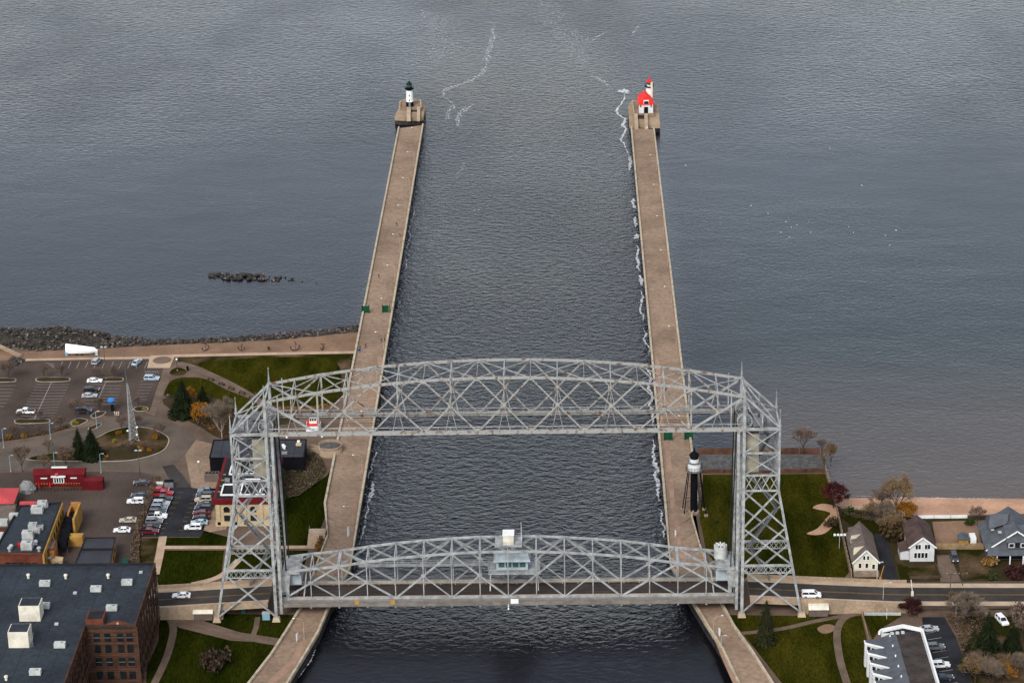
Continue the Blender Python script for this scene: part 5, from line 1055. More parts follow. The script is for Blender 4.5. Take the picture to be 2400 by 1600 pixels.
# red diner
a, b_ = ZB(318, 400, 2.05), ZB(775, 400, 2.05); t = thing('diner', 'long red diner car with white sign window in the middle of its front', 'building', ((a.x+b_.x)/2, a.y+2, 2.05)); w = b_.x-a.x; cx = (a.x+b_.x)/2
MB().box((cx, a.y+2, 4.1), (w, 4, 4.1)).build('wall', 'red' if False else 'maroon', t); mb = MB(); mb.add([(a.x-.3, a.y-.4, 6.1), (b_.x+.3, a.y-.4, 6.1), (b_.x+.3, a.y+4.4, 6.1), (a.x-.3, a.y+4.4, 6.1), (a.x-.3, a.y+2, 7.1), (b_.x+.3, a.y+2, 7.1)], [(0, 1, 5, 4), (2, 3, 4, 5), (1, 2, 5), (3, 0, 4), (3, 2, 1, 0)]); mb.build('roof', 'maroon', t)
MB().box((cx, a.y-.15, 4.5), (3.1, .3, 1.9)).build('sign_window', 'white', t)
for k in range(4): MB().box((cx-1.05+.7*k, a.y-.33, 4.4), (.45, .1, 1.3)).build('pane', 'glass', t)
MB().box((cx, a.y-.5, 5.7), (4.2, .9, .25)).build('sign_canopy', 'white', t); MB().box((cx, a.y+2, 7.5), (4.5, .5, .35)).build('roof_sign', 'white', t); MB().lathe([(.1, 0), (.55, .2), (.55, .6), (.1, .8)], (cx-.4, a.y-.3, 5.9), 10).build('sign_lamp', 'pinkred', t)
for dx in (-4.3, 4.3): MB().box((cx+dx, a.y-.06, 5.0), (1.9, .12, .3)).build('lettering', 'white', t)
for k in range(18): MB().box((a.x+.6+k*(w-1.2)/17, a.y-.1, 3.3), (.3, .12, .25)).build('string_light', 'yellow', t)
mb = MB()
for y in (a.y-2.6,):
    for z in (2.7, 3.1): mb.beam((a.x-.5, y, z), (b_.x-.5, y, z), .07)
    for k in range(16): x = a.x-.5+w*k/15; mb.beam((x, y, 2.05), (x, y, 3.1), .08)
mb.build('patio_railing', 'black', t); MB().box((cx, a.y-1.3, 2.12), (w, 2.4, .14)).build('patio', 'wood_dark', t)
gu = 'closed patio umbrellas before the diner'
for i, dx in enumerate((-5.6, -2.4)):
    q = Vector((cx+dx, a.y-1.4, 2.2)); u = thing('patio_umbrella', 'closed red umbrella, %s of two on the diner patio' % ('left' if i == 0 else 'right'), 'umbrella', q, 0, gu); MB().tube(q, q+Vector((0, 0, 2.3)), .05).build('pole', 'steel_dark', u); MB().lathe([(.28, .8), (.22, 1.5), (.05, 2.3)], q, 8).build('cover', 'red', u)
q = ZB(255, 430, 2.05); t = thing('tarp_covered_pile', 'grey tarpaulin covered pile at the left end of the diner', 'pile', q); mb = MB(); random.seed(3)
mb.lathe([(2.3, 0), (2.4, .8), (1.9, 1.9), (1.2, 2.8), (.2, 3.1)], q, 14)
for v in mb.v: v.x += rnd(-.35, .35); v.y += rnd(-.3, .3); v.z += rnd(-.2, .2) if v.z > 2.3 else 0
mb.build('cover', 'hvac_dark', t); mb = MB()
for k in range(6): mb.beam(q+Vector((-2.3+.9*k, -2.2, 0)), q+Vector((-2.3+.9*k, -2.2, 1.2)), .1)
mb.beam(q+Vector((-2.3, -2.2, 1.1)), q+Vector((2.2, -2.2, 1.1)), .1); mb.build('barrier', 'steel_dark', t)
P = [G(-60, 1143, 5.5), G(46, 1143, 5.5), G(32, 1181, 5.5), G(-60, 1181, 5.5)]; c = sum(P, Vector())/4+Vector((0, 0, 1.3)); t = thing('pavilion', 'pavilion with pinkish red hipped roof at the left edge', 'building', (c.x, c.y, 2.05)); mb = MB(); mb.add([*P, c], [(0, 4, 1), (1, 4, 2), (2, 4, 3), (3, 4, 0), (0, 1, 2, 3)]); mb.build('roof', 'pinkred', t); MB().prism([((q-c).x*.9+c.x, (q-c).y*.9+c.y) for q in P], 2, 5.4).build('wall', 'taupe', t)

# museum: cream stone with red cornice, and its black wing
ya, x0, x1, yb = G(508, 1232, 2).y, G(508, 1232, 2).x, G(636, 1232, 2).x, G(528, 1071, 10.6).y; zc = 10.6
t = thing('museum', 'cream stone museum with arched windows and dark red cornice behind the left tower', 'building', ((x0+x1)/2, ya, 2)); w = x1-x0
MB().box(((x0+x1)/2, (ya+yb)/2, 5.8), (w, yb-ya, 7.6)).build('wall', 'cream', t); MB().box(((x0+x1)/2, (ya+yb)/2, 2.6), (w+.5, yb-ya+.5, 1.4)).build('plinth', 'cream_dark', t)
for k, (d, z, h) in enumerate(((.35, 9.0, .5), (.8, 9.5, .7), (.55, 10.1, .6))): MB().box(((x0+x1)/2, (ya+yb)/2, z), (w+2*d, yb-ya+2*d, h)).build('cornice', 'maroon', t)
MB().box(((x0+x1)/2, (ya+yb)/2, 10.43), (w-.4, yb-ya-.4, .12)).build('roof', 'roof_black', t)
for k in range(2):
    x = GY(531+62*k, 1190, ya).x; mb = MB(); pr = [(-.85, -1.0), (.85, -1.0)]+[(.85*math.cos(PI*i/8), .85*math.sin(PI*i/8)) for i in range(9)]
    mb.add([(x+u, ya-.1, 7.2+v) for u, v in pr]+[(x+u, ya+.2, 7.2+v) for u, v in pr], [tuple(range(len(pr)))]+[(i, i+len(pr), (i+1) % len(pr)+len(pr), (i+1) % len(pr)) for i in range(len(pr))]); o = mb.build('arched_window', 'glass', t)
    mb = MB()
    for i in range(8): a_, b_ = PI*i/8, PI*(i+1)/8; mb.beam((x+1.1*math.cos(a_), ya-.12, 7.2+1.1*math.sin(a_)), (x+1.1*math.cos(b_), ya-.12, 7.2+1.1*math.sin(b_)), .3, .4)
    mb.build('arch_surround', 'cream_dark', o); o = MB().box((x, ya-.05, 4.4), (1.7, .2, 1.7)).build('window', 'glass', t); MB().box((x, ya-.12, 3.4), (2.1, .3, .25)).build('sill', 'cream', o); [MB().box((x+e, ya-.1, 5.6), (.9, .3, 6.4)).build('pilaster', 'cream', t) for e in (-2.3, 2.3)]
    for y in (ya+4+k*4.2,):
        if y < yb-2: MB().box((x0-.05, y, 7.0), (.2, 1.6, 2.4)).build('window', 'glass', t); MB().box((x0-.05, y, 4.4), (.2, 1.6, 1.6)).build('window', 'glass', t)
random.seed(17)
L_ = yb-ya
for xa, y0_, xb, y1_ in ((.1, .05, .9, .05), (.1, .05, .1, .3), (.45, .05, .45, .42), (.1, .3, .45, .3), (.45, .42, .75, .42), (.15, .55, .6, .55), (.15, .55, .15, .85), (.3, .6, .3, .9), (.6, .55, .6, .75), (.6, .75, .9, .75), (.3, .9, .7, .9), (.8, .1, .8, .35)):
    MB().beam((x0+w*xa, ya+L_*y0_, 10.9), (x0+w*xb+.01, ya+L_*y1_, 10.9), .38, .38).build('roof_duct', 'white', t)
for k in range(7): MB().box((x0+w*rnd(.12, .9), ya+L_*rnd(.1, .9), 10.9), (rnd(.8, 1.6), rnd(.8, 1.6), .8)).build('rooftop_unit', 'hvac' if k % 2 else 'hvac_dark', t)
for k in range(4): MB().box((x0+.8, ya+L_*(.15+.14*k), 10.6), (.8, .5, .2)).build('roof_marker', 'paint_yellow', t)
zb = 6.8; A, B, C_, D = G(501, 1031, zb), G(718, 1030, zb), G(712, 1072, zb), G(491, 1073, zb)
t = thing('museum_wing', 'long black flat roofed museum wing behind the left tower', 'building', ((A.x+B.x)/2, D.y, 2)); fp = [(q.x, q.y) for q in (A, B, C_, D)]; MB().prism(fp, 1.9, zb-.12).build('wall', 'black', t); c = (A+C_)/2
MB().prism([((q-c).x*.985+c.x, (q-c).y*.97+c.y) for q in (A, B, C_, D)], zb-.3, zb-.02).build('roof', 'roof_panel', t)
for p_, q in ((A, B), (B, C_), (C_, D), (D, A)): MB().beam(p_, q, .3, .35).build('parapet', 'black', t)
for k in range(1, 9): MB().beam(A.lerp(B, k/9)+Vector((0, 0, .012)), D.lerp(C_, k/9)+Vector((0, 0, .012)), .1, .03).build('roof_seam', 'roof_black', t)
for px, py in ((667, 1052), (664, 1049), (700, 1040)): MB().lathe([(.3, 0), (.3, .7), (.5, .75), (.4, 1.1)], G(px, py, zb), 8).build('roof_vent', 'white', t)
MB().box(G(667, 1063, zb)+Vector((0, 0, .3)), (1.6, .8, .6)).build('rooftop_unit', 'hvac_dark', t); MB().box(G(700, 1043, zb)+Vector((0, 0, .3)), (1.6, 1.2, .5)).build('rooftop_unit', 'cream_dark', t)
q = G(497, 1128, 2.05); t = thing('cooling_plant', 'tan louvred cooling plant beside the museum', 'machine', q); MB().box(q+Vector((0, .8, 1.2)), (4.2, 2.2, 2.4)).build('housing', 'taupe', t)
for k in range(4): MB().lathe([(.42, 0), (.42, .12)], q+Vector((-1.5+k, .8, 2.4)), 10).build('fan', 'black', t)
# round terrace wall, ramp walls, steps
c = G(775, 1062, 2.0); t = thing('round_terrace', 'round concrete terrace with curved wall at the edge of the left pier', 'terrace', c); MB().lathe([(3.5, 0), (3.5, 2.2)], c, 28).build('drum', 'conc_light', t); MB().lathe([(3.2, 2.2), (3.2, 2.25)], c, 28).build('floor', 'gravel', t)
mb = MB()
for k in range(24):
    a_, b_ = 2*PI*k/28-2.4, 2*PI*(k+1)/28-2.4; mb.beam(c+Vector((3.45*math.cos(a_), 3.45*math.sin(a_), 2.6)), c+Vector((3.45*math.cos(b_), 3.45*math.sin(b_), 2.6)), .3, .8)
mb.build('parapet', 'conc', t); mb = MB()
for dy in (0, 2.6): mb.beam(G(722, 1047+dy*2.6, 3), G(764, 1052+dy*2.6, 3.4), .35, 1.6)
mb.build('ramp_wall', 'conc', t)
a = G(728, 1262, 2.0); t = thing('concrete_steps', 'tan concrete steps and landing beside the left pier', 'steps', a); MB().box(a+Vector((1.8, 1.2, .9)), (4.6, 3.0, 1.8)).build('landing', 'conc_light', t)
for k in range(6): MB().box(a+Vector((1.0, -1.0-.9*k, .75-.13*k)), (3.0, .9, 1.5-.26*k)).build('step', 'pale_path', t)
mb = MB()
for x in (-.4, 4.0): mb.beam(a+Vector((x, 2.6, 2.7)), a+Vector((x, -.2, 2.7)), .08); mb.beam(a+Vector((x, 2.6, 1.8)), a+Vector((x, 2.6, 2.7)), .08); mb.beam(a+Vector((x, -.2, 1.8)), a+Vector((x, -.2, 2.7)), .08)
mb.build('railing', 'steel_dark', t)
# preserved wheelhouse of a tug
q = G(735, 1006, 2.05); t = thing('ship_wheelhouse', 'red and white ship wheelhouse on display seen through the overhead truss', 'exhibit', q)
MB().prism([(q.x+x, q.y+y) for x, y in ((-2.0, -2.2), (2.0, -2.2), (2.2, 1.5), (0, 4.2), (-2.2, 1.5))], 2.05, 4.0).build('hull', 'white', t); MB().prism([(q.x+x*.93, q.y+y*.93) for x, y in ((-2.0, -2.2), (2.0, -2.2), (2.2, 1.5), (0, 4.2), (-2.2, 1.5))], 4.0, 4.15).build('deck', 'bright_red', t)
MB().box(q+Vector((0, .4, 3.2)), (2.2, 2.2, 2.2)).build('cabin', 'white', t); MB().box(q+Vector((0, .4, 4.4)), (2.5, 2.5, .2)).build('cabin_roof', 'bright_red', t); MB().lathe([(.45, 4.4), (.42, 5.9)], q+Vector((0, 1, 0)), 12).build('funnel', 'black', t)
for dx in (-.7, 0, .7): MB().box(q+Vector((dx, -.72, 3.5)), (.5, .1, .7)).build('window', 'glass', t)

# ------------------------------------------------------------------ houses, south side
def gable(name, label, x0, x1, y0, y1, zb_, ze, zp, wall, roof, over=.5, rz=0):
    "gabled house, ridge running away from the street"
    xm = (x0+x1)/2; t = thing(name, label, 'house', (xm, y0, zb_)); mb = MB()
    mb.add([(x0, y0, zb_-.5), (x1, y0, zb_-.5), (x1, y1, zb_-.5), (x0, y1, zb_-.5), (x0, y0, ze), (x1, y0, ze), (x1, y1, ze), (x0, y1, ze), (xm, y0, zp), (xm, y1, zp)], [(0, 1, 5, 8, 4), (1, 2, 6, 5), (2, 3, 7, 9, 6), (3, 0, 4, 7)]); mb.build('wall', wall, t)
    sl_ = (zp-ze)/(xm-x0); th = .22
    for s_, xe in ((-1, x0-over), (1, x1+over)):
        zl = ze-over*sl_; mb = MB(); a = [(xe, y0-over, zl), (xm, y0-over, zp), (xm, y1+over, zp), (xe, y1+over, zl)]
        mb.add(a+[(x, y, z+th) for x, y, z in a], [(0, 1, 2, 3), (7, 6, 5, 4), (0, 4, 5, 1), (1, 5, 6, 2), (2, 6, 7, 3), (3, 7, 4, 0)]); mb.build('roof', roof, t)
    mb = MB(); mb.beam((x0-over, y0-over-.02, ze-over*sl_+.05), (xm, y0-over-.02, zp+.08), .12, .35); mb.beam((x1+over, y0-over-.02, ze-over*sl_+.05), (xm, y0-over-.02, zp+.08), .12, .35); mb.build('bargeboard', 'white', t); return t
A, B = G(2001, 1335, 3.0), G(2057, 1335, 3.0); y0 = A.y
t = gable('gabled_house', 'cream gabled house with taupe roof and two dormers beside the fence', A.x, B.x, y0, y0+16.5, 3.0, 5.6, 8.9, 'siding', 'taupe', .5); xm = (A.x+B.x)/2
wins(t, [(A.x+1.6, y0-.04, 4.3), (A.x+3.4, y0-.04, 4.3), (A.x+5.2, y0-.04, 4.0)], .7, 1.3, frame='white'); wins(t, [(xm-.5, y0-.04, 6.6), (xm+.5, y0-.04, 6.6)], .55, 1.1, frame='white')
for dy in (2.6, 9.8):
    xe, zt3, L3 = A.x+.15, 8.5, 4.2; mb = MB(); pv = [(xe, y0+dy, 5.5), (xe, y0+dy, zt3), (xm, y0+dy, 8.95), (xe, y0+dy+L3, 5.5), (xe, y0+dy+L3, zt3), (xm, y0+dy+L3, 8.95)]; mb.add(pv, [(0, 2, 1), (3, 4, 5), (0, 1, 4, 3)]); o = mb.build('dormer', 'siding', t)
    mb = MB(); mb.add([(xe-.4, y0+dy-.3, zt3-.02), (xm, y0+dy-.3, 9.1), (xm, y0+dy+L3+.3, 9.1), (xe-.4, y0+dy+L3+.3, zt3-.02)], [(0, 1, 2, 3)]); mb.build('dormer_roof', 'taupe', o); MB().box((xe-.02, y0+dy+L3/2, 7.3), (.15, 1.6, 1.2)).build('dormer_window', 'glass', o)
MB().box((xm, y0-1.4, 2.3), (B.x-A.x+.4, 1.6, 1.6)).build('stone_terrace', 'stone', t)
A, B = G(2132, 1314, 2.2), G(2189, 1314, 2.2); y0 = A.y
t = gable('gabled_house', 'white gabled house with brown roof in the middle of the three houses', A.x, B.x, y0, y0+13, 2.2, 6.6, 9.2, 'siding_white', 'brown_roof', .5); xm = (A.x+B.x)/2
wins(t, [(A.x+1.7, y0-.04, 6.4), (A.x+2.5, y0-.04, 6.4), (B.x-2.3, y0-.04, 6.4), (B.x-1.5, y0-.04, 6.4)], .6, 1.3, frame='white'); wins(t, [(A.x+1.5+k*.95, y0-.04, 3.9) for k in range(4)], .7, 1.5, frame='white')
MB().box((A.x-1.2, y0+3.6, 3.2), (2.4, 5, 2.6)).build('side_porch', 'siding_white', t); mb = MB(); mb.add([(A.x-2.7, y0+.8, 4.4), (A.x, y0+.8, 5.5), (A.x, y0+6.3, 5.5), (A.x-2.7, y0+6.3, 4.4)], [(0, 1, 2, 3)]); mb.build('porch_roof', 'brown_roof', t)
A = G(2318, 1322, 2.2); y0 = A.y; x0, x1 = A.x, A.x+15
t = gable('gabled_house', 'large grey shingled house with grey roof at the right edge', x0, x1, y0+3, y0+17, 2.2, 5.4, 10.6, 'grey_roof', 'grey_roof', .6); xm = (x0+x1)/2
mb = MB(); mb.add([(x0-.6, y0-.4, 4.9), (x1+.6, y0-.4, 4.9), (x1, y0+3.4, 6.6), (x0, y0+3.4, 6.6)], [(0, 1, 2, 3)]); mb.build('porch_roof', 'grey_roof', t)
MB().box((xm, y0+2.2, 7.3), (5.0, 2.0, 2.2)).build('dormer', 'grey_roof', t); wins(t, [(xm-1.6, y0+1.16, 7.2), (xm+1.6, y0+1.16, 7.2)], 1.2, 1.0, frame='white'); wins(t, [(xm, y0+1.16, 7.2)], 1.1, 1.4)
mb = MB(); mb.add([(xm-3.0, y0+.7, 8.3), (xm+3.0, y0+.7, 8.3), (xm+3, y0+7, 10.4), (xm-3, y0+7, 10.4)], [(0, 1, 2, 3)]); mb.build('dormer_roof', 'grey_roof', t)
mb = MB(); q = Vector((x0+3.2, y0+12, 9.0)); mb.add([q+Vector(v) for v in ((-2.2, -3.4, -.6), (2.6, -3.4, 1.0), (2.6, 3.4, 1.0), (-2.2, 3.4, -.6), (-1.6, 0, 2.2), (3.6, 0, 2.4))], [(0, 1, 5, 4), (2, 3, 4, 5), (3, 0, 4)]); mb.build('cross_gable', 'grey_roof', t)
for dx, dy in ((2, 9), (3.5, 6)): MB().box((x0+dx, y0+dy, 7.2+dx*.45), (.9, 1.1, .3)).build('skylight', 'hvac', t)
for dx in (2.0, 5.5, 9.0): MB().beam((x0+dx, y0, 2.2), (x0+dx, y0, 5.0), .3).build('porch_post', 'white', t)
MB().box((x0+8, y0+2.95, 3.6), (13, .2, 2.6)).build('porch_front', 'glass', t); MB().box((x0+11.5, y0+2.7, 3.4), (3.6, .2, 2.2)).build('garage_door', 'white', t)
# apartment block
za = 11.0; C1, C2 = G(2161, 1477, za), G(2199, 1602, za); d = (C2-C1).normalized(); n = Vector((d.y, -d.x, 0)); n = n if n.x < 0 else -n; Wd, Ln = 10.8, 42.
c0 = C1; pts = [c0, c0+d*Ln, c0+d*Ln+n*Wd, c0+n*Wd]
t = thing('apartment_block', 'white apartment block with stepped gables and dark roof at the lower right', 'building', (c0.x+n.x*5, c0.y, 2)); P2 = lambda a, b_: (c0+d*a+n*b_*1.22)
MB().prism([(q.x, q.y) for q in (P2(0, 0), P2(Ln, 0), P2(Ln, 8.0), P2(0, 8.0))], 1.9, za-2.4).build('wall', 'siding_white', t); MB().prism([(q.x, q.y) for q in (P2(.05, .05), P2(Ln, .05), P2(Ln, 5.3), P2(.05, 5.3))], za-2.5, za-.3).build('upper_wall', 'siding_white', t)
MB().prism([(q.x, q.y) for q in (P2(.4, .4), P2(Ln, .4), P2(Ln, 5.4), P2(.4, 5.4))], za-.4, za-.1).build('roof', 'roof_flat_brown', t)
mb = MB(); mb.add([Vector((*P2(.2, 5.4).xy, za-.1)), Vector((*P2(Ln, 5.4).xy, za-.1)), Vector((*P2(Ln, 8.2).xy, za-1.6)), Vector((*P2(.2, 8.2).xy, za-1.6))], [(0, 1, 2, 3)]); mb.build('mansard_roof', 'grey_roof', t)
for a_, b_ in (((0, 0), (Ln, 0)), ((0, 0), (-2.2, 3.6)), ((-2.2, 3.6), (0, 8.2)), ((0, 8.2), (1.2, 8.8))): q0, q1 = P2(*a_), P2(*b_); q0.z = q1.z = za+.15; MB().beam(q0, q1, .45, .9).build('parapet', 'white', t)
MB().prism([(q.x, q.y) for q in (P2(.1, 0), P2(-2.2, 3.6), P2(.1, 8.2))], 1.9, za-.5).build('end_bay', 'siding_white', t); MB().prism([(q.x, q.y) for q in (P2(.1, .4), P2(-1.9, 3.6), P2(.1, 7.8))], za-.5, za-.3).build('end_roof', 'roof_black', t)
ang = math.atan2(d.y, d.x)
for k in range(7):                                                # saw-tooth units stepping along the lawn side
    a0 = .4+k*5.0; tri = [P2(a0, 7.7), P2(a0, 11.6), P2(a0+1.2, 11.6), P2(a0+5.0, 7.9)]
    o = MB().prism([(q.x, q.y) for q in tri], 1.9, 8.6).build('unit_wall', 'siding_white', t); q0, q1, q2, q3 = tri; q1, q2 = q2, q3
    V_ = lambda q, z: Vector((q.x, q.y, z)); mb = MB(); mb.add([V_(tri[0], 9.4), V_(tri[1], 8.75), V_(tri[2], 8.75), V_(tri[3], 9.4)], [(0, 1, 2, 3)]); mb.build('unit_roof', 'grey_roof', o); mb = MB(); mb.beam(V_(tri[2], 8.6), V_(tri[3], 9.2), .25, .4); mb.beam(V_(tri[1], 8.6), V_(tri[2], 8.6), .25, .4); mb.build('fascia', 'white', o)
    for z in (4.4, 7.3):
        for f in (.2, .42, .64): q = q1.lerp(q2, f); MB().box((q.x, q.y, z), (.85, .3, 1.5), rz=math.atan2((q2-q1).y, (q2-q1).x)).build('window', 'glass', t)
    q = P2(a0+1, 6.6); MB().box((q.x, q.y, za-.7), (.3, .3, .8)).build('roof_vent', 'white', t)
for k in range(3): q = P2(.9+.2*k, 4+1.1*k); MB().box((q.x, q.y, za+.1), (.8, .8, .4)).build('rooftop_unit', 'hvac', t)
# small shed, board fence
q = G(2258, 1282, 2.1); t = thing('garden_shed', 'small shed with grey roof and yellow front between the houses', 'shed', q); MB().box(q+Vector((0, 1.4, 1.2)), (2.6, 2.8, 2.4)).build('wall', 'yellow', t); mb = MB(); mb.add([q+Vector(v) for v in ((-1.6, -.3, 2.3), (1.6, -.3, 2.3), (1.6, 3.1, 2.3), (-1.6, 3.1, 2.3), (0, -.3, 3.2), (0, 3.1, 3.2))], [(0, 4, 5, 3), (1, 2, 5, 4), (0, 1, 4), (2, 3, 5)]); mb.build('roof', 'grey_roof', t)
q = G(2280, 1275, 2.1); t = thing('utility_trailer', 'white box trailer beside the small shed', 'trailer', q); MB().box(q+Vector((0, 1, 1.3)), (1.6, 3.2, 1.8)).build('box', 'white', t)
for x in (-.8, .8): MB().tube(q+Vector((x-.1, 1, .35)), q+Vector((x+.1, 1, .35)), .35, n=10).build('wheel', 'tyre', t)
a, b_ = G(2192, 1287, 2.1), G(2306, 1287, 2.1); t = thing('board_fence', 'tan wooden board fence between the brown and grey roofed houses', 'fence', (a+b_)/2); n_ = 42
for k in range(n_): q = a.lerp(b_, (k+.5)/n_); MB().box(q+Vector((0, 0, .95)), ((b_.x-a.x)/n_*.93, .08, 1.85+rnd(-.05, .05))).build('board', 'wood', t)
# ------------------------------------------------------------------ walls, fences, bulkheads
def wall_line(name, label, cat, px, z, h, w, m_, seg=4., part='wall_panel', post=None):
    P = [G(x, y, z) for x, y in px]; t = thing(name, label, cat, P[0])
    for a, b_ in zip(P, P[1:]):
        n = max(1, round((b_-a).length/seg))
        for k in range(n):
            p_, q = a.lerp(b_, k/n), a.lerp(b_, (k+.97)/n); MB().beam(p_+Vector((0, 0, h/2)), q+Vector((0, 0, h/2)), w, h).build(part, m_, t)
            if post: MB().box(p_+Vector((0, 0, h/2+.05)), (.18, .18, h+.3)).build('post', post, t)
    return t
wall_line('bulkhead', 'rusty brown bulkhead wall along the water right of the light tower', 'wall', [(1636, 1066), (1922, 1066)], 1.0, 2.2, .6, 'rust_wall', 6)
wall_line('bulkhead', 'low rusty wall between the gravel strip and the right lawn', 'wall', [(1644, 1108), (1932, 1106)], 2.0, 1.1, .5, 'rust_wall', 6)
wall_line('bulkhead', 'dark end wall of the bulkhead above the beach', 'wall', [(1926, 1064), (1936, 1108)], 1.0, 2.0, .5, 'wood_dark', 4)
wall_line('boundary_fence', 'weathered board fence running from the beach to the road', 'fence', [(1934, 1100), (1952, 1160), (1966, 1220), (1984, 1300), (1996, 1352)], 2.0, 1.6, .15, 'conc', 2.6, 'board_panel', 'wood_dark')
wall_line('beach_wall', 'pale low wall between the beach and the gardens', 'wall', [(1970, 1190), (2050, 1196), (2144, 1212)], 2.0, .8, .5, 'conc_light', 5); wall_line('beach_wall', 'pale low wall between the beach and the grey roofed house', 'wall', [(2150, 1214), (2268, 1213)], 2.0, .8, .5, 'white', 5)
wall_line('plank_fence', 'tan low fence along the left side of the apartment lawn', 'fence', [(2020, 1440), (2036, 1500), (2060, 1600), (2075, 1660)], 2.0, .9, .2, 'wood', 3, 'rail_panel', 'wood')
t = wall_line('white_fence', 'white rail fence at the road above the apartment block', 'fence', [(2026, 1441), (2112, 1441)], 2.05, .8, .08, 'hvac', 2.4, 'fence_panel', 'hvac')
wall_line('garden_fence', 'dark low fence round the brown front garden of the middle house', 'fence', [(2132, 1356), (2205, 1354), (2190, 1322)], 2.05, .8, .1, 'wood_dark', 2, 'fence_panel')
for x, y, l in ((477, 1452, 'cream roofed utility hut at the foot of the left tower'), (1918, 1443, 'cream barrel roofed utility hut at the foot of the right tower')):
    q = G(x, y, 2.05); t = thing('utility_hut', l, 'hut', q); MB().box(q+Vector((0, 1.2, 1.2)), (4.8, 3.2, 2.2)).build('wall', 'taupe', t); mb = MB(); n = 6; pv = []
    for i in range(n+1): a_ = PI*i/n; pv += [q+Vector((-2.6, 1.2-math.cos(a_)*2.0, 2.15+math.sin(a_)*.9)), q+Vector((2.6, 1.2-math.cos(a_)*2.0, 2.15+math.sin(a_)*.9))]
    mb.add(pv, [(2*i, 2*i+1, 2*i+3, 2*i+2) for i in range(n)]+[tuple(2*i for i in range(n, -1, -1)), tuple(2*i+1 for i in range(n+1))]); mb.build('roof', 'offwhite', t)
q = G(624, 1452, 2.05); t = thing('equipment_cabinet', 'pale blue cabinet under the bridge at the left tower', 'cabinet', q); MB().box(q+Vector((0, .5, .9)), (1.9, 1.2, 1.8)).build('box', 'lightblue', t); MB().box(q+Vector((0, .5, 1.85)), (2.1, 1.4, .1)).build('lid', 'hvac', t)
q = G(570, 1436, 2.05); t = thing('portable_toilet', 'green portable toilet under the bridge at the left tower', 'toilet', q); MB().box(q+Vector((0, .5, 1.1)), (1.1, 1.1, 2.2)).build('cabin', 'teal', t); MB().box(q+Vector((0, .5, 2.25)), (1.2, 1.2, .15)).build('roof', 'hvac', t)
q = G(294, 1322, 2.05); t = thing('waste_bin', 'teal waste bin beside the brown hedge near the warehouse', 'bin', q); MB().box(q+Vector((0, 0, .7)), (1.5, 1.2, 1.4), tp=1.1).build('body', 'teal', t); MB().box(q+Vector((0, 0, 1.45)), (1.7, 1.4, .12)).build('lid', 'green', t)
q = G(397, 1140, 2.06); t = thing('waste_bin', 'dark dumpster at the top of the museum lot', 'bin', q); MB().box(q+Vector((0, 0, .9)), (2.6, 1.6, 1.8)).build('body', 'charcoal' if False else 'steel_dark', t); MB().box(q+Vector((0, 0, 1.85)), (2.7, 1.7, .12)).build('lid', 'black', t)
q = G(375, 1138, 2.06); t = thing('propane_tank', 'white tank on the verge above the museum lot', 'tank', q); MB().tube(q+Vector((-1.0, 0, .8)), q+Vector((1.0, 0, .8)), .55, n=12).build('tank', 'hvac', t); MB().box(q+Vector((0, 0, .2)), (1.6, .6, .4)).build('cradle', 'conc', t)

# ------------------------------------------------------------------ green gates on the piers
def gate(px, py, label):
    q = G(px, py, 2.62); q.z = 2.62; t = thing('pier_gate', label, 'gate', q, 0, 'green steel gates on the piers')
    MB().box(q+Vector((0, 0, 1.25)), (2.3, .12, 2.3)).build('panel', 'green', t)
    for x in (-1.2, 1.2): MB().box(q+Vector((x, .1, 1.35)), (.2, 1.2, 2.7)).build('post', 'green', t)
    mb = MB()
    for k in range(5): mb.beam(q+Vector((-1.1+.55*k, -.1, .1)), q+Vector((-1.1+.55*k, -.1, 2.4)), .08)
    mb.beam(q+Vector((-1.2, -.1, 2.45)), q+Vector((1.2, -.1, 2.45)), .12); mb.build('bars', 'green', t)
for a in ((857, 733, 'green gate at the outer side of the left pier'), (905, 732, 'green gate at the canal side of the left pier'), (1566, 1031, 'green gate at the canal side of the right pier'), (1614, 1029, 'green gate at the outer side of the right pier')): gate(*a)

# ------------------------------------------------------------------ lamps and poles
def pier_lamp():
    r_ = thing('pier_lamp', 'l', 'lamp post'); mb = MB(); mb.tube((0, 0, 0), (0, 0, 5.2), .07, .05); pr = Vector((0, 0, 5.2))
    for k in range(1, 6): a_ = PI/2*k/5; e = Vector((0, 0, 5.2))+Vector((math.sin(a_)*1.0-.0, 0, .9-.9*math.cos(a_)*1)) if False else Vector((1.0-math.cos(a_), 0, 5.2+.9*math.sin(a_))); mb.tube(pr, e, .05); pr = e
    mb.tube(pr, pr+Vector((1.1, 0, .05)), .045); mb.build('post', 'conc_light', r_); MB().box(pr+Vector((1.4, 0, 0)), (.45, .22, .14)).build('lamp_head', 'lamp_white', r_); MB().box((0, 0, .2), (.4, .4, .4)).build('base', 'conc', r_); return r_
ordn = ['first', 'second', 'third', 'fourth', 'fifth', 'sixth', 'seventh', 'eighth', 'ninth', 'tenth', 'eleventh', 'twelfth', 'thirteenth', 'fourteenth', 'fifteenth', 'sixteenth', 'seventeenth', 'eighteenth']
LP = pier_lamp(); first = True
def put(proto, loc, rz, label, group):
    global first
    if first: proto.location = loc; proto.rotation_euler.z = rz; tag(proto, label, None, group); first = False; return proto
    return copy_tree(proto, loc, rz, label, group)
Lys = [(-43.9, y) for y in (398, 366, 334, 302, 270, 238, 206, 176, 144, 112)]+[(G(849, 1110, 2.6).x, G(849, 1110, 2.6).y), (G(828, 1232, 2.6).x, G(828, 1232, 2.6).y), (G(713, 1498, 2.6).x, G(713, 1498, 2.6).y)]
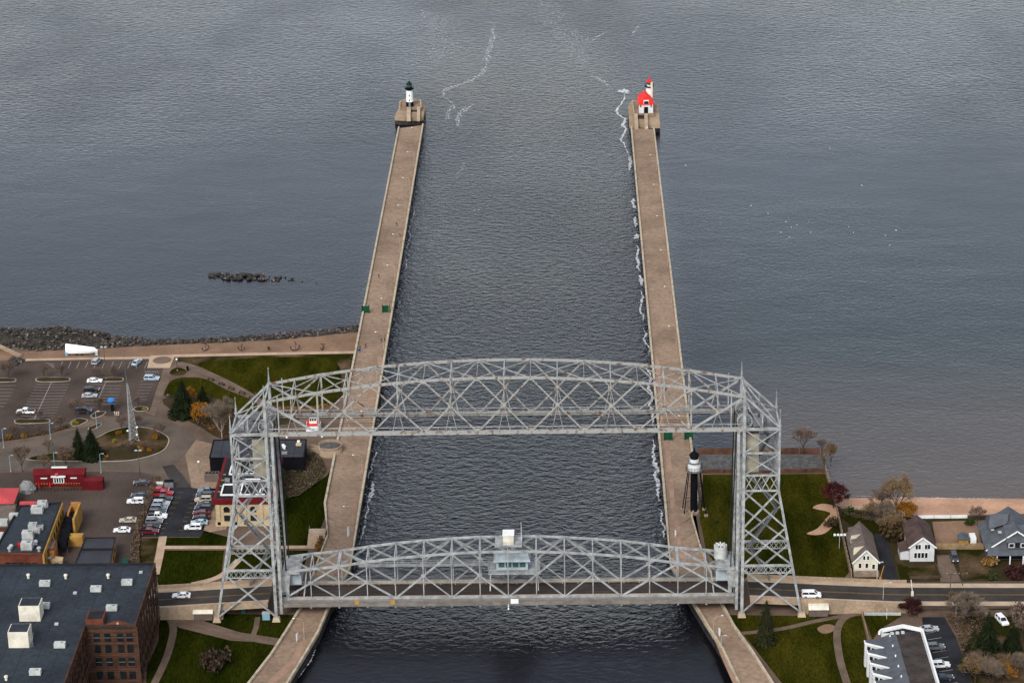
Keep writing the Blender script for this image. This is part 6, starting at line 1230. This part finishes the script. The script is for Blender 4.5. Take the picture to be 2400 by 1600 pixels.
for i, (x, y) in enumerate(Lys): put(LP, (x, y, 2.6), PI, 'curved lamp post, %s from the lighthouse on the left pier' % ordn[i], 'lamp posts on the left pier')
Rys = [(51.2, y) for y in (394, 358, 322, 286, 250, 214, 178, 142, 106)]+[(G(1672, 1496, 2.6).x, G(1672, 1496, 2.6).y)]
for i, (x, y) in enumerate(Rys): put(LP, (x, y, 2.6), PI if i < 9 else .4, 'curved lamp post, %s from the lighthouse on the right pier' % ordn[i], 'lamp posts on the right pier')
def pole(px, py, tpy, label, m_='wood_dark', r_=.13, head=None, arm=1.0, name='lamp_pole', cat='lamp post', z=2.05):
    q = G(px, py, z); h = HT(px, py, z, tpy); t = thing(name, label, cat, q); MB().tube(q, q+Vector((0, 0, h)), r_, r_*.7, n=7).build('pole', m_, t); MB().lathe([(r_*2.2, 0), (r_*2.2, .3), (r_, .4)], q, 8).build('base', 'conc', t)
    if head == 'flood':
        for s_ in (-1, 1): MB().box(q+Vector((s_*arm*.6, 0, h)), (.8, .5, .25)).build('lamp_head', 'hvac', t)
        MB().beam(q+Vector((-arm*.6, 0, h-.15)), q+Vector((arm*.6, 0, h-.15)), .08).build('arm', m_, t)
    elif head == 'globe': MB().lathe([(.05, 0), (.26, .1), (.34, .35), (.26, .6), (.05, .7)], q+Vector((0, 0, h-.1)), 10).build('globe', 'lamp_white', t)
    elif head == 'cross':
        MB().beam(q+Vector((-1.2, 0, h-.5)), q+Vector((1.2, 0, h-.5)), .14).build('crossarm', 'wood_dark', t)
        for s_ in (-1, 0, 1): MB().lathe([(.07, 0), (.1, .25)], q+Vector((s_*1.0, 0, h-.43)), 6).build('insulator', 'hvac', t)
    elif head == 'street': MB().beam(q+Vector((0, 0, h)), q+Vector((arm, 0, h+.2)), .09).build('arm', m_, t); MB().box(q+Vector((arm+.3, 0, h+.2)), (.7, .3, .16)).build('lamp_head', 'hvac', t)
    elif head == 'gate': MB().box(q+Vector((0, -.1, 1.2)), (.7, .5, 1.4)).build('gate_motor', 'orange_wall', t)
    return t
za2 = lambda x, y: (x/3.92, 740+y/3.92); zb2 = lambda x, y: (x/3.92, 1040+y/3.92)
pole(249, 887, 813, 'tall dark floodlight pole on the car park island above the white sedan', head='flood'); pole(329, 1124, 1055, 'tall dark pole above the dark sedan at the restaurant lot', head='flood'); pole(319, 1213, 1170, 'dark pole standing in the brown hedge', head='flood')
for i, (x, y, ty_, l) in enumerate([(35, 1212, 1040, 'pale blue street light at the left edge by the car park hedge'), (465, 1132, 990, 'pale blue street light at the right end of the car park hedge'), (100, 1432, 1285, 'pale blue street light left of the large bare tree'), (505, 1412, 1262, 'pale blue street light above the middle of the red diner'), (930, 1442, 1270, 'pale blue street light above the red container'), (890, 1032, 880, 'blue street light in the planted corner below the car park')]): pole(*za2(x, y), 740+ty_/3.92, l, 'lightblue', .12, 'street', .6)
pole(*za2(1630, 502), 740+405/3.92, 'white globe lamp on the small oval lawn', 'black', .09, 'globe'); pole(*zb2(1830, 255), 1040+170/3.92, 'white globe lamp on the museum forecourt', 'steel_dark', .09, 'globe'); pole(756, 1047, 1024, 'white globe lamp beside the round terrace', 'steel_dark', .08, 'globe'); pole(673, 1040, 1026, 'white globe lamp behind the black museum wing', 'steel_dark', .08, 'globe')
pole(2225, 1424, 1341, 'dark wooden utility pole on the verge above the apartment lot', head='cross', name='utility_pole', cat='utility pole'); pole(2255, 1386, 1340, 'dark wooden utility pole across the road from the driveway', head='cross', name='utility_pole', cat='utility pole'); pole(2240, 1446, 1412, 'thin pale pole beside the golden tree', 'hvac', .07, name='sign_pole', cat='pole')
pole(2069, 1421, 1366, 'slim white street light at the right end of the ramp wall', 'hvac', .09, 'street', 1.4); pole(2055, 1370, 1318, 'slim pale pole in front of the cream house', 'offwhite', .1, 'street', .8, z=3.2); pole(2078, 1450, 1425, 'thin white flagpole on the apartment lawn', 'white', .06, name='flagpole', cat='pole')
q = G(1967, 1284, 2.05); h = HT(1967, 1284, 2.05, 1254); t = thing('floodlight_mast', 'slim mast with four white floodlights beside the boundary fence', 'floodlight', q); MB().tube(q, q+Vector((0, 0, h)), .1, .08).build('pole', 'hvac', t); MB().beam(q+Vector((-1.5, 0, h)), q+Vector((1.5, 0, h)), .1).build('crossarm', 'hvac', t)
for k in range(4): MB().box(q+Vector((-1.35+.9*k, -.1, h+.25)), (.6, .35, .5)).build('floodlight', 'lamp_white', t)
# traffic gates of the bridge on the right
for x, y, m_, l in ((2063, 1362, 'orange_wall', 'orange barrier gate at the pavement beside the driveway'), (2138, 1395, 'offwhite', 'raised pale barrier gate at the right lane')):
    q = G(x, y, zr(G(x, y, 4).x)+.1); t = thing('barrier_gate', l, 'gate', q); MB().box(q+Vector((0, 0, .6)), (.6, .6, 1.2)).build('housing', m_, t); MB().beam(q+Vector((0, 0, 1.1)), q+Vector((-.5 if m_ == 'offwhite' else .8, 0, 4.6)), .2).build('arm', m_, t)
# lattice mast in the loop island
q = G(312, 1034, 2.18); hL = HT(300, 1034, 2.18, 898); t = thing('lattice_mast', 'tall grey lattice mast with a whip antenna on the loop island', 'mast', q); top = q+Vector((-.4, 0, hL)); B4 = [q+Vector((math.cos(a_)*1.75, math.sin(a_)*1.5, 0)) for a_ in (.3, 2.4, 4.5)]; T4 = [top+Vector((math.cos(a_)*.2, math.sin(a_)*.2, 0)) for a_ in (.3, 2.4, 4.5)]
for a, b_ in zip(B4, T4): MB().tube(a, b_, .1, .07, n=5).build('leg', 'steel', t); MB().box(a+Vector((0, 0, .1)), (.6, .6, .3)).build('footing', 'conc', t)
for i in range(3):
    j = (i+1) % 3; mb = MB()
    for k in range(13): f0, f1 = 1-(1-k/13)**1.0, (k+1)/13; mb.beam(B4[i].lerp(T4[i], f0), B4[j].lerp(T4[j], f1), .07); mb.beam(B4[j].lerp(T4[j], f0), B4[i].lerp(T4[i], f1), .07); mb.beam(B4[i].lerp(T4[i], f1), B4[j].lerp(T4[j], f1), .06)
    mb.build('lacing', 'steel', t)
MB().tube(top, top+Vector((-.6, 0, HT(296, 1034, 2.18, 822)-hL)), .07, .04).build('antenna', 'steel_dark', t)
for dx, z in ((-1.3, 3.5), (1.6, 4.6), (1.4, 2.2)): MB().lathe([(.1, 0), (.3, .1), (.3, .4), (.1, .5)], q+Vector((dx, -.5, z)), 8).build('lamp', 'lamp_white', t)

# ------------------------------------------------------------------ shore furniture
a, b_ = G(156, 830, 2.05), G(229, 830, 2.05); L_ = (b_-a).length; c = (a+b_)/2; t = thing('wrapped_boat', 'white shrink wrapped boat on a trailer by the rocks', 'boat', c); mb = MB(); n = 12
for k in range(n+1):
    f = k/n; x = a.x+(b_.x-a.x)*f; wd = 1.6*min(1, .75+f*.5)*(1 if f < .6 else 1-((f-.6)/.4)**2*.85); zt2 = 5.9-1.6*f-(.9 if f > .95 else 0); zm = 4.0-.35*f; zl = 2.75+.25*f*f
    mb.v += [Vector((x, c.y+dy, z)) for dy, z in ((-wd*.75, zl), (-wd, zm), (-wd*.45, zt2-.3), (0, zt2), (wd*.45, zt2-.3), (wd, zm), (wd*.75, zl))]
    if k: mb.f += [[(k-1)*7+i, (k-1)*7+(i+1) % 7, k*7+(i+1) % 7, k*7+i] for i in range(7)]
mb.f += [list(range(7)), list(range(n*7+6, n*7-1, -1))]; mb.build('wrapped_hull', 'shrinkwrap', t); MB().box((c.x, c.y, 2.55), (L_*.85, 1.6, .25)).build('trailer_frame', 'steel_dark', t)
for x in (-1.6, 0): 
    for y in (-1, 1): MB().tube((c.x+x, c.y+y-.12, 2.42), (c.x+x, c.y+y+.12, 2.42), .38, n=10).build('wheel', 'tyre', t)
for f in (.02, .98): MB().box((a.x+(b_.x-a.x)*f, c.y-.9, 2.6), (.8, .5, 1.1)).build('stand', 'lightblue' if f < .5 else 'hvac', t)
def anchor(px, py, rz, s_, label):
    q = G(px, py, 2.05); t = thing('anchor', label, 'anchor', q, 0, 'old ship anchors on the beach'); M3 = Matrix.Rotation(rz, 3, 'Z'); X = lambda x, y, z: q+M3 @ Vector((x*s_, y*s_, z*s_))
    MB().beam(X(0, 0, .15), X(.3, 0, 3.0), .24*s_).build('shank', 'rust_wall', t); mb = MB()
    for k in range(8): a_, b_ = PI*(k/8)*1.0+PI, PI*((k+1)/8)+PI; mb.beam(X(math.cos(a_)*1.5, 0, 1.4+math.sin(a_)*1.25), X(math.cos(b_)*1.5, 0, 1.4+math.sin(b_)*1.25), .26*s_)
    mb.build('arms', 'rock_dark', t); MB().beam(X(.28, -1.3, 2.7), X(.28, 1.3, 2.7), .18*s_).build('stock', 'rock_dark', t)
    for x in (-1.5, 1.5): MB().box(X(x*.97, 0, 1.6), (.5*s_, .7*s_, .12)).build('fluke', 'rock_dark', t)
anchor(482, 822, .7, .85, 'old anchor with raised stock, leftmost of four on the beach'); anchor(566, 822, -.3, .75, 'low old anchor, second from the left on the beach'); anchor(692, 822, .4, 1.0, 'largest old anchor, third from the left on the beach'); anchor(756, 820, 1.2, .75, 'old anchor nearest the left pier on the beach')
def bench(px, py, rz, label):
    q = G(px, py, 2.08); t = thing('park_bench', label, 'bench', q, rz, 'benches along the park walk'); o_ = q
    for k in range(3): MB().box(o_+Vector((0, -.2+.2*k, .45)), (2.4, .16, .06)).build('seat_slat', 'wood_dark', t)
    for k in range(2): MB().box(o_+Vector((0, .33, .65+.2*k)), (2.4, .06, .15)).build('back_slat', 'wood_dark', t)
    for x in (-1.0, 1.0): MB().box(o_+Vector((x, .05, .3)), (.1, .6, .6)).build('leg', 'black', t)
for i, (x, y) in enumerate(((494, 891), (519, 902), (542, 912), (567, 923), (590, 935))): bench(x, y, -.62, 'dark bench, %s from the left along the park walk' % ordn[i])
for i, (x, y) in enumerate(((825, 840), (824, 855))): bench(x, y, PI/2, 'dark bench, %s of two beside the left pier' % ('upper' if i == 0 else 'lower'))
def bin_(px, py, m_, label, h=1.1):
    q = G(px, py, 2.06); t = thing('litter_bin', label, 'bin', q); MB().lathe([(.34, 0), (.4, h*.85)], q, 10).build('drum', m_, t); MB().lathe([(.42, h*.85), (.42, h*.93), (.2, h)], q, 10).build('lid', 'black', t)
bin_(440, 868, 'black', 'black litter bin where the park walk begins', 1.5); bin_(630, 820, 'wood_dark', 'dark litter bin on the beach between the anchors'); bin_(842, 828, 'blue', 'blue litter bin where the beach path meets the left pier', 1.4)
q = G(264, 962, 2.06); t = thing('pay_kiosk', 'kiosk with round blue sign at the car park entrance', 'kiosk', q); MB().box(q+Vector((0, 0, 1.0)), (.9, .8, 2.0)).build('cabinet', 'black', t); MB().tube(q+Vector((-.2, 0, 2)), q+Vector((-.2, 0, 3.4)), .08).build('post', 'steel_dark', t); mb = MB(); mb.lathe([(.2, 0), (1.0, .35), (1.25, .9), (1.0, 1.4), (.3, 1.7)], q+Vector((-.2, 0, 2.6)), 14); mb.build('blue_sign', 'blue', t)
q = G(274, 974, 2.06); t = thing('barricade', 'orange and white striped barricade beside the blue kiosk', 'barricade', q)
for k in range(3): MB().box(q+Vector((0, 0, .4+.42*k)), (1.7, .06, .26)).build('board', 'leaf_orange' if False else 'orange_wall', t)
for k in range(3):
    for j in range(3): MB().box(q+Vector((-.6+.6*j, -.045, .4+.42*k)), (.24, .03, .24)).build('stripe', 'white', t)
for x in (-.7, .7): MB().beam(q+Vector((x, -.3, 0)), q+Vector((x, .1, 1.5)), .08).build('leg', 'steel_dark', t)
def sign(px, py, z, w, h, label, rz=0):
    q = G(px, py, z); t = thing('notice_board', label, 'sign', q, rz); MB().box(q+Vector((0, 0, .4+h/2)), (w, .12, h)).build('board', 'white', t)
    for x in (-w*.35, w*.35): MB().box(q+Vector((x, .02, .3)), (.1, .1, .7)).build('post', 'hvac', t)
sign(817, 1258, 2.62, .9, 2.6, 'white notice board on the left pier above the lift span', 1.2); sign(1583, 1258, 2.62, .8, 1.6, 'white notice board on the right pier above the lift span', 1.9); sign(1686, 1491, 2.62, .9, 2.0, 'white notice board at the canal edge of the right pier below the bridge', 1.9); sign(697, 1503, 2.62, .9, 2.0, 'white notice board on the left pier below the bridge', 1.2)
for px, py, l in ((1690, 1520, 'grey lamp bracket on the parapet below the right tower'),): pole(px, py, 1490, l, 'hvac', .09, 'street', .8, z=2.62)
# grey boulder sculpture and picnic spots beside the park
t = thing('landscape_boulders', 'pale boulders grouped beside the tallest spruce', 'rocks', G(395, 928, 2.05)); rocks(t, [(G(x, y, 2.2), s_) for x, y, s_ in ((388, 928, 1.3), (395, 926, 1.6), (401, 930, 1.2))])
t = thing('landscape_boulders', 'heap of pale rubble at the left edge behind the car park', 'rocks', G(35, 845, 2.05)); rocks(t, [(G(20+rnd(0, 30), 840+rnd(0, 14), 2.3), rnd(1.2, 2.4)) for k in range(16)])
wall_line('concrete_ramp', 'tan concrete wall slanting in at the left edge by the shore', 'wall', [(-40, 806), (0, 815), (50, 838)], 2.0, 1.0, .9, 'conc', 6)

# ------------------------------------------------------------------ people
def cloth_mat(name, coat, legs, hair):
    m = bpy.data.materials.new(name); m.use_nodes = True; nt = m.node_tree; N = nt.nodes; b_ = N['Principled BSDF']; b_.inputs['Roughness'].default_value = .9
    tc = N.new('ShaderNodeTexCoord'); sx = N.new('ShaderNodeSeparateXYZ'); nt.links.new(tc.outputs['Object'], sx.inputs[0]); mr = N.new('ShaderNodeMapRange'); mr.inputs[2].default_value = 1.8; nt.links.new(sx.outputs[2], mr.inputs[0])
    cr_ = N.new('ShaderNodeValToRGB'); cr_.color_ramp.interpolation = 'CONSTANT'; e = cr_.color_ramp.elements; e[0].position = 0; e[0].color = (.02, .02, .02, 1); e[1].position = .05; e[1].color = (*legs, 1)
    for p_, c_ in ((.5, coat), (.83, (.35, .2, .14)), (.925, hair)): q = e.new(p_); q.color = (*c_, 1)
    nt.links.new(mr.outputs[0], cr_.inputs[0]); nt.links.new(cr_.outputs[0], b_.inputs['Base Color']); return m
def body_mesh(stride, armbend):
    J = [((0,0,.95),.15),((0,0,1.2),.16),((0,0,1.42),.15),((0,0,1.52),.06),((0,.02,1.62),.095),((0,.02,1.74),.085)]; E = [(0,1),(1,2),(2,3),(3,4),(4,5)]
    for s_ in (-1, 1):
        b_ = len(J); f = stride*s_
        J += [((s_*.1,0,.9),.11),((s_*.11,f*.35-.03,.5),.075),((s_*.11,f,.09),.05),((s_*.12,f-.14,.05),.045),((s_*.2,0,1.42),.075),((s_*.26,-f*.3,1.16),.055),((s_*.26,-f*.6-armbend,.93),.042),((s_*.25,-f*.7-armbend-.03,.84),.035)]
        E += [(0,b_),(b_,b_+1),(b_+1,b_+2),(b_+2,b_+3),(2,b_+4),(b_+4,b_+5),(b_+5,b_+6),(b_+6,b_+7)]
    me = bpy.data.meshes.new('body'); me.from_pydata([j[0] for j in J], E, []); o = bpy.data.objects.new('tmp', me); COL.objects.link(o); md = o.modifiers.new('s', 'SKIN')
    for v, j in zip(me.skin_vertices[0].data, J): v.radius = (j[1], j[1]*.8)
    me.skin_vertices[0].data[0].use_root = True; sb = o.modifiers.new('d', 'SUBSURF'); sb.levels = 1; sb.render_levels = 1
    dg = bpy.context.evaluated_depsgraph_get(); m2 = bpy.data.meshes.new_from_object(o.evaluated_get(dg)); bpy.data.objects.remove(o); m2.polygons.foreach_set('use_smooth', [True]*len(m2.polygons)); return m2
BM = [body_mesh(.28, .05), body_mesh(.05, .1)]
for i, (px, py, z, k, coat, legs, rz, l) in enumerate([(857, 815, 2.62, 0, (.02,.02,.025), (.02,.02,.03), .3, 'person in black walking on the left pier near the blue bin'), (894, 803, 2.62, 0, (.03,.03,.035), (.015,.015,.02), 2.8, 'person in dark clothes walking along the canal side of the left pier'), (901, 800, 2.62, 1, (.015,.015,.02), (.02,.02,.02), 1.5, 'person in dark clothes at the parapet of the left pier'),
        (930, 530, 2.62, 0, (.12,.02,.02), (.02,.02,.03), .2, 'person in a dark red jacket far out on the left pier'), (937, 556, 2.62, 0, (.02,.09,.05), (.02,.02,.03), 3.0, 'person in a green jacket far out on the left pier'), (888, 652, 2.62, 1, (.02,.02,.02), (.03,.03,.035), 1.0, 'person in dark clothes beyond the gates on the left pier'), (844, 820, 2.62, 1, (.02,.02,.02), (.02,.02,.02), .6, 'person in black beside the blue litter bin'), (599, 932, 2.08, 0, (.015,.015,.015), (.015,.015,.02), .8, 'person in black on the park walk behind the overhead truss')]):
    o = bpy.data.objects.new('person', BM[k].copy()); COL.objects.link(o); o.data.materials.clear(); o.data.materials.append(cloth_mat('clothes%d' % i, coat, legs, (.03, .02, .015))); o.location = G(px, py, z); o.rotation_euler.z = rz; tag(o, l, 'person')

# ------------------------------------------------------------------ gulls on the water, foam
mb = MB(); mb.lathe([(.02, 0), (.1, .1), (.13, .3), (.1, .5), (.03, .72)], (0, 0, 0), 8); mb.v = [Vector((v.x, v.z-.35, v.y*.8+.06)) for v in mb.v]; n0 = len(mb.v); mb.lathe([(.01, -.07), (.06, -.03), (.06, .04), (.01, .08)], (0, .3, .2), 6); gm = mb.build('gull', 'white', None, True); random.seed(8)
gp = [(1607, 388), (1945, 348), (2020, 435), (1760, 482), (1800, 500), (1842, 520), (1855, 533), (1830, 545), (1850, 556), (1896, 520), (1990, 532), (2000, 545), (2075, 552), (2085, 575), (1868, 528), (2100, 540), (1900, 545)]
for i, (x, y) in enumerate(gp):
    o = gm if i == 0 else gm.copy()
    if i: COL.objects.link(o)
    o.location = G(x, y, 0); o.rotation_euler.z = rnd(0, 6.3); o.scale = (.85,)*3; tag(o, 'white gull floating on the open lake right of the piers', 'gull', 'gulls on the lake')
foam([(1448, 213), (1460, 214), (1474, 213)], 5.5, 1.0, wob=.3)
foam([(1462, 214), (1460, 230), (1454, 243), (1446, 256), (1447, 266), (1458, 273), (1467, 280), (1464, 292), (1469, 303), (1462, 318), (1459, 328), (1466, 340), (1472, 362)], .9, 1.0, wob=.7)
foam([(1472, 362), (1474, 385), (1473, 400)], .9, .9, wob=.8)
for py0, py1, w_ in ((465, 500, 1.4), (508, 540, .8), (548, 565, 1.5), (575, 640, .8), (645, 670, 1.0), (680, 760, .55), (770, 840, .6), (850, 1010, .7), (1030, 1180, .9), (1190, 1270, .5)):
    f = lambda y: 1478+(1571-1478)*(y-291)/985-9-(y-291)*.008
    foam([(f(y)+(y % 7)-3, y) for y in range(py0, py1+1, 12)], w_, .95, wob=.6)
foam([(1632, 1420), (1660, 1475), (1690, 1525), (1735, 1600)], .5, .85, wob=.5)
for py0, py1, d_, w_, q_ in ((600, 640, 8, .5, .75), (840, 900, 6, .5, .6), (1050, 1130, 10, .5, .8), (1130, 1180, 16, 1.1, .9), (1180, 1270, 14, .5, .8), (480, 600, 7, .35, .7)):
    f = lambda y: 995-.1615*(y-267)+d_+3
    foam([(f(y)+((y*7) % 5)-2, y) for y in range(py0, py1+1, 12)], w_, q_, wob=.6)
foam([(742, 1520), (720, 1560), (690, 1600)], .4, .8)
foam([(1160, 55), (1150, 105), (1140, 150), (1130, 170), (1110, 185), (1075, 200), (1045, 212), (1042, 222), (1060, 245)], 2.6, .56, wob=1.0); foam([(1130, 170), (1110, 185), (1090, 195)], 1.2, .7, wob=.5); foam([(1062, 245), (1040, 268), (1035, 285)], 2.2, .55, wob=1.5); foam([(1110, 242), (1085, 265), (1080, 295)], 2.4, .6, wob=1.5); foam([(1380, 100), (1420, 75)], 1.4, .6); foam([(1385, 178), (1405, 184), (1428, 203)], 2.2, .55); foam([(1485, 80), (1500, 55)], 1.5, .5); foam([(1270, -10), (1290, 50), (1340, 90), (1370, 160)], 14, .40, wob=3); foam([(1000, 20), (1035, 80), (1020, 150)], 14, .38, wob=3); foam([(1130, 52), (1165, 55)], 2, .5); foam([(1090, 380), (1075, 420)], 2.5, .42); foam([(1125, 490), (1110, 495)], 1.6, .5)
